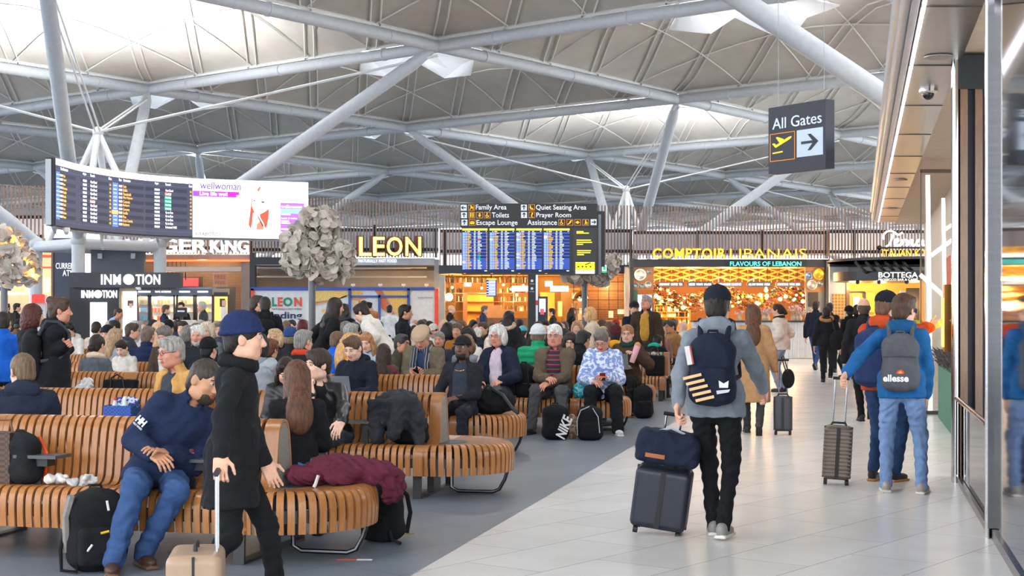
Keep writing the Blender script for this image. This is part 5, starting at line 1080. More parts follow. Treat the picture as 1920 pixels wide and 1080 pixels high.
# x px, y px in sign; pictograms are small flat figures
def rect(name, x0, y0, x1, y1, mat, k=.004, th=.006, pr=None): m = MB(); m.bb(bp(x0, y1, k + th), bp(x1, y0, k)); return m.build(name, mat, pr or t)
def arrow(x, y, dirn):
    rect('arrow_panel', x - 5.6, y - 5.6, x + 5.6, y + 5.6, SGRY); d_ = dict(l=(-1, 0), u=(0, 1), r=(1, 0))[dirn]; m = MB(); c = bp(x, y, .012); e = V3(d_[0], 0, d_[1]); s_ = V3(-d_[1], 0, d_[0]); k = D / F
    tip = c + e * 3.9 * k; m.tube([c - e * 3.9 * k, tip], .011, 4); m.tube([tip + (s_ - e) * 3.0 * k, tip, tip + (-s_ - e) * 3.0 * k], .011, 4); m.build('arrow', M('plain', '#15171c'), t)
def picto(x, y, kind):
    m = MB(); m.tube([bp(x + a, y + b_, .006) for a, b_ in ((-5.6, -5.4), (5.6, -5.4), (5.6, 5.4), (-5.6, 5.4))], .006, 4, True); m.build('picto_frame', ORG, t); m = MB(); k = D / F
    def dot(a, b_, r=1.1): m.lathe([(r * k, 0), (r * k, .01), (.0005, .01)], bp(x + a, y + b_, .004), 10, (0, -1, 0))
    def ln(*p, r=.95): m.tube([bp(x + a, y + b_, .008) for a, b_ in p], r * k * .5, 4)
    if kind == 'man': dot(0, -3.3); ln((0, -1.8), (0, 1), r=2.4); ln((-.5, 1), (-1.8, 4)); ln((.4, 1), (1.4, 4)); ln((.3, -1.4), (2.6, .2)); ln((3, -.5), (3, 4), r=.6)
    if kind == 'family': dot(-1, -3.4); ln((-1, -2), (0, 1), r=2.2); ln((0, 1), (3, .8), (3.4, 4)); ln((-1.2, 1), (-3.2, 4)); ln((0, -1.4), (2.6, -1.4)); ln((3.4, -2.5), (3.4, 1), r=.7)
    if kind == 'wc': 
        for q in (-2.4, 2.4): dot(q, -3.3); ln((q, -2), (q, 3.8), r=1.9)
        ln((0, -4), (0, 4), r=.5)
    if kind == 'baby': dot(0, -2.4, 1.5); ln((-2.4, .2), (2.4, .2), r=1.2); ln((-1.4, 1), (0, 3), (1.4, 1), r=1.8)
    if kind == 'chair': dot(-.4, -3.4); ln((-.4, -2), (-.2, .8), (2, .8), (2.8, 3.2)); m.tube([bp(x - .4 + 2.3 * math.cos(q), y + 1.6 + 2.3 * math.sin(q), .008) for q in np.linspace(0, 5.2, 12)], .45 * k, 4)
    if kind == 'seat': dot(-2.4, -2.8); ln((-2.4, -1.4), (-1, 1.6), (1.6, 1.6), (2.6, 4), r=1.5); ln((-3.6, -1), (-2, 3), (4, 3.6), r=.8)
    if kind == 'pray': dot(.8, -3.2); ln((.4, -1.8), (-.4, 1.6), r=2); ln((.6, -1.4), (2.6, -2.6)); ln((-.4, 1.6), (-1.6, 3.6), (2.6, 3.8))
    if kind == 'car': ln((-3.6, .4), (-2.6, -2), (2.4, -2), (3.6, .4), (3.6, 2), (-3.6, 2), (-3.6, .4)); dot(-2, 2.4); dot(2, 2.4); ln((-3, .2), (3, .2), r=1.6)
    if kind == 'hands': ln((-3.8, 3.6), (-1, 1.6), (.6, -1.8), (3.6, -3.6), r=1.7); ln((-.6, 1.6), (2.2, .2), (1.6, -2), r=1)
    if kind == 'eye': ln((-3.6, 0), (0, -2.4), (3.6, 0), (0, 2.4), (-3.6, 0), r=1); dot(0, 0, 1.5)
    m.build('pictogram', YEL, t)
for y, L1 in ((389.5, 'Family Area'), (403.5, 'Toilets'), (417.5, 'Escape Lounge')): pass
arrow(869.6, 389.5, 'l'); picto(884, 389.5, 'family'); text('lettering', 'Family Area', bp(921, 389.8, .004), 57.5 * D / F, 12.2 * D / F, LTXT, t, depth=.006, bold=.008)
arrow(870, 403.5, 'u'); picto(884.7, 403.5, 'wc'); picto(899.3, 403.5, 'baby'); picto(913.6, 403.5, 'chair'); text('lettering', 'Toilets', bp(938.3, 403.2, .004), 32 * D / F, 9.6 * D / F, LTXT, t, depth=.006, bold=.008)
arrow(870.8, 417.3, 'u'); picto(885.4, 417.3, 'car'); text('lettering', 'Escape Lounge', bp(932, 418.6, .004), 77 * D / F, 12 * D / F, LTXT, t, depth=.006, bold=.008)
arrow(982.3, 389.2, 'u'); picto(996.8, 389, 'seat'); text('lettering', 'Quiet Seating Area', bp(1052, 390, .004), 94.5 * D / F, 12 * D / F, LTXT, t, depth=.006, bold=.008)
arrow(982.6, 403.2, 'u'); picto(997.2, 403, 'pray'); text('lettering', 'Prayer Room', bp(1038, 404.4, .004), 65 * D / F, 11.6 * D / F, LTXT, t, depth=.006, bold=.008)
text('lettering', 'Assistance', bp(1016.5, 417, .004), 55.5 * D / F, 9.8 * D / F, LTXT, t, depth=.006, bold=.008)
for x, k in ((1053, 'chair'), (1068.5, 'hands'), (1083, 'eye'), (1098, 'man')): picto(x, 417, k)
arrow(1113, 416.6, 'r')
# flight panels: one screen each, its rows in one mesh
FM = [M('emit', c, e=e) for c, e in (('#0d1a3c', .5), ('#27428f', .9), ('#3f66f0', .85), ('#dfe6ff', .75), ('#f2b43a', .75), ('#e04a3a', .8), ('#27b070', .8), ('#ffe44a', .85), ('#ffd9c0', .8))]
def flights(x0, x1, y0, y1, rows, marks, gates, seed, name_rows=None):
    r = random.Random(seed); m = MB(); k = 0; w = x1 - x0
    def q(a, y, b_, y2, mi, dz): m.bb(bp(a, y2, dz + .003), bp(b_, y, dz), mi)
    q(x0, y0, x1, y1, 0, .0); q(x0, y0, x1, y0 + 3.6, 7, .004); hgt = (y1 - y0 - 13) / rows
    for s_, e_ in ((.03, .12), (.7, .74), (.86, .9)): q(x0 + w * s_, y0 + 1.4, x0 + w * e_, y0 + 2.2, 4, .008)
    for s_, e_ in ((.11, .15), (.19, .31), (.47, .53), (.62, .70), (.93, .97)): q(x0 + w * s_, y0 + 5, x0 + w * e_, y0 + 6.2, 3, .004)
    q(x0, y0 + 7.2, x0 + w * .12, y1 - 5.5, 2, .006)
    for i in range(rows):
        y = y0 + 7.4 + i * hgt
        if i % 2 == 0 or i > rows * .72: q(x0 + w * .12, y - .3, x1, y + hgt * .8, 1, .003)
        q(x0 + w * .02, y + hgt * .3, x0 + w * .10, y + hgt * .55, 3, .009); q(x0 + w * .125, y + hgt * .2, x0 + w * .18, y + hgt * .62, 3, .008)
        q(x0 + w * .20, y + hgt * .2, x0 + w * (.27 + .11 * r.random()), y + hgt * .64, 4, .008); q(x0 + w * .455, y + hgt * .2, x0 + w * .53, y + hgt * .62, 3, .008)
        mi = gates.get(i, 3); q(x0 + w * .61, y + hgt * .2, x0 + w * (.70 + .09 * r.random()), y + hgt * .64, mi, .008)
        if i in marks: q(x0 + w * .01, y, x0 + w * .12, y + hgt * .8, 8, .008)
        if seed == 1: q(x0 + w * .955, y + hgt * .2, x0 + w * .985, y + hgt * .6, 4, .008)
    q(x1 - w * .12, y1 - 4.2, x1 - w * .02, y1 - 2.4, 3, .006); m.build('flight_screen', FM, t)
flights(867, 914, 428.5, 511, 23, (18,), {4: 5, 12: 5, 13: 6, 14: 6, 15: 6, 16: 6}, 1); flights(918, 964.5, 428.5, 511, 23, (4,), {}, 2); flights(968, 1016, 428.5, 511, 23, (1, 4, 13, 15, 20), {}, 3); flights(1019.5, 1068, 428.5, 511, 23, (2, 3), {}, 4)
for k in range(4): rect('status_light', 869 + 51 * k, 512.2, 873.5 + 51 * k, 513.4, ORG)
rect('notice_screen', 1074, 428.5, 1119, 513, M('plain', '#08080b', rough=.3))
m = MB()
for x0, y0, wd_ in ((1081, 433.5, 13), (1081, 436.2, 23), (1081, 449.4, 27), (1081, 453.4, 29), (1081, 457.2, 12), (1082, 469, 26), (1082, 472.8, 25), (1082, 476.6, 13)): m.bb(bp(x0, y0 + 1.9, .016), bp(x0 + wd_, y0, .010))
m.build('notice_text', M('emit', '#ecdc28', e=.9), t); rect('notice_yellow', 1079, 491.5, 1115, 506.5, M('emit', '#f0e01e', e=.9), .010); rect('notice_footer', 1079, 506.5, 1115, 513.2, M('emit', '#e8eef6', e=.9), .010)
m = MB()
for x in (1084.5, 1092, 1099, 1107): m.sph(bp(x, 500, .018), .022, 6, 5)
m.tube([bp(1097, 496.5, .017), bp(1107, 492.5, .017)], .012, 4); m.build('notice_icon', M('plain', '#2a2a14'), t)
for y, s_ in ((526.5, 'NO SMOKING'), (541, 'NO VAPING')):
    m = MB(); m.lathe([(.033, 0), (.033, .006), (.0005, .006)], P(997.5, y, D + .045), 14, (0, -1, 0)); m.build('prohibition_disc', WHITE, t); text('lettering', s_, P(997.5, y + 5.8, D + .045), .105, .022, WHITE, t, depth=.004)
m = MB(); m.px(1004.6, 563, 1008.4, 572, D + .05, .03); m.build('red_tag', M('plain', '#d23a32'), t); m = MB(); m.px(1004.8, 519, 1008.2, 556, D + .06, .02)
t = thing('exit_sign', 'small white and green exit sign beside the departures board', 'sign', P(1131, 512, 35.8)); m = MB(); m.px(1124, 496, 1138, 512, 35.6, .06); m.build('case', M('plain', '#8f979c'), t); m = MB(); m.px(1129, 497, 1137, 511, 35.57, .03); m.build('face', M('emit', '#d8fbe8', e=.8), t); m = MB(); m.px(1131, 499, 1135.5, 506, 35.55, .02); m.px(1129, 508, 1137, 511, 35.55, .02); m.build('pictogram', M('emit', '#2bb47a', e=.6), t); m = MB(); m.tube([P(1131, 496, 35.63), P(1131, 470, 35.63), P(1128, 470, 35.5)], .02, 5); m.build('hanger', DGREY, t)
# ---------------------------------------------------------------- big curved flight wall
bt = thing('curved_display', 'big curved display wall with flights and a white advert', 'screen', P(340, 450, 53))
KN = [(101, 48.0), (150, 50.3), (210, 52.3), (275, 53.9), (360, 55.3), (470, 56.2), (578, 57.0)]; ZB, ZT = 4.50, 6.72
cx_ = np.array([k[0] for k in KN]); cd_ = np.array([k[1] for k in KN])
def cpt(x, z, off=0.0):                          # point on the curved face at column x and height z
    d = float(np.interp(x, cx_, cd_)); e = 1.0; d1, d2 = float(np.interp(x - e, cx_, cd_)), float(np.interp(x + e, cx_, cd_)); tt = A(x + e, d2) - A(x - e, d1); nn = nrm(V3(tt[1], -tt[0], 0)); p = A(x, d); p[2] = z; return p + nn * off
def czz(x, y): d = float(np.interp(x, cx_, cd_)); return zat(y, d)
def cpatch(m, x0, x1, z0, z1, off, mi=0, th=.01):
    n = max(1, int((x1 - x0) / 12)); xs = np.linspace(x0, x1, n + 1); V = []
    for x in xs: V += [cpt(x, z0, off), cpt(x, z1, off), cpt(x, z1, off + th), cpt(x, z0, off + th)]
    m.add(V, [(i * 4 + j, i * 4 + (j + 1) % 4, i * 4 + 4 + (j + 1) % 4, i * 4 + 4 + j) for i in range(n) for j in range(4)] + [(3, 2, 1, 0), (4 * n, 4 * n + 1, 4 * n + 2, 4 * n + 3)], mi)
m = MB(); cpatch(m, 101, 578, ZB, ZT, -.30, 0, .29); m.build('housing', M('plain', '#1c2030', rough=.5), bt)
m = MB(); cpatch(m, 85, 96, ZB + .02, ZT - .04, -.4, 0, .4); cpatch(m, 95.5, 102, ZB, ZT, -.3, 1, .3); m.build('side_cabinet', [M('plain', '#c2c8d0'), M('plain', '#1d222c')], bt)
m = MB(); cpatch(m, 104, 361, ZB + .02, ZT - .02, -.005); m.build('flight_screen', M('emit', '#3a4056', e=.55), bt)
m = MB(); cpatch(m, 104, 361, ZT - .215, ZT - .0, .004); m.build('header_band', M('emit', '#ffeedb', e=1.0), bt)
m = MB(); cpatch(m, 361, 578, ZB, ZT, -.003); m.build('advert_screen', M('emit', '#ffffff', e=.58), bt)
CM = [M('emit', c, e=e) for c, e in (('#585e74', .5), ('#4f74f4', .8), ('#ffffff', .85), ('#ffb04a', .85), ('#e03c32', .75), ('#12b083', .75), ('#ffa850', .9), ('#2c3044', .4))]
m = MB(); H_ = ZT - ZB
rowz = lambda i: ZB + H_ * (.765 - i * .0615)
for i in range(11):
    z = rowz(i)
    if i % 2 == 0: cpatch(m, 112, 208, z - .055, z + .07, .003, 7, .003); cpatch(m, 222, 360, z - .055, z + .07, .003, 7, .003)
cpatch(m, 105, 111.5, ZB + H_ * .10, ZB + H_ * .81, .006, 1, .003); cpatch(m, 208, 221, ZB + H_ * .10, ZB + H_ * .81, .006, 1, .003); cpatch(m, 208, 221, rowz(7) - .06, rowz(7) + .07, .010, 6, .003)
cpatch(m, 104, 361, ZB + H_ * .835, ZB + H_ * .84, .004, 0, .003); cpatch(m, 104, 361, ZB + H_ * .075, ZB + H_ * .08, .004, 0, .003)
for i in range(11):
    for xa in (105.5, 209.5): cpatch(m, xa, xa + (5 if xa < 200 else 9), rowz(i) - .012, rowz(i) + .018, .012, 2, .003)
for i, c in ((0, 9), (1, 4), (2, 5), (3, 5), (4, 5), (5, 5)):
    if c != 9: cpatch(m, 308.5, 321, rowz(i) - .055, rowz(i) + .055, .006, c, .003)
cpatch(m, 168, 178, rowz(5) - .05, rowz(5) + .05, .006, 4, .003)
m.build('flight_rows', CM, bt)
def ctext(s_, x0, x1, z, h, mat, off=.012, name='lettering', **kw):
    p0, p1 = cpt(x0, z, off), cpt(x1, z, off); text(name, s_, (p0 + p1) / 2, np.linalg.norm(p1 - p0), h, mat, bt, u=nrm(p1 - p0), depth=.006, **kw)
for xa, s_, w_ in ((112.5, 'Time', 5), (117.5, 'Destination', 9), (155, 'Flight', 6), (169, 'Remark', 8), (203, 'Gate', 5.5), (222, 'Time', 5.5), (231, 'Destination', 13), (290, 'Flight', 7), (310, 'Remark', 10), (353.5, 'Gate', 6.5)): ctext(s_, xa, xa + w_, ZB + H_ * .865, .09, CM[2])
dst = [('Cork', 4), ('Zagreb', 6), ('Rome', 4), ('Bremen', 7.5), ('Madrid', 6), ('Berlin', 5.5), ('Dublin', 6), ('Gdansk', 5.5), ('Faro', 4), ('Lisbon', 6), ('Vienna', 5.5)]; dst2 = [('Turin', 6), ('Dublin', 8), ('Thessaloniki', 15), ('Milan Malpensa', 18), ('Catania', 13), ('Budapest', 12), ('Genova', 12), ('Seville', 9), ('Pisa', 6), ('Gran Canaria', 18), ('Bucharest', 12)]
rem2 = ['Gate Closed', 'Final Call', 'Boarding', 'Boarding', 'Boarding', 'Boarding', 'Go to Gate', 'Go to Gate', 'Go to Gate', 'Go to Gate', 'Estimated 14:05']
for i in range(11):
    z = rowz(i); ctext(dst[i][0], 117.5, 117.5 + dst[i][1], z, .085, CM[3]); ctext('12:%02d' % (5 * i), 112, 116.5, z, .075, CM[2]); ctext('FR%d' % (2201 + 137 * i), 155, 162, z, .08, CM[2])
    ctext('Final Call' if i == 5 else 'Gate Closed', 169, 177 if i == 5 else 181, z, .09, CM[2]); ctext(str(40 + i * 3 % 10), 204.5, 207.5, z, .08, CM[3])
    ctext(dst2[i][0], 230, 230 + dst2[i][1], z, .10, CM[3]); ctext('13:%02d' % (5 * i), 222.5, 228.5, z, .085, CM[2]); ctext('FR%d' % (8154 + 113 * i), 289.5, 299, z, .085, CM[2]); ctext(rem2[i], 310, 310 + (21 if i == 10 else 14 if i in (0, 6, 7, 8, 9) else 10), z, .09, CM[2]); ctext(str(50 - i * 4 % 9), 355.5, 359, z, .08, CM[3])
PUR = M('emit', '#5b2f8f', e=.5); ctext('Departures', 206, 230, ZT - .12, .10, M('emit', '#f08a2a', e=1)); ctext('wellwoman', 375, 451, ZB + 1.97, .28, PUR, .05, name='brand_text', shear=.12, bold=.0)
m = MB(); cpatch(m, 361.5, 420, ZB + 1.55, ZB + 1.76, .006); m.build('purple_band', M('emit', '#9a4ae0', e=.6), bt); m = MB(); cpatch(m, 420, 443, ZB + 1.55, ZB + 1.76, .006); cpatch(m, 443, 448, ZB + 1.64, ZB + 1.76, .006); m.build('magenta_band', M('emit', '#f21ee0', e=.65), bt)
ctext('Live life well', 374, 426, ZB + 1.66, .14, CM[2], .05, bold=.02); ctext('VITABIOTICS', 366, 413, ZB + .13, .13, M('emit', '#3a3a48', e=.3), .05, shear=.2)
m = MB(); m.tube([cpt(390 + 4.4 * math.sin(q), ZB + .36 + .10 * math.cos(q), .015) for q in np.linspace(-2.5, 2.5, 16)], .008, 4); m.build('omega_mark', M('emit', '#c87a5a', e=.5), bt)
# portrait of a fair-haired woman: flat shapes on the screen
def cpoly(name, pts, mat, off): m = MB(); d0 = cpt(pts[0][0], 0, 0); m.add([cpt(x, czz(x, y), off) for x, y in pts] + [cpt(x, czz(x, y), off + .004) for x, y in pts], [tuple(range(len(pts)))[::-1], tuple(range(len(pts), 2 * len(pts)))] + [(i, (i + 1) % len(pts), len(pts) + (i + 1) % len(pts), len(pts) + i) for i in range(len(pts))]); m.build(name, mat, bt)
HA = M('emit', '#b5563f', e=.6); HB_ = M('emit', '#f2cfae', e=.9); cpoly('portrait_hair', [(475, 365), (472, 373), (470, 390), (468, 407), (466, 421), (470, 429), (473, 415), (474, 400), (477, 398), (472, 386), (473, 374)], HA, .006); cpoly('portrait_hair', [(487, 402), (497, 397), (502, 393), (499, 383), (504, 395), (503, 410), (500, 425), (497, 428), (494, 418), (488, 408)], HA, .006); cpoly('portrait_hair', [(503, 360), (510, 372), (514, 392), (519, 408), (512, 424), (508, 430), (505, 410), (505, 392), (500, 376)], HB_, .007)
cpoly('portrait_top', [(480, 430), (482, 420), (488, 414), (494, 424), (494, 430)], M('emit', '#e07a62', e=.7), .008); cpoly('portrait_eye', [(474, 375.6), (477, 375), (479, 377), (476, 377.4)], M('emit', '#4a4448', e=.2), .009); cpoly('portrait_eye', [(489, 378), (493, 377.4), (497, 379.5), (493, 381)], M('emit', '#4a4448', e=.2), .009); cpoly('portrait_lips', [(486, 392), (489, 391.4), (490, 392.6), (488, 393.4)], M('emit', '#d88a80', e=.6), .009); cpoly('portrait_bun', [(482, 356), (487, 349), (489, 352), (485, 360)], M('emit', '#a8745a', e=.5), .009); cpoly('portrait_sleeve', [(482, 404), (484, 405), (494, 423), (492, 425)], M('emit', '#6a3a30', e=.3), .010)
m = MB(); cpatch(m, 526, 570, ZB + .28, ZB + 1.40, .006); m.build('pack_picture', M('emit', '#a86ae8', e=.6), bt); m = MB(); cpatch(m, 526, 570, ZB + 1.00, ZB + 1.16, .014); m.build('pack_band', M('emit', '#7fe0f2', e=1.0), bt); ctext('wellwoman', 527, 566, ZB + 1.26, .13, CM[2], .014, bold=.02); ctext('health & vitality', 527.5, 557, ZB + .80, .09, CM[2], .014)
m = MB()
for z, w_ in ((.93, 17), (.68, 14), (.60, 16), (.36, 15)): cpatch(m, 527.5, 527.5 + w_, ZB + z, ZB + z + .045, .014)
m.build('pack_text', CM[2], bt)
m = MB()
for x in (112, 200, 300, 420, 540): p = cpt(x, ZB + .05, -.25); m.tube([p, V3(p[0], p[1] + .3, 3.9 if x in (200,) else 4.3)], .05, 8)
p = cpt(96, ZB, -.2); q = cpt(560, ZB, -.2); m.tube([cpt(x, ZB - .03, -.25) for x in (96, 150, 210, 275, 360, 470, 570)], .06, 6); m.build('support_frame', M('plain', '#9aa0a8'), bt)
t = thing('security_camera', 'white dome camera under the left end of the curved display', 'camera', cpt(119, 4.3, .1)); m = MB(); c = cpt(119, 4.42, .1); m.lathe([(.12, .06), (.12, -.04), (.10, -.08)], c, 14); m.build('body', WHITE, t); m = MB(); m.sph(c - V3(0, 0, .10), .085, 10, 7); m.build('dome', M('plain', '#a8adb2', rough=.1), t)
# ---------------------------------------------------------------- who sits, stands and walks in the hall
FR_, BK_ = 166.7, -13.3
def _hands(k, loc, rz, s):
    if 'hw' in k:                                  # hand places given in the hall
        k['hands'] = [None if w is None else rz_(-rz) @ (np.asarray(w) - loc) / s for w in k.pop('hw')]
        d = [(-.07, .30, .65), (.07, .30, .65)] if k.get('pose', 'sit') == 'sit' else [(-.27, .03, .80), (.27, .03, .80)]
        k['hands'] = [d[i] if h is None else h for i, h in enumerate(k['hands'])]
    if 'fw' in k: k['feet'] = [rz_(-rz) @ (np.asarray(w) - loc) / s for w in k.pop('fw')]
OCC = []
def clash(p): return min([np.linalg.norm(o[0][:2] - p[:2]) for o in OCC] + [9])
def SI(row, sd_, x, ytop, label, turn=0, q=.37, **k):
    loc = seat(row, sd_, x, q); d = loc[1]; zt = EYE + (HZ - ytop) / F * d; c = math.cos(math.radians(k.get('lean', 6))) * math.cos(math.radians(k.get('side', 0)))
    s = min(1.14, max(.86, (zt - .46) / (.085 + .79 * c))); s = k.pop('s', s); rz = (FR_ if sd_ < 0 else BK_) + turn; loc[2] = 0
    k.setdefault('lod', 0 if d < 17.5 else 1 if d < 27 else 2); _hands(k, loc, rz, s); OCC.append((loc, label)); return person(loc, rz, label, s=s, pose='sit', **k)
def ST(x, d, ytop, rz, label, pose='stand', **k):
    loc = A(x, d); zt = EYE + (HZ - ytop) / F * d; s = min(1.16, max(.8, zt / (.93 + .77 * math.cos(math.radians(k.get('lean', 4)))))); s = k.pop('s', s)
    OCC.append((loc, label)); k.setdefault('lean', 4); k.setdefault('lod', 0 if d < 17.5 else 1 if d < 27 else 2); k['pose'] = pose; _hands(k, loc, rz, s); return person(loc, rz, label, s=s, **k)
LEATH = M('plain', '#17161a', rough=.38)
# --- front rows
SI(1, 1, 42, 664, 'man in navy hooded padded jacket at the left edge, seen from behind', turn=18, yaw=-35, pitch=8, top='#1d2536', topk='coat', th=.035, hood='#20283a', hair=('short', '#6a5540'), legs='#20242c', wide=1.15, lean=10)
hh = seat(1, -1, 292); SI(1, -1, 292, 700, 'man in navy jacket and blue jeans leaning right on the nearest bench', turn=36, s=1.06, lean=21, side=-23, yaw=-34, pitch=10, top='#1c2946', topk='coat', th=.026, hem=.05, collar=True, hair=('fuzz', '#3a3029'), skin='t', legs='#38527f', legk=.012, shoes='#4a3024', sole='#6b4a34', beard='#3a3029',
   hands=[(-.02, .27, .66), (.06, .30, .66)], fw=[P(268, 1052, 9.22) * V3(1, 1, 0) + V3(0, 0, .09), P(212, 1062, 8.95) * V3(1, 1, 0) + V3(0, 0, .09)])
HHI = len(PI) - 1
ST(436, 7.7, 603, -82, 'person in black coat and navy beanie walking right past the nearest bench', pose='walk', top='#17181c', topk='coat', th=.012, hem=.30, beanie='#1d2a52', hair=('short', '#1c1814'), legs='#141518', scarf='#15161a', s=.92, hw=[P(500, 872, 7.75), P(404, 915, 7.1)], curl=[25, 75], lod=0)
GHI = len(PI) - 1
SI(1, 1, 556, 687, 'woman with long brown hair and black sweater, her back to us', turn=16, s=.93, fem=True, lean=10, yaw=-12, pitch=6, top='#15161a', topk='knit', th=.012, hair=('longer', '#5a3826'), legs='#4a6a9c', collar=False)
SI(2, -1, 628, 668, 'young man in black leather jacket resting his chin on one hand', turn=-14, s=.98, lean=24, yaw=22, pitch=-6, topmat=LEATH, top='#17161a', topk='coat', inner='#1c1c20', hair=('full', '#33241b'), legs='#3a4046', hw=[P(640, 800, 12.15), P(585, 742, 12.15)], hdir=[(0, .6, -.7), (.15, .1, 1)], hnrm=[None, (0, -.9, .3)], elbow=[(-.5, -.3, -.5), (.4, .3, -1)], curl=[30, 75], skin='p')
SI(2, -1, 538, 662, 'dark haired woman in black leather coat behind the long brown hair', turn=20, fem=True, topmat=LEATH, top='#19191d', hair=('long', '#2a1c16'), legs='#222428', pitch=34)
SI(2, -1, 338, 641, 'man in tan canvas jacket with glasses and grey hair', turn=-24, s=1.06, yaw=10, pitch=4, top='#c39455', topk='coat', th=.022, inner='#3a4048', hair=('short', '#9a9690'), glasses=True, legs='#3a4250', wide=1.15, skin='r', fatf=.006, hands=[(-.10, .27, .62), (.18, .2, .62)], scarf=None)
SI(2, 1, 497, 628, 'dark haired man in grey hooded jacket over a white printed shirt', turn=118, s=1.08, yaw=12, pitch=5, top='#8d939c', topk='coat', th=.022, hood='#a3a8b0', inner=M('print', '#d8d8d6', b='#2a2a2c'), hair=('full', '#1e1b1c'), skin='t', legs='#23262d', lod=0, hands=[(-.1, .25, .6), (.1, .27, .6)])
SI(3, -1, 672, 627, 'young man in navy hooded sweatshirt looking down at a laptop', turn=-6, yaw=6, pitch=20, top='#1a1f2c', topk='knit', th=.020, hood='#1a1f2c', hair=('short', '#5a4334'), legs='#2a2d34', hands=[(-.10, .34, .68), (.10, .34, .68)], skin='p')
SI(3, -1, 866, 637, 'man in black baseball cap and black cardigan with a gold chain', turn=-4, skin='b', s=1.0, lean=-4, pitch=-4, top='#24262c', topk='coat', th=.016, inner='#343a46', cap='#1c1d21', beard='#1a1310', hair=('fuzz', '#17120f'), chain=True, legs='#1c1f27', hands=[(-.02, .22, .66), (.22, .22, .58)], legk=.006, spread=.17)
SI(4, -1, 797, 613, 'old man in flat cap and olive coat reading his phone', turn=0, s=1.13, lean=8, pitch=26, top='#6e6352', topk='coat', th=.045, inner='#2f4468', flatcap='#b59c82', hair=('ring', '#8a847c'), skin='r', legs='#3c3f45', scarf=M('stripe', '#2c313a', b='#8d95a2', dir='X', scale=9), extra='scarfends', fatf=.008, wide=1.15, hands='phone', lod=0)
FCI = len(PI) - 1
SI(4, -1, 937, 610, 'white haired woman in navy coat over pink blouse', turn=-10, s=1.12, fem=True, lean=3, yaw=4, pitch=2, top='#1b2236', topk='coat', th=.035, inner='#cdbcca', hair=('bob', '#d0cdc8'), glasses=True, skin='r', legs='#4c5058', hands=[(-.17, .32, .62), (.14, .30, .60)], wide=1.1, lod=0, hk=1.08, spread=.16)
SI(4, -1, 1042, 614, 'white haired man in olive jacket with hands crossed on his lap', turn=0, s=1.13, lean=4, top='#5d5142', topk='coat', th=.030, inner=M('stripe', '#262c3c', b='#a5332f', scale=5), hair=('short', '#dcdad6'), glasses=True, skin='r', legs='#4a4b4e', legk=.012, shoes='#161618', hands=[(.0, .36, .60), (.03, .34, .65)], spread=.20, wide=1.12, lod=0, fatf=.008)
SI(4, -1, 1131, 627, 'woman in blue and white patterned top looking at her phone', turn=10, s=1.12, fem=True, lean=10, pitch=30, yaw=14, topmat=M('print', '#7f95cf', b='#dfe6f4'), top='#8ea4d4', topk='knit', th=.030, hair=('short', '#6b6560'), glasses=True, skin='r', legs='#17181c', legk=.020, shoes='#c9ccd2', hands=[(-.04, .32, .68), (.12, .34, .63)], wide=1.25, spread=.17, lod=0, collar=False)
BLI = len(PI) - 1
SI(5, -1, 1178, 620, 'woman in brown fleece with a laptop on her knees', turn=-6, s=1.1, fem=True, lean=4, yaw=-6, top='#4a3527', topk='knit', th=.036, hair=('pony', '#a5714c'), glasses=True, skin='p', legs='#1b1c20', shoes='#241c18', sole='#8a4a2a', hands=[(-.20, .30, .86), (.0, .30, .70)], scarf='#1f4038', lod=0, feet=[(-.16, .42, .085), (.05, .50, .085)])
LPI = len(PI) - 1
# --- standing and walking near the camera
ST(1342, 10.4, 541, -15, 'man in grey sweater and navy cap walking away with a rucksack', pose='walk', lean=7, top='#7d858f', topk='knit', th=.014, cap='#20242f', hair=('short', '#2a211c'), legs='#17181c', shoes='#8f8c88', sole='#e0ddd8', hood='#848c96', hw=[P(1262, 800, 10.1), P(1448, 768, 10.9)], curl=[70, 30], feet=[(-.03, .12, .085), (.06, -.10, .10)])
SMI = len(PI) - 1
ST(1690, 13.0, 556, -18, 'boy in blue jacket and pale jeans holding a wheeled case', lean=4, yaw=26, pitch=4, top='#1d5e97', topk='coat', th=.018, hood='#15507f', hair=('full', '#4a3226'), legs='#748fb9', legk=.004, shoes='#a39a92', sole='#d9d4cc', hw=[P(1581, 707, 12.8), P(1738, 752, 13.1)], curl=[75, 30], feet=[(-.13, .02, .085), (.17, -.02, .085)], elbow=[(-.7, -.4, -.4), (.6, -.4, -.2)], hdir=[None, (0, .1, -1)])
ELI = len(PI) - 1
ST(1656, 13.9, 532, -38, 'man in rust red hooded top and black cap pointing right', lean=4, yaw=18, top='#b8431f', topk='knit', th=.022, hood='#c04a22', cap='#1b1e28', hair=('short', '#6a4a36'), legs='#274063', shoes='#2a1f1a', sole='#b9814a', hw=[P(1655, 720, 14.2), P(1752, 612, 14.3)], hdir=[None, (.9, .3, .4)], feet=[(-.10, .0, .085), (.10, .03, .085)], s=1.05)
ORI = len(PI) - 1
ST(1412, 19.4, 572, -10, 'woman in long camel coat walking away, seen from behind', pose='walk', fem=True, top='#b28a62', topk='coat', th=.030, hem=.50, hair=('longer', '#5a3826'), legs='#3a3c42', shoes='#222222', hw=[P(1366, 735, 19.4), P(1466, 735, 19.5)])
CMI = len(PI) - 1
ST(1464, 30, 571, 60, 'woman in fluffy cream jacket with dark tied hair', fem=True, top='#e2d5c6', topk='puff', th=.045, hair=('pony', '#2a1d18'), scarf='#2c2422', legs='#8fa0ba', hands='pockets')
ST(1550, 33.5, 577, -13, 'person in black parka with brown fur trimmed hood walking away', pose='walk', top='#1b1c22', topk='coat', th=.035, fur='#a87746', hair=('short', '#2c1f18'), legs='#24252a', shoes='#1a1a1c', sole='#dddddd', lod=1, hem=.08)
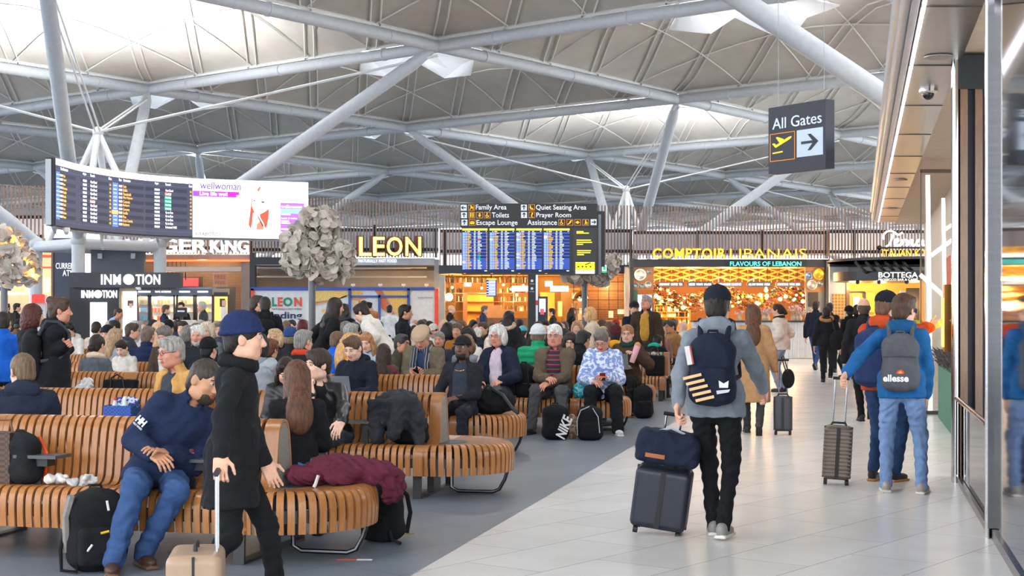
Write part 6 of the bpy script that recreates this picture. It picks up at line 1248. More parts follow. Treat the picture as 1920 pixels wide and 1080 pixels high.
FUI = len(PI) - 1
ST(1529, 42, 566, -30, 'man in navy jacket and jeans beside the fur hooded parka', top='#1b2030', hair=('short', '#3a2a20'), legs='#2d456e', th=.03, pose='walk', shoes='#15161a')
ST(1556, 40, 569, -10, 'dark haired person beyond the fur hooded parka', top='#16171b', hair=('short', '#1c1614'), legs='#1e1f24')
ST(1620, 21.6, 561, -12, 'bald man in black jacket walking away', pose='walk', top='#191a1e', topk='coat', th=.02, hair=('ring', '#4a3a30'), legs='#1a1b20', shoes='#141414', skin='l', feet=[(-.03, .15, .085), (.08, -.16, .22)])
ST(1594, 36, 576, 20, 'person with black hood up left of the bald man', top='#15161a', beanie='#17181c', hair=('short', '#17181c'), scarf='#15161a')
ST(1606, 38, 573, -20, 'dark haired person in black behind the bald man', top='#18181c', hair=('bob', '#1f1512'), fem=True)
ST(1583, 37, 587, 70, 'child in orange top beside the black hooded person', s=.86, top='#d9782a', hair=('short', '#5a3f2c'))
ST(1712, 34, 578, 160, 'worker in yellow high visibility vest and blue cap', top='#d8e02e', topk='coat', cap='#27408f', hair=('short', '#3a2a20'), legs='#24304a', th=.02)
# --- standing among the rows
ST(100, 15.2, 561, -72, 'woman in black coat with hair in a small bun, carrying a rucksack', fem=True, top='#15171d', topk='coat', th=.034, hood='#15171d', hair=('bun', '#4a372a'), legs='#20232a', skin='r', hw=[P(122, 648, 15.0), P(128, 655, 15.5)], hem=.25, lod=0, curl=60)
WBI = len(PI) - 1
ST(52, 16.9, 574, -60, 'person with big dark red curly hair at the left', fem=True, top='#23252b', topk='coat', th=.03, hair=('curly', '#4a2018'), legs='#1c1d22', pose='walk', lod=0)
ST(6, 17.6, 612, 20, 'person in bright blue jacket cut by the left edge', s=.94, top='#1558b8', th=.03, hair=('short', '#2a211c'), lod=1)
ST(606, 22, 561, -62, 'woman in black coat with long dark hair bending towards the seats', fem=True, lean=16, top='#15161a', topk='coat', th=.028, hem=.35, hair=('longer', '#2a201c'), legs='#1a1b1f', hands='pockets')
ST(497, 24, 558, 8, 'man in black coat with a dark rucksack seen from behind', top='#17181c', topk='coat', th=.03, hair=('fuzz', '#2c2622'), legs='#1b1c20', lod=1)
BPI = len(PI) - 1
ST(476, 26, 556, -40, 'man with glasses in dark suit facing the one with rucksack', top='#1d222c', topk='suit', inner='#d9dde4', hair=('short', '#3c332c'), glasses=True, legs='#1c1f26', lod=1, yaw=20)
ST(644, 29, 571, -12, 'woman in black coat with fur collar in front of the hoarding', fem=True, top='#1a1d26', topk='coat', th=.035, fur='#2a2a30', hair=('long', '#1f1814'), hem=.2)
ST(684, 34, 568, -70, 'man in navy coat walking right in front of the food picture', pose='walk', top='#1c2434', hair=('short', '#1c1816'), legs='#23262d')
ST(730, 42, 572, 5, 'man in white shirt with short dark hair by the hoarding', top='#dfe4e8', topk='shirt', hair=('fuzz', '#2a2320'), legs='#262a32')
ST(753, 25, 573, -85, 'young man in black jacket in profile beside the blue post', top='#17191e', topk='coat', th=.024, hair=('short', '#1d1815'), skin='t', legs='#202228', lod=1)
ST(722, 21.9, 594, 75, 'woman in cream coat with dark bun bending to the left', fem=True, lean=30, pitch=18, top='#dcd7d0', topk='coat', th=.040, hem=.40, hair=('bun', '#2c201b'), legs='#22242a', skin='p', lod=0, s=1.08, hw=[P(690, 660, 21.7), P(694, 655, 22.1)])
ST(692, 22.5, 589, -80, 'woman with short ginger hair and black hooded coat', fem=True, top='#191b20', topk='coat', th=.030, hood='#191b20', hair=('full', '#a9683c'), skin='r', glasses=True, lod=1, s=.95)
ST(1112, 26.5, 578, 80, 'fair haired woman in beige coat walking left among the seats', pose='walk', fem=True, top='#cbb9a4', topk='coat', th=.03, hem=.3, hair=('bob', '#c79a6a'), legs='#3a3c44', lod=1)
ST(952, 24.5, 585, -20, 'person in black coat with big pale fur hood, seen from behind', fem=True, top='#1b1b20', topk='coat', th=.04, fur='#b8a48e', hair=('long', '#1c1512'), hem=.3, lod=1)
ST(1187, 29.5, 567, -150, 'man in navy jacket and black cap looking left', top='#1c2233', topk='coat', th=.03, inner='#b8432e', cap='#17181c', hair=('short', '#3a2a22'), beard='#5a4536', hands=[(-.05, .30, 1.05), (.08, .28, 1.08)], legs='#23262e', lod=1, yaw=20)
ST(1212, 28.6, 556, 160, 'grey haired man in brown parka looking upwards', top='#3b2e24', topk='coat', th=.034, inner='#b98a3a', hem=.15, hair=('short', '#8d8884'), glasses=True, pitch=-22, yaw=15, legs='#4a4038', lod=1, skin='r')
ST(1244, 33.0, 604, 170, 'child with light hair beside the man in tan coat', s=.72, top='#8a6a62', hair=('long', '#a5825c'), fem=True)
ST(905, 51, 574, -80, 'person in navy jacket walking past the cafe counter', pose='walk', top='#2a3450', hair=('short', '#6a5a50'))
ST(843, 50, 573, -75, 'man in black walking past the red hoarding edge', pose='walk', top='#1c1e24', hair=('bald', '#222222'))
ST(1038, 50, 579, 85, 'person in dark coat walking past the lit advert screen', pose='walk', top='#2a2624', hair=('short', '#2a201c'))
ST(1070, 52, 578, -60, 'woman with long dark hair standing at the pale back counter', fem=True, top='#1c1714', hair=('long', '#2a1c14'), hem=.3)
ST(914, 61, 583, 180, 'waitress with brown hair behind the cafe counter', fem=True, top='#e6e4de', topk='shirt', hair=('bun', '#6a4630'))
ST(341, 47.6, 562, 180, 'shop worker in black behind the kiosk till', top='#1c1d22', topk='shirt', hair=('short', '#1a1512'))
ST(383, 45, 561, 95, 'grey haired man in dark grey coat at the kiosk', top='#3a3c40', hair=('short', '#b5b2ae'), glasses=True, hem=.2)
ST(307, 44, 573, -70, 'man with brown hair in navy jacket walking past the kiosk shelves', pose='walk', top='#1b2740', hair=('short', '#6a4a38'))
ST(193, 38, 591, -95, 'man in light blue shirt bending right before the white lightbox', lean=38, top='#9db6e2', topk='shirt', hair=('fuzz', '#3a2c22'), skin='t', s=1.1)
ST(28, 52, 564, -60, 'man in dark jacket leaning at the left food counter', top='#22201f', hair=('short', '#1f1815'))
ST(15, 55, 568, 160, 'person with black hair behind the left food counter', top='#3a2c26', hair=('bun', '#1c1614'), fem=True)
ST(1338, 44, 573, -20, 'person with dark hair at the restaurant counter, left of the walker', top='#1b1b1f', hair=('bob', '#2a1f18'), fem=True)
# --- seated, third to fifth rows
SI(3, 1, 176, 628, 'woman in grey sweater with low bun and cream scarf, back view', fem=True, yaw=10, top='#5d636c', topk='knit', th=.016, hair=('lowbun', '#2c211c'), scarf='#d9c6ae', legs='#2a2c32', lod=0)
SI(4, -1, 236, 634, 'woman in white sweater looking down at her phone', fem=True, pitch=26, top='#d5cfc6', topk='knit', th=.014, hair=('short', '#2c211d'), hands='phone', legs='#3a3d44', skin='p', lod=0)
WSI = len(PI) - 1
SI(4, 1, 208, 616, 'woman with long fair hair and pale grey coat, back view', turn=-20, fem=True, top='#9aa3b0', topk='coat', hair=('long', '#a88a6a'), th=.02)
SI(4, 1, 272, 613, 'person in navy quilted jacket with greying brown hair, back view', top='#1c2848', topk='puff', th=.03, hair=('short', '#6a5a4c'), wide=1.15)
SI(5, 1, 238, 606, 'man with glasses in grey hooded top facing right', turn=-60, top='#3a414e', hood='#3a414e', hair=('short', '#4a3c32'), glasses=True, lod=1, th=.03)
SI(5, 1, 292, 604, 'woman with blonde hair in beige coat, back view', fem=True, top='#c9a37a', hair=('long', '#d0aa84'), th=.03)
SI(6, -1, 256, 600, 'woman in white jacket with grey headscarf holding her chin', fem=True, top='#d9d2cc', hair=('x', '#3a2a24'), veil='#a9a8ac', th=.03, hands=[(-.08, .22, .8), (.06, .2, 1.0)])
SI(6, -1, 137, 603, 'boy in white hooded top with headphones', top='#dcd8d2', hood='#dcd8d2', hair=('short', '#1f1a18'), phones=True, pitch=18, hands='phone', lod=1)
SI(6, 1, 177, 603, 'woman with dark hair in a bun and cream top, back view', fem=True, top='#cfc3b2', hair=('lowbun', '#2a201b'))
SI(5, -1, 205, 612, 'person in dark beanie behind the fair haired woman', top='#2a2d36', beanie='#1b202e', hair=('short', '#2a2422'))
SI(8, -1, 222, 597, 'man in black with dark hair facing left, hand at his chin', turn=-60, top='#1c1d22', hair=('short', '#211a16'), skin='t')
SI(4, -1, 318, 609, 'grey haired man in brown jacket looking down', turn=-4, pitch=18, top='#453a30', inner='#d8d4ce', hair=('short', '#6e6a66'), skin='r', th=.025, lod=0)
SI(4, -1, 374, 610, 'white haired man in dark overcoat behind the tan jacket man', turn=10, top='#23262e', hair=('short', '#d8d5d0'), skin='r', beard='#b5b0aa', th=.03, lod=0)
SI(4, 1, 348, 612, 'grey haired person in charcoal coat, back view', top='#2c2f36', hair=('full', '#77726c'))
SI(6, 1, 312, 598, 'person in black hood with pale collar, back view', top='#cfd2d6', beanie='#17181c', hair=('short', '#17181c'), th=.03)
SI(6, -1, 347, 596, 'boy with dark brown hair in grey hood', top='#8d929a', hood='#8d929a', hair=('short', '#3a2a22'))
SI(5, -1, 393, 604, 'woman with blonde grey hair behind the walking person', fem=True, top='#6a6f78', hair=('bob', '#c8b8a2'))
SI(3, -1, 384, 636, 'person in black hood facing away behind the tan jacket', turn=170, top='#16171b', beanie='#15161a', hair=('short', '#15161a'), th=.03, lod=1)
SI(3, 1, 500, 637, 'boy with reddish brown hair, back view', top='#2a2f3a', hair=('full', '#6a4028'), lod=0, turn=-10)
SI(3, 1, 562, 619, 'grey haired man in black jacket with red collar, back view', top='#1b1c21', topk='coat', th=.03, scarf='#c2402a', hair=('short', '#85847f'), lod=0, wide=1.1, yaw=20)
SI(4, -1, 519, 618, 'woman with blonde bob and closed eyes facing us', fem=True, top='#22242a', hair=('bob', '#b89a74'), skin='r', pitch=-12, lod=0)
SI(4, 1, 541, 616, 'person in blue beanie, back view', top='#23252c', beanie='#2c4676', hair=('short', '#8a7a64'), lod=1)
SI(2, 1, 459, 622, 'young man with dark hair behind the grey hooded jacket', turn=80, s=1.0, top='#c9962a', hair=('short', '#2a211c'), lod=1, q=1.1)
SI(4, -1, 614, 622, 'man in bright blue jacket with cropped hair, back view', turn=140, top='#1c5cc0', topk='coat', th=.03, hair=('fuzz', '#6a4f3c'), lean=14, lod=0)
SI(3, 1, 646, 625, 'blonde woman in yellow jacket, back view', turn=-50, fem=True, top='#e0a812', topk='coat', th=.02, hair=('long', '#cf9f68'), lod=0)
SI(3, 1, 716, 645, 'woman with long dark brown hair and burgundy patterned coat', fem=True, topmat=M('print', '#6e2630', b='#3f3a34'), top='#6e2630', th=.024, hair=('longer', '#33201a'), lod=0)
SI(4, -1, 744, 627, 'man in olive jacket with glasses in profile facing right', turn=78, top='#4a4438', th=.024, hair=('short', '#3b3936'), glasses=True, skin='t', lod=0)
SI(4, -1, 692, 622, 'young woman with light brown hair looking down', fem=True, top='#a9bccd', hair=('long', '#a5754e'), pitch=14, skin='p', lod=0)
SI(4, 1, 651, 607, 'grey haired man in dark jacket with ear showing, back view', turn=-15, top='#22252d', hair=('short', '#8f8e8a'), lod=1)
SI(5, 1, 645, 602, 'grey haired person beyond, in black coat', top='#1e2026', hair=('full', '#6e6b67'))
SI(5, -1, 668, 599, 'dark haired man looking right behind the ginger woman', top='#262a32', hair=('short', '#241c18'), skin='t')
SI(5, -1, 888, 614, 'woman with black bob in white knit top looking left', turn=-30, fem=True, top='#d9d5cf', topk='knit', hair=('bob', '#16120f'), skin='p', pitch=16, lod=1)
SI(5, -1, 826, 622, 'grey haired man behind the flat cap man', top='#2e3440', hair=('short', '#8a8782'), skin='r', lod=1)
SI(4, 1, 872, 628, 'woman with light brown hair behind the black baseball cap', fem=True, top='#8a8f96', hair=('curly', '#7a5a42'), lod=1, s=.95)
SI(4, 1, 918, 630, 'pale blonde haired woman beside the white haired woman, back view', fem=True, top='#d8c4c0', hair=('long', '#d8c6ac'), lod=1)
SI(4, 1, 1008, 611, 'person in green padded jacket and white beanie, back view', turn=10, top='#1f9a6a', topk='puff', th=.05, beanie='#cdd0d5', hair=('short', '#6a5a48'), lean=14, lod=0, s=1.12, wide=1.1)
SI(5, -1, 1072, 623, 'woman with dark curly hair and glasses in white sweater', fem=True, top='#dcdcdc', topk='knit', hair=('curly', '#2c1e1a'), glasses=True, pitch=16, skin='p', lod=0)
SI(6, -1, 1132, 612, 'young woman with blonde hair behind the patterned top', fem=True, top='#5a5e66', hair=('long', '#c09a70'), skin='p', lod=1)
SI(5, -1, 1132, 617, 'young person with brown hair left of the maroon beanie', turn=20, top='#2a2e38', hair=('short', '#4a362a'), lod=1)
SI(5, 1, 1153, 612, 'person in maroon beanie and yellow hood, back view', top='#24262c', hood='#e0a020', beanie='#4a1c20', hair=('short', '#2a2020'), th=.03, lod=1)
SI(6, 1, 1215, 634, 'person in teal and black padded jacket bending behind the laptop woman', turn=-20, top='#14161c', topk='puff', hood='#1aa08a', hair=('short', '#16161a'), th=.05, lean=40, lod=1)
SI(7, -1, 1264, 600, 'man with glasses and moustache in tan coat facing left', turn=-50, top='#a3764a', hair=('short', '#2c2420'), glasses=True, skin='t', th=.03, lod=1, hands='fold')
SI(6, -1, 860, 606, 'bearded man in amber jumper behind the book shelves end', top='#9a6428', hair=('short', '#5a4a3c'), skin='t')
# --- the crowd further back: x, head top, row, side, turn, hair, hair colour, clothes, label
CROWD = [
 (790, 610, 6, 1, -20, 'short', '#8a8680', '#8a5a26', 'grey haired man in mustard jacket left of the flat cap'),
 (771, 606, 7.5, -1, 40, 'long', '#c0b6a6', '#2a2d35', 'pale haired woman at the left of the crowd below the hoarding logo'),
 (776, 609, 6, -1, 20, 'short', '#241d19', '#c8bcae', 'dark haired man in cream top beside the pale haired woman'),
 (802, 599, 8, 1, 0, 'short', '#1d1815', '#33363e', 'black haired man in slate coat above the flat cap, back view'),
 (787, 597, 9, 1, 0, 'full', '#3a2c24', '#22242a', 'brown haired person in black coat under the right blue post'),
 (797, 589, 11, -1, 0, 'short', '#2c241f', '#2a2e3a', 'dark haired man far back below the small airport logo'),
 (780, 590, 10, 1, 30, 'ring', '#6a5a4c', '#1f2126', 'balding man in black far back under the hoarding'),
 (812, 607, 6, -1, 0, 'short', '#cfc9c0', '#dcdfe2', 'white haired person with glasses right of the flat cap'),
 (821, 603, 8, 1, 0, 'bald', '#cccccc', '#3a3d44', 'bald man in grey behind the white haired person'),
 (829, 592, 10, -1, 40, 'bob', '#c9a67c', '#8e98a8', 'blonde woman in grey blue at the foot of the red edge'),
 (847, 597, 9, 1, -30, 'long', '#6a4030', '#2a2c32', 'woman with long auburn hair below the large glowing lamp'),
 (838, 606, 6, 1, 0, 'curly', '#15110f', '#1c1d22', 'black curly haired woman behind the black bob'),
 (851, 602, 7.5, -1, 0, 'short', '#9a9690', '#4a4f58', 'grey haired person facing us in slate top under the big lamp'),
 (866, 599, 6, -1, 10, 'full', '#7a5236', '#3c3f48', 'brown haired man looking down, right of the black bob'),
 (874, 614, 5, 1, 0, 'short', '#15110f', '#1d2c44', 'black haired man in blue jacket behind the black baseball cap'),
 (896, 613, 6, 1, 20, 'short', '#d3cdc4', '#2b2e36', 'white bearded man in dark coat beside the white haired woman'),
 (882, 590, 9, -1, 60, 'long', '#201713', '#17181d', 'woman with long black hair in black coat before the cafe counter'),
 (905, 604, 8, -1, -20, 'short', '#4a3428', '#20222a', 'short brown haired man in black beyond the white haired woman'),
 (924, 604, 7.5, -1, 10, 'short', '#5c4230', '#2d3d5a', 'ruddy man with brown hair in blue jacket left of the fur hood'),
 (941, 584, 9, 1, 0, 'long', '#1d1512', '#1a1b20', 'dark long haired woman standing out behind the fur hood'),
 (973, 590, 10, 1, 0, 'full', '#2a201b', '#24272f', 'dark haired person in charcoal left of the sign post'),
 (978, 612, 7.5, 1, 0, 'short', '#57a8b8', '#2b3138', 'person with turquoise hood left of the sign post'),
 (1012, 594, 7.5, -1, 0, 'long', '#2c1f1a', '#3c3530', 'dark long haired woman facing us right of the sign post'),
 (1025, 597, 8, -1, 0, 'short', '#211b18', '#2a2d34', 'dark haired man facing us below the lit advert screen'),
 (1043, 607, 6, 1, 0, 'short', '#2b323e', '#22262e', 'person in navy cap behind the white haired man'),
 (1049, 607, 7.5, 1, 0, 'bob', '#c8a888', '#b09a88', 'fair haired woman behind the white haired man, back view'),
 (1060, 602, 8, 1, 20, 'short', '#4f4a47', '#33373f', 'grey brown haired man in slate coat left of the beige walker'),
 (1056, 616, 5, 1, 0, 'short', '#191614', '#17181c', 'black haired person in black right behind the white haired man'),
 (1085, 618, 5, 1, -20, 'short', '#16171a', '#16171b', 'person in black coat below the beige walker'),
 (1084, 599, 7.5, -1, 0, 'bob', '#b58a68', '#d8cfc6', 'fair woman in cream left behind the beige walker'),
 (1128, 598, 9, 1, 0, 'curly', '#4a382c', '#6a5a50', 'brown curly haired woman beyond the beige walker'),
 (1140, 603, 7.5, 1, -15, 'long', '#5a4030', '#3a3e46', 'brown haired woman in slate below the black grid'),
 (1153, 591, 10, 1, 0, 'short', '#b3261e', '#1e2026', 'person in red cap and black jacket below the notices'),
 (1130, 593, 10, -1, 0, 'short', '#6a5a50', '#4a5058', 'man with brown hair far back below the black grid'),
 (1244, 594, 9, -1, 30, 'short', '#3a2c26', '#23262d', 'dark haired person far back behind the man in tan coat'),
 (1262, 591, 10, 1, 0, 'full', '#33261f', '#4a4f5a', 'dark haired person in slate far behind the man in tan coat'),
 (1280, 601, 9, 1, 0, 'bald', '#cccccc', '#d9d4ce', 'bald person in cream at the right end of the crowd'),
 (418, 600, 6, -1, 0, 'short', '#6a6660', '#3a3f48', 'grey haired man in slate right of the kiosk'),
 (446, 604, 6, 1, -30, 'full', '#2a211c', '#4a4440', 'dark haired person left of the man with rucksack'),
 (402, 598, 8, 1, 0, 'long', '#b5946e', '#8a8078', 'fair haired woman below the orange advert'),
 (372, 597, 7.5, 1, 0, 'short', '#a8a49e', '#4c535e', 'white haired man below the kiosk, back view'),
 (538, 597, 8, 1, 30, 'lowbun', '#6a5340', '#8a7868', 'brown haired woman in taupe coat left of the petal tree'),
 (550, 597, 9, -1, 0, 'short', '#26242a', '#23252c', 'dark haired person in black under the headline letters'),
 (564, 594, 8, 1, 0, 'bob', '#5a1c28', '#2c2f38', 'person with wine red hair in charcoal hooded coat'),
 (575, 589, 9, -1, -40, 'long', '#a5754e', '#2a2c33', 'brown haired woman beside the petal tree pole'),
 (662, 594, 9, -1, 0, 'bob', '#8a857e', '#3a3d46', 'grey haired woman under the fruit picture'),
 (708, 597, 8, -1, 30, 'short', '#1c1816', '#24262c', 'black haired man below the second blue post'),
 (768, 612, 7.5, 1, 0, 'full', '#1a1512', '#2c2f36', 'black haired person at the right of the cream coat'),
 (8, 600, 7.5, 1, 10, 'short', '#4a4038', '#4a4640', 'grey brown haired person at the far left edge'),
 (10, 586, 10, 1, 0, 'full', '#1b1614', '#1d1e22', 'dark haired person in black at the far left, farther back'),
 (30, 593, 9, 1, 0, 'short', '#18181b', '#6a4c38', 'person in black hat and brown coat by the petal lamp pole'),
 (200, 600, 8, 1, 0, 'short', '#b5a58e', '#c9c5be', 'fair haired person below the white lightbox'),
 (282, 600, 7.5, 1, 0, 'short', '#2a2b30', '#23252b', 'person in black hat before the kiosk shelves'),
 (276, 598, 9, -1, 0, 'short', '#8d8a86', '#2d3038', 'grey haired man facing us before the kiosk shelves'),
 (330, 599, 8, 1, 0, 'full', '#2c231e', '#2a3450', 'dark haired person in blue coat before the till'),
 (362, 606, 6, 1, 0, 'full', '#77716a', '#20232b', 'grey haired person in black left of the navy beanie'),
 (425, 592, 10, 1, 0, 'short', '#3a322c', '#3c3a38', 'brown haired person right of the orange advert'),
 (452, 590, 10, -1, 0, 'short', '#22201f', '#23262c', 'dark haired man by the left hoarding edge'),
]
for n, (x, yt, row, sd, turn, hs, hc, tc, lb) in enumerate(CROWD):
    row = {7.5: 8}.get(row, row); cp = hc if 'cap' in lb.split() else None; bn = hc if ('hat' in lb.split() or 'turquoise' in lb) else None
    best = None
    for dr in (0, 1, -1, 2, -2, 3, 4):
        ro = [4, 5, 6, 8, 9, 10, 11]; k_ = ro.index(row) + dr
        if not 0 <= k_ < len(ro): continue
        for dx in (0, 3, -3, 6, -6):
            c_ = clash(seat(ro[k_], sd, x + dx)); okc = c_ > .50
            if best is None or (okc and not best[0]) or (not okc and not best[0] and c_ > best[1]): best = (okc, c_, ro[k_], dx)
        if best[0]: break
    row = best[2]; x += best[3]
    SI(row, sd, x, yt, lb, turn=turn, hair=(hs, '#2a211c' if cp or bn else hc), top=tc, cap=cp if cp and 'navy' not in lb else None, beanie=bn or (hc if cp and 'navy' in lb else None), fem='woman' in lb, th=.026, legs=random.choice(['#1f2229', '#2c3a56', '#26262a', '#3a3d44']), lod=2 if row > 6 else 1,
       skin=random.choice(['l', 'p', 't', 'r', 'l']), pitch=random.choice([0, 8, 16]), hands=random.choice(['lap', 'phone', 'thigh']), beard='#d3cdc4' if 'bearded' in lb else None, glasses='glasses' in lb, q=.37)

if False:
    for i_ in range(len(OCC)):
        for j_ in range(i_): 
            dd_ = np.linalg.norm(OCC[i_][0][:2] - OCC[j_][0][:2])
            if dd_ < .5: print('CLASH %.2f | %s | %s' % (dd_, OCC[i_][1], OCC[j_][1]))
# ---------------------------------------------------------------- bags, cases and small things
def wb(bl, h, name, mat, root, loc, R, disp=None, mats=None):
    v, f = bl.mesh(h, disp); v = np.asarray(loc) + v @ R.T
    return put(name, raw_mesh(name, v - wtrans(root) if root is not None else v, f, mat, None, True), root)
def lone(bl, h, name, mat, loc, R, label, cat, disp=None, group=None):
    v, f = bl.mesh(h, disp); o = put(name, raw_mesh(name, v @ R.T, f, mat, None, True), None, loc); return tag(o, label, cat, group)
def tubes(name, mat, root, loc, R, lines, r=.01, n=6):
    for ln in lines: m = MB(); m.tube([np.asarray(loc) + R @ V3(*p) for p in ln], r, n); m.build(name, mat, root, True)
def boxp(name, mat, root, loc, R, c, size): m = MB(); m.box(np.asarray(loc) + R @ V3(*c), size, R); return m.build(name, mat, root)
BAGB = '#17181c'
def rucksack(loc, rz, label, w=.30, d=.20, h=.45, col=BAGB, tilt=0, pocket=True, pc=None, straps=True, h0=.009, side=None, grp=None, sink=.0):
    """front (pocket side) looks along -y of its own frame; straps on +y."""
    R = rz_(rz) @ rx(tilt); t = thing('rucksack', label, 'bag', loc, grp); m = M('fab', col)
    b = Blob(); b.box((0, 0, h * .46), (w / 2, d * .42, h * .44), None, .07, .03); b.ell((0, 0, h * .80), (w * .46, d * .42, h * .22), None, .05); b.ell((0, -d * .1, h * .25), (w * .52, d * .50, h * .26), None, .05)
    wb(b, h0, 'body', m, t, loc, R, folds(.005, .8, w * 40))
    if pocket: b = Blob(); b.box((0, -d * .48, h * .30), (w * .38, d * .16, h * .24), None, .04, .03); wb(b, h0, 'front_pocket', M('fab', pc or col), t, loc, R, folds(.003, 1, 2))
    tubes('zip', M('plain', '#6a6c70'), t, loc, R, [[(w * .42 * math.cos(a), -d * .30, h * (.62 + .30 * math.sin(a))) for a in np.linspace(.1, math.pi - .1, 9)]], .004, 5)
    tubes('handle', m, t, loc, R, [[(-.04, d * .1, h * .97), (-.03, d * .1, h * 1.04), (.03, d * .1, h * 1.04), (.04, d * .1, h * .97)]], .010)
    if straps: tubes('strap', m, t, loc, R, [[(k * w * .25, d * .40, h * .92), (k * w * .34, d * .75, h * .72), (k * w * .38, d * .78, h * .40), (k * w * .40, d * .45, h * .08)] for k in (-1, 1)], .016)
    return t
def worn(i, label, w=.30, d=.17, h=.46, col=BAGB, dz=-.06, back=.20, **k):
    q = PI[i]; R = rz_(q['rz']); c = p2w(q['Nk'] + q['Rc'] @ V3(0, -back, dz), i) - V3(0, 0, h)
    t = rucksack(c, q['rz'], label, w, d, h, col, straps=False, **k); loc = q['loc']; s = q['s']
    f = lambda x, y, z: loc + R @ ((q['Nk'] + q['Rc'] @ V3(x, y, z)) * s)
    for sg in (-1, 1):
        m = MB(); m.tube([f(sg * .09, -.16, -.10), f(sg * .10, -.09, .045), f(sg * .105, .02, .045), f(sg * .115, .13, -.06), f(sg * .13, .15, -.20), f(sg * .15, .06, -.32), f(sg * .13, -.12, -.36)], .020, 8); m.build('strap', M('fab', k.get('pc') or col), t, True)
    return t
def case(loc, rz, label, w=.36, d=.23, h=.55, col='#5a5048', ribs=0, tilt=0, top=None, roll=0, metal=False, grp=None):
    R = rz_(rz) @ rx(tilt) @ ry(roll); t = thing('suitcase', label, 'suitcase', loc, grp); m = M('plain', col, rough=.4) if not metal else M('metal', col, rough=.4, metal=.4)
    b = Blob(); b.box((0, 0, h / 2 + .05), (w / 2, d / 2, h / 2), None, .045, .01)
    if ribs:
        for k in range(ribs): z = .09 + (h - .08) * k / (ribs - 1); b.box((0, 0, z), (w / 2 + .004, d / 2 + .004, (h / ribs) * .28), None, .008, .006)
    wb(b, .008, 'shell', m, t, loc, R)
    for x in (-1, 1):
        for y in (-1, 1): q = MB(); c = np.asarray(loc) + R @ V3(x * w * .38, y * d * .34, .028); q.lathe([(.001, -.016), (.026, -.016), (.026, .016), (.001, .016)], c, 12, R @ V3(1, 0, 0)); q.build('wheel', M('plain', '#1a1a1c'), t, True)
    boxp('centre_band', M('plain', '#1c1c20'), t, loc, R, (0, -d / 2 - .004, h / 2 + .05), (.035, .006, h * .94)); boxp('zip_line', M('plain', '#1c1c20'), t, loc, R, (0, 0, h / 2 + .05), (w + .006, .012, h * .96))
    tubes('carry_handle', M('plain', '#1a1a1c'), t, loc, R, [[(-.07, 0, h + .045), (-.06, 0, h + .075), (.06, 0, h + .075), (.07, 0, h + .045)]], .011)
    if top is not None:
        for x in (-.055, .055): tubes('pull_rod', M('metal', '#b9bcc2', rough=.2), t, loc, R, [[(x, d * .38, h), (x, d * .38, top)]], .008)
        tubes('pull_handle', M('plain', '#17181a'), t, loc, R, [[(-.075, d * .38, top), (.075, d * .38, top)]], .016)
    return t
def onseat(row, sd, x, q=.37, z=.455): c = seat(row, sd, x, q); c[2] = z; return c
ZR_ = rz_(-13.3)
# nearest bench
t = thing('handbag', 'brown chequered bag at the left end of the nearest bench', 'bag', onseat(1, -1, 3)); boxp('body', M('check', '#5a4131', b='#3f2d22', scale=55), t, onseat(1, -1, 3), ZR_, (0, 0, .17), (.22, .16, .34)); tubes('handle', M('plain', '#6a4a34'), t, onseat(1, -1, 3), ZR_, [[(-.07, .02, .34), (-.05, .02, .42), (.05, .02, .42), (.07, .02, .34)]], .009)
L0 = onseat(1, -1, 42); t = rucksack(L0, 150, 'black and orange rucksack lying against the nearest backrest', .26, .20, .34, '#1d1e22', pc='#d8502a', straps=False)
tubes('orange_trim', M('fab', '#e2582c'), t, L0, rz_(150), [[(-.10, -.11, .05), (-.12, -.10, .2), (-.06, -.09, .31)], [(.10, -.11, .05), (.12, -.10, .2), (.06, -.09, .31)]], .012)
def crumple(x, y0, w, h, label, hx, seed, name='paper_tissue', cat='tissue', row=1, q=.36, rough=.6):
    b = Blob(); r = random.Random(seed)
    for k in range(9): b.ell((r.uniform(-w, w), r.uniform(-.04, .04), r.uniform(.012, h)), (r.uniform(.02, w * .6), r.uniform(.015, .04), r.uniform(.012, h * .8)), rz_(r.uniform(0, 180)) @ ry(r.uniform(-40, 40)), .012)
    return lone(b, .006, name, M('plain', hx, rough=rough), onseat(row, -1, x, q, .448), ZR_, label, cat, folds(.006, 2.2, seed))
crumple(104, 905, .06, .05, 'crumpled white tissues on the nearest bench seat', '#e9e8e6', 3); crumple(158, 905, .08, .05, 'crumpled clear plastic wrapper on the nearest bench seat', '#c3c3c2', 5, 'plastic_wrapper', 'wrapper', rough=.15)
L0 = G(182, 1068); t = rucksack(L0, 24, 'black rucksack with grey straps standing on the floor by brown boots', .34, .26, .50, '#18191d', tilt=-4)
tubes('grey_strap', M('fab', '#8d8a85'), t, L0, rz_(24), [[(-.16, -.05, .47), (-.19, -.02, .34), (-.18, 0, .12)]], .024); tubes('zip_pull', M('plain', '#d8d6d2'), t, L0, rz_(24), [[(.04, -.13, .44), (.05, -.135, .38)], [(.12, -.14, .33), (.12, -.145, .27)], [(-.08, -.15, .14), (-.05, -.155, .18)], [(.10, -.155, .20), (.13, -.15, .20)]], .008); tubes('yellow_tag', M('plain', '#e0b520'), t, L0, rz_(24), [[(.0, -.15, .245), (.05, -.15, .255)]], .008)
tubes('loose_strap', M('fab', '#15161a'), t, L0, rz_(24), [[(-.18, .05, .3), (-.22, -.02, .14), (-.22, -.06, .02), (-.14, -.12, .015), (-.12, -.06, .06)]], .012)
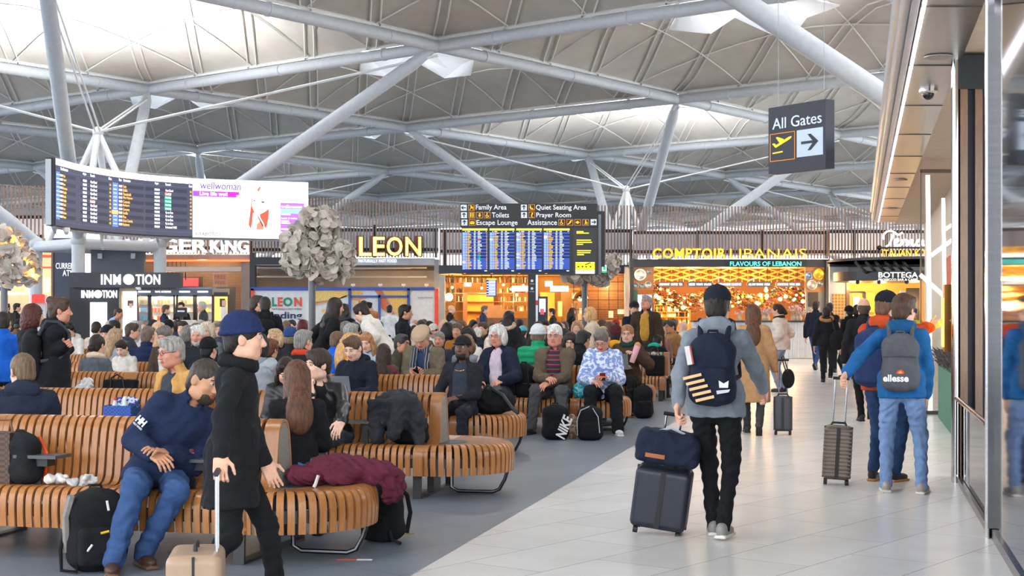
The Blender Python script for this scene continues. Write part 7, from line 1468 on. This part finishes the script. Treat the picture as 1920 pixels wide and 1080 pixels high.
tr = TRAYS[1]; c = wtrans(tr); cup = thing('paper_cup', 'white paper coffee cup with dark red lid on the tray table', 'cup', c + V3(0, 0, .0) + CDIR * -.02 + UP * .155); q = c + UP * .155 - CDIR * .02; m = MB(); m.lathe([(.030, 0), (.040, .085)], q, 18); m.build('cup', M('plain', '#e9e5df'), cup, True); m = MB(); m.lathe([(.043, .083), (.043, .094), (.038, .098), (.036, .108), (.001, .106)], q, 18); m.build('lid', M('plain', '#6e2230', rough=.4), cup, True)
m = MB(); m.tube([q + V3(.0385 * math.cos(a), .0385 * math.sin(a), .045 + .016 * math.sin((a + 2.2) * 2)) for a in np.linspace(-2.4, -.8, 10)], .0018, 4); m.build('logo_ring', M('plain', '#4a4a4c'), cup)
# coat and bags on the nearest bench end
C1 = ROWS[1][0]; L0 = C1 + RDIR * .34 + CDIR * .12 + UP * .455; b = Blob(); r = random.Random(8)
for k, (x, y, z, a, bb, cc) in enumerate(((-.22, -.08, .06, .13, .12, .07), (-.06, -.02, .09, .15, .15, .09), (.10, .05, .08, .15, .16, .09), (.24, .06, .06, .14, .15, .09), (.33, .08, -.02, .09, .13, .12), (-.10, .12, .10, .14, .10, .08), (.05, -.12, .05, .12, .06, .05), (.02, .02, .15, .10, .07, .04))): b.ell((x, y, z), (a, bb, cc), rz_(r.uniform(-30, 30)), .04)
b.box((0, 0, -.2), (.29, .5, .2), None, .01, .01, True); t = thing('coat', 'burgundy coat bundled on the end seat of the nearest bench', 'coat', L0); wb(b, .009, 'fabric', M('fab', '#5e2436'), t, L0, rz_(-5), lambda x, y, z: .013 * np.sin(x * 34 + 4 * np.sin(y * 17)) * np.sin(y * 29 + 3 * np.sin(x * 21 + z * 30)))
tubes('drawstring', M('fab', '#d6d2cc'), t, L0, rz_(-5), [[(-.10, -.20, .07), (-.11, -.235, .02), (-.12, -.24, .0)]], .012)
t = rucksack(G(722, 1012), -30, 'black rucksack on the floor behind the nearest bench end', .30, .22, .40, '#15161a', tilt=8); tubes('buckle_strap', M('plain', '#15161a'), t, G(722, 1012), rz_(-30), [[(.1, -.1, .1), (.16, -.14, .03), (.24, -.16, .015)]], .012)
m = MB(); q = G(750, 1003); m.tube([q + V3(-.07, 0, .006), q + V3(.10, .03, .006)], .005, 6); solo(m, 'wooden_stick', M('plain', '#b8924a'), 'thin wooden stick lying on the dark floor', 'stick')
m = MB(); q = G(655, 1049); m.box(q + V3(0, 0, .002), (.16, .03, .004), rz_(-5), 0); m.box(q + V3(.10, -.01, .002), (.10, .03, .0042), rz_(-5), 1); solo(m, 'floor_tape', [M('plain', '#c5432f'), M('plain', '#d9d9d6')], 'red and white tape stuck on the floor under the bench leg', 'tape')
# second bench
def bottle(loc, label, col, capc, r=.034, h=.22):
    t = thing('bottle', label, 'bottle', loc); m = MB(); m.lathe([(r * .9, 0), (r, .01), (r, h * .62), (r * .45, h * .85), (r * .4, h * .92)], loc, 14); m.build('bottle_body', M('plain', col, rough=.2), t, True); m = MB(); m.lathe([(r * .5, h * .9), (r * .5, h), (.001, h)], loc, 12); m.build('bottle_cap', M('plain', capc, rough=.4), t, True); return t
L0 = onseat(2, -1, 229); t = thing('tote_bag', 'blue gingham tote bag full of bottles on the second bench', 'bag', L0); m = MB(); w, d, h = .27, .18, .30
for c, s_ in (((0, -d / 2, h / 2), (w, .012, h)), ((0, d / 2, h / 2), (w, .012, h)), ((-w / 2, 0, h / 2), (.012, d, h)), ((w / 2, 0, h / 2), (.012, d, h)), ((0, 0, .006), (w, d, .012))): m.box(L0 + ZR_ @ V3(*c), s_, ZR_)
m.build('body', M('check', '#1f56b5', b='#173a78', scale=60), t); tubes('handle', M('fab', '#1f4a9c'), t, L0, ZR_, [[(-.10, .08, .28), (-.09, .08, .36), (.02, .08, .36), (.03, .08, .28)]], .010)
bottle(L0 + ZR_ @ V3(-.06, -.02, .12), 'drink bottle with red cap in the gingham tote bag', '#b9cbd8', '#d6402a', h=.25); bottle(L0 + ZR_ @ V3(.045, -.03, .12), 'water bottle with white cap in the gingham tote bag', '#c9d4dc', '#f0f0f0', h=.26)
b = Blob(); b.ell((.05, .03, .31), (.11, .05, .07), ry(-12), .03); b.ell((-.04, .04, .28), (.08, .05, .06), None, .03); lone(b, .008, 'plastic_bag', M('print', '#28407e', b='#c9d4e8'), L0, ZR_, 'blue and white plastic bag stuffed in the gingham tote bag', 'bag', folds(.008, 2, 1))
t = thing('drink_bottle', 'yellow ridged drink bottle standing on the second bench', 'bottle', onseat(2, -1, 471)); q = onseat(2, -1, 471); m = MB(); m.lathe([(.05, 0)] + [(.052 + .006 * (k % 2), .02 + .03 * k) for k in range(8)] + [(.03, .25), (.022, .27)], q, 18); m.build('bottle_body', M('plain', '#dfe03a', rough=.35), t, True); m = MB(); m.lathe([(.026, .265), (.026, .29), (.012, .30), (.010, .33), (.001, .33)], q, 14); m.build('bottle_cap', M('plain', '#e9e6c8'), t, True)
L0 = onseat(2, -1, 742, .37); b = Blob()
for x, y, z, a, bb, cc in ((-.02, .08, .32, .20, .10, .14), (-.14, .02, .25, .12, .07, .15), (.06, .0, .28, .12, .09, .18), (.16, .05, .24, .09, .10, .16), (0, .16, .41, .14, .09, .05)): b.ell((x, y, z), (a, bb, cc), None, .05)
b.box((-.05, -.06, .27), (.19, .035, .13), rz_(-8) @ rx(14), .03, .04); b.cap((.06, -.06, .34), (.03, -.16, .10), .085, .062, .03); b.cap((-.16, -.02, .22), (-.13, -.12, .04), .07, .06, .03); b.cap((.14, .0, .36), (.22, -.02, .2), .06, .07, .04); b.cap((.19, .02, .22), (.23, -.06, .02), .065, .05, .03)
t = thing('denim_jacket', 'black denim jacket draped over the second bench', 'jacket', L0); wb(b, .009, 'fabric', M('fab', '#2a2c32', rough=.8), t, L0, ZR_, folds(.011, 1.1, 4)); m = MB(); m.sph(L0 + ZR_ @ V3(.02, -.20, .11), .010, 8, 6); m.build('button', M('metal', '#c9c9c6'), t, True)
rucksack(onseat(2, -1, 768, .27), -20, 'black bag under the black denim jacket', .34, .18, .22, '#121317', straps=False)
# third bench
b = Blob(); b.ell((0, 0, .16), (.12, .09, .17), None, .02); b.ell((.04, 0, .30), (.07, .06, .07), ry(30), .03); lone(b, .010, 'plastic_bag', M('plain', '#dcdcdc', rough=.4), onseat(3, -1, 158), ZR_, 'white plastic bag on the third bench left of the black tote', 'bag', folds(.014, 1.6, 2))
L0 = onseat(3, -1, 226); t = thing('tote_bag', 'wide black tote bag standing on the third bench', 'bag', L0); b = Blob(); b.box((0, 0, .18), (.21, .07, .18), None, .03, .02); wb(b, .011, 'body', M('fab', '#17191f'), t, L0, ZR_, folds(.006, 1, 3)); tubes('handle', M('plain', '#14161a'), t, L0, ZR_, [[(-.09, -.075, .25), (-.07, -.09, .38), (.0, -.08, .42), (.07, -.09, .38), (.09, -.075, .25)]], .011)
C3 = ROWS[3][0]; L0 = C3 + RDIR * .26 - CDIR * .10 + UP * .455; t = thing('shoulder_bag', 'black soft bag lying on the end seat of the third bench', 'bag', L0); b = Blob(); b.ell((0, 0, .13), (.27, .16, .14), None, .03); b.ell((-.12, .02, .18), (.14, .13, .10), None, .05); b.ell((.12, .0, .16), (.12, .12, .10), None, .05); wb(b, .011, 'body', M('fab', '#16171b'), t, L0, ZR_, folds(.010, 1, 5)); tubes('strap', M('plain', '#1a1b1f'), t, L0, ZR_, [[(.02, -.08, .28), (.16, -.16, .22), (.28, -.22, .08), (.36, -.26, .03)]], .022); tubes('handle', M('plain', '#1a1b1f'), t, L0, ZR_, [[(-.10, -.05, .26), (-.04, -.07, .33), (.06, -.06, .27)]], .012)
# fourth bench and the floor in front of it
rucksack(onseat(4, -1, 984), 160, 'black rucksack upright on the fourth bench beside grey trousers', .28, .20, .46, '#18191d')
t = rucksack(G(1041, 824), 8, 'black rucksack with large white letters between two black shoes', .32, .22, .44, '#15161b', pocket=False); q = G(1041, 824); u = rz_(8) @ ry(-68) @ V3(1, 0, 0); up_ = rz_(8) @ ry(-68) @ V3(0, 0, 1); text('lettering', 'NIKE', q + rz_(8) @ V3(.085, -.165, .17), .30, .13, M('plain', '#e9e9ea'), t, u=u, up=up_, depth=.006, bold=.03, shear=.2)
t = rucksack(G(1106, 825), -6, 'black rucksack with white piping on the floor before the patterned top', .31, .23, .43, '#15171d'); tubes('piping', M('plain', '#b9bcc4'), t, G(1106, 825), rz_(-6), [[(-.15, -.09, .06), (-.155, -.10, .26), (-.11, -.11, .38), (0, -.12, .43)], [(.04, -.12, .41), (.11, -.13, .30), (.13, -.13, .10)]], .006)
b = Blob(); b.ell((0, 0, .13), (.09, .08, .14), None, .02); b.ell((0, 0, .24), (.06, .05, .07), None, .03); lone(b, .010, 'pouch', M('print', '#7c6a55', b='#c0a88a'), G(1073, 822), np.eye(3), 'brown patterned drawstring pouch between the two floor rucksacks', 'bag', folds(.008, 1.5, 1))
b = Blob(); b.ell((0, 0, .10), (.10, .08, .11), None, .02); b.ell((.02, 0, .18), (.07, .06, .06), None, .03); lone(b, .010, 'drawstring_bag', M('print', '#2aa6b8', b='#8fe0e4'), onseat(4, -1, 1087, .42), ZR_, 'bright turquoise bag on the fourth bench between two sitters', 'bag', folds(.010, 1.5, 4))
rucksack(onseat(4, 1, 1003), 0, 'grey rucksack behind the fourth backrest by the green jacket', .30, .20, .46, '#7d8288')
# phones, laptops and food in hands
def phone(i, label, col='#15161a', off=(0, .06, .02), tilt=-50):
    q = PI[i]; c = p2w((q['wr'][0] + q['wr'][1]) / 2 + V3(*off), i); R = rz_(q['rz']) @ rx(tilt); t = thing('phone', label, 'phone', c); boxp('case', M('plain', col, rough=.3), t, c, R, (0, 0, 0), (.075, .010, .155)); boxp('screen', M('emit', '#8090a8', e=.4), t, c, R, (0, -.006, 0), (.068, .002, .145))
phone(FCI, 'black phone held by the old man in flat cap', off=(0, .08, .02)); phone(BLI, 'phone in dark red case held by the woman in patterned top', '#7c1f28', off=(-.03, .07, .03)); phone(WSI, 'dark brown phone held by the woman in white sweater', '#4a2f2a', off=(0, .08, .02))
def laptop(c, rz, label, col='#8f9399'):
    R = rz_(rz); t = thing('laptop', label, 'laptop', c); boxp('base', M('metal', col, rough=.4, metal=.5), t, c, R, (0, 0, 0), (.33, .23, .016)); R2 = R @ rx(-18); boxp('lid', M('metal', col, rough=.4, metal=.5), t, np.asarray(c) + R @ V3(0, .12, .005), R2, (0, .0, .115), (.33, .010, .23)); m = MB(); m.sph(np.asarray(c) + R @ V3(0, .125, .005) + R2 @ V3(0, .0, .12), .012, 8, 6, 0, (1, .4, 1)); m.build('logo', M('plain', '#c9ccd0'), t, True)
q = PI[LPI]; laptop(p2w(V3(.02, .36, .68), LPI), q['rz'], 'grey laptop open on the knees of the woman in brown fleece'); q = PI[8]; laptop(p2w(V3(.0, .40, .66), 8), q['rz'], 'grey laptop on the knees of the young man in navy sweatshirt')
q = PI[LPI]; c = p2w(q['wr'][0] + V3(.0, .07, .05), LPI); t = thing('wrapped_sandwich', 'sandwich in a pink paper sleeve held by the woman in fleece', 'food', c); m = MB(); dn = nrm(V3(-.35, -.05, -1)); m.tube([c - dn * .10, c + dn * .04, c + dn * .17], [.050, .046, .040], 12); m.build('paper_sleeve', M('plain', '#e3a9b5'), t, True); b = Blob(); b.ell((0, 0, 0), (.05, .045, .055), None, .02); wb(b, .01, 'bread', M('plain', '#b98552', rough=.8), t, c - dn * .11, np.eye(3))
# fifth and sixth benches
rucksack(G(1206, 784), 12, 'black rucksack on the floor beside the laptop woman boots', .28, .22, .50, '#17181c')
L0 = onseat(6, -1, 1229); t = thing('tote_bag', 'big black tote bag with things sticking out on the sixth bench', 'bag', L0); b = Blob(); b.box((0, 0, .19), (.17, .09, .19), None, .04, .02); wb(b, .012, 'body', M('fab', '#141518'), t, L0, ZR_, folds(.006, 1, 6)); tubes('handle', M('plain', '#141518'), t, L0, ZR_, [[(-.10, -.06, .35), (-.07, -.07, .50), (.03, -.06, .54), (.10, -.06, .36)]], .010); b = Blob(); b.ell((-.04, 0, .40), (.08, .06, .05), None, .02); b.ell((.07, .0, .40), (.06, .05, .04), None, .02); wb(b, .012, 'contents', M('print', '#a9b0a6', b='#7a2f36'), t, L0, ZR_)
# worn rucksacks
t = worn(SMI, 'navy rucksack with gold lettering on the walker in grey sweater', .31, .20, .50, '#1d2436', back=.22, pocket=True); q = PI[SMI]; R = rz_(q['rz']); c = wtrans(t)
for k in range(5): boxp('gold_print', M('metal', '#c9a070', rough=.35, metal=.5), t, c, R @ ry(-14), (-.02 - .012 * k, -.145, .06 + .042 * k), (.13, .006, .020))
boxp('white_patch', M('plain', '#d9d6d2'), t, c, R @ ry(-10), (-.09, -.105, .37), (.035, .008, .13)); boxp('red_patch', M('plain', '#a9433f'), t, c, R @ ry(-10), (-.067, -.105, .37), (.012, .008, .13)); m = MB(); m.prism([(-.03, .0), (.03, .0), (.034, .05), (0, .03), (-.034, .05)], c + R @ V3(.095, -.14, .13), R @ V3(1, 0, 0), UP, .006); m.build('crest_print', M('plain', '#e2e2e4'), t); m = MB(); m.prism([(-.04, -.045), (.04, -.03), (.05, -.01), (-.045, -.02)], c + R @ V3(.09, -.145, .13), R @ V3(1, 0, 0), UP, .006); m.build('emblem_print', M('plain', '#c9ccd4'), t)
t = worn(ELI, 'grey rucksack with white lettering on the boy in blue', .31, .19, .50, '#55565c', back=.20, pocket=False); q = PI[ELI]; R = rz_(q['rz']); c = wtrans(t); text('lettering', 'ellesse', c + R @ V3(-.03, -.112, .115), .215, .062, M('plain', '#eeeeee'), t, u=R @ V3(1, 0, 0), depth=.006, bold=.03); m = MB(); m.prism([(.034 * math.cos(a), .034 * math.sin(a)) for a in np.linspace(0, math.pi, 12)], c + R @ V3(.008, -.110, .155), R @ V3(1, 0, 0), UP, .006); m.build('half_circle_logo', M('plain', '#d9482a'), t); m = MB(); m.prism([(.016 * math.cos(a), .022 * math.sin(a)) for a in np.linspace(0, math.pi, 10)], c + R @ V3(.008, -.116, .156), R @ V3(1, 0, 0), UP, .004); m.build('half_circle_logo', M('plain', '#f0a030'), t); tubes('seam', M('plain', '#3c3d42'), t, c, R, [[(-.14, -.10, .30), (0, -.112, .31), (.14, -.10, .30)]], .004)
worn(ORI, 'navy rucksack on the man in rust red hooded top', .33, .24, .54, '#26365c', back=.23)
worn(WBI, 'black hiking rucksack with grey straps on the woman with small bun', .32, .22, .52, '#1b1d22', back=.23, pc='#3c4048'); worn(BPI, 'dark rucksack on the man in black coat by the hoarding', .32, .20, .48, '#16171c', back=.22)
q = PI[FUI]; c = A(1570, 33.0, 1.0); b = Blob(); b.ell((0, 0, 0), (.17, .12, .22), None, .02); t = thing('shoulder_bag', 'round black shoulder bag beside the fur hooded parka', 'bag', c); wb(b, .02, 'body', M('fab', '#1c1b1e'), t, c, np.eye(3)); tubes('strap', M('plain', '#1a1a1c'), t, c, np.eye(3), [[(-.05, 0, .2), (-.14, -.02, .50)]], .014)
# wheeled cases
q = G(1232, 1000); t = case(q, -12, 'large dark blue suitcase pulled by the man in grey sweater', .40, .27, .44, '#1d2230', tilt=4, top=.86, roll=8); L0 = q + V3(.07, -.03, .505); R = rz_(-12) @ ry(8); b = Blob(); b.box((0, 0, .12), (.23, .15, .12), None, .06, .02); t = thing('holdall', 'dark navy holdall strapped on top of the large suitcase', 'bag', L0); wb(b, .010, 'body', M('fab', '#20263a'), t, L0, R, folds(.008, .8, 2)); boxp('orange_label', M('plain', '#a8602f'), t, L0, R, (-.08, -.155, .06), (.14, .008, .03)); tubes('handle', M('plain', '#b9bec8'), t, L0, R, [[(-.08, -.05, .235), (0, -.06, .265), (.10, -.05, .235)]], .010)
case(G(1567, 908), -12, 'small ribbed bronze suitcase held by the boy in blue', .255, .22, .50, '#6a5f55', ribs=13, top=.985, metal=True, roll=3)
case(G(1468, 815), -12, 'small dark grey suitcase beside the camel coat', .24, .20, .46, '#3c3d45', top=.98); q = PI[CMI]; c = A(1478, 19.3, .62); b = Blob(); b.ell((0, 0, .12), (.08, .15, .13), None, .02); t = thing('handbag', 'black handbag at the side of the camel coat', 'bag', c); wb(b, .013, 'body', M('fab', '#17171a'), t, c, np.eye(3)); tubes('strap', M('plain', '#17171a'), t, c, np.eye(3), [[(-.02, -.08, .22), (-.07, -.03, .42), (-.08, .05, .40), (-.02, .08, .22)]], .009)
case(G(368, 1205), -82, 'tan suitcase pulled by the person in black coat', .40, .26, .40, '#a58a72', top=.82)
# marks on clothing
q = PI[HHI]; sp = q['S'][1] * .5 + q['el'][1] * .5; ax = nrm(q['S'][1] - q['el'][1]); nl = rz_(-q['rz']) @ V3(-.25, -1, .1); nl = nrm(nl - ax * (nl @ ax)); ul = np.cross(ax, nl); Rw = rz_(q['rz'])
c = p2w(sp + nl * .079, HHI); text('sleeve_logo', 'HH', c, .075, .05, M('plain', '#e4e6ea'), q['o'], u=Rw @ ul, up=Rw @ ax, depth=.006, bold=.05, shear=.15); text('sleeve_lettering', 'HELLY HANSEN', c - Rw @ ax * .04, .075, .013, M('plain', '#e4e6ea'), q['o'], u=Rw @ ul, up=Rw @ ax, depth=.006)
# ---------------------------------------------------------------- camera, sky, lamps
flush_text()
cam = bpy.data.cameras.new('camera'); co = bpy.data.objects.new('camera', cam); COL.objects.link(co); SC.camera = co
cam.sensor_fit = 'HORIZONTAL'; cam.sensor_width = 36; cam.lens = F / 1920 * 36; cam.shift_y = 50 / 1920; cam.clip_end = 600
co.location = (0, 0, EYE); co.rotation_euler = (math.pi / 2, 0, 0)
w = bpy.data.worlds.new('world'); SC.world = w; w.use_nodes = True; bg = w.node_tree.nodes['Background']
bg.inputs['Color'].default_value = (.90, .95, 1.0, 1); bg.inputs['Strength'].default_value = 2.4
def area(name, loc, size, e, col=(1, 1, 1), rot=(0, 0, 0), sy=None):
    l = bpy.data.lights.new(name, 'AREA'); l.energy = e; l.color = col; l.size = size
    if sy: l.shape = 'RECTANGLE'; l.size_y = sy
    o = bpy.data.objects.new(name, l); COL.objects.link(o); o.location = tuple(loc); o.rotation_euler = rot; return o
def point(name, loc, e, col=(1, 1, 1), r=.1):
    l = bpy.data.lights.new(name, 'POINT'); l.energy = e; l.color = col; l.shadow_soft_size = r
    o = bpy.data.objects.new(name, l); COL.objects.link(o); o.location = tuple(loc); return o
def spot(name, loc, e, tgt, ang=100, col=(1, 1, 1), r=.3, blend=.8):
    l = bpy.data.lights.new(name, 'SPOT'); l.energy = e; l.color = col; l.spot_size = math.radians(ang); l.spot_blend = blend; l.shadow_soft_size = r
    o = bpy.data.objects.new(name, l); COL.objects.link(o); o.location = tuple(loc); o.rotation_euler = (Vector(tgt) - Vector(loc)).to_track_quat('-Z', 'Y').to_euler(); return o
for (i, j) in cells:                              # daylight through each rooflight
    c = (node(i, j) + node(i + 1, j + 1)) / 2
    area('rooflight', c + V3(0, 0, 4.3), 3.0, 3200 if c[1] < 95 else 2600, (.97, .985, 1))
for k, (x, y) in enumerate(((-16, 57.2), (7.4, 83), (14.3, 35.6), (-21, 100), (35, 62), (-7, 28))):   # uplighters on the tree hubs
    spot('uplight', (x, y, 9.2), 5200 if k != 5 else 0, (x, y, 30), 165, (.98, .99, 1), .5)
WARM = (1, .62, .25)
for x, y, d, e in LAMPS: point('lamp', P(x, y, d), e, WARM, .15)
SC.view_settings.view_transform = 'Standard'; SC.view_settings.look = 'None'; SC.view_settings.gamma = 1; SC.view_settings.use_curve_mapping = False
SC.view_settings.exposure = 0.82
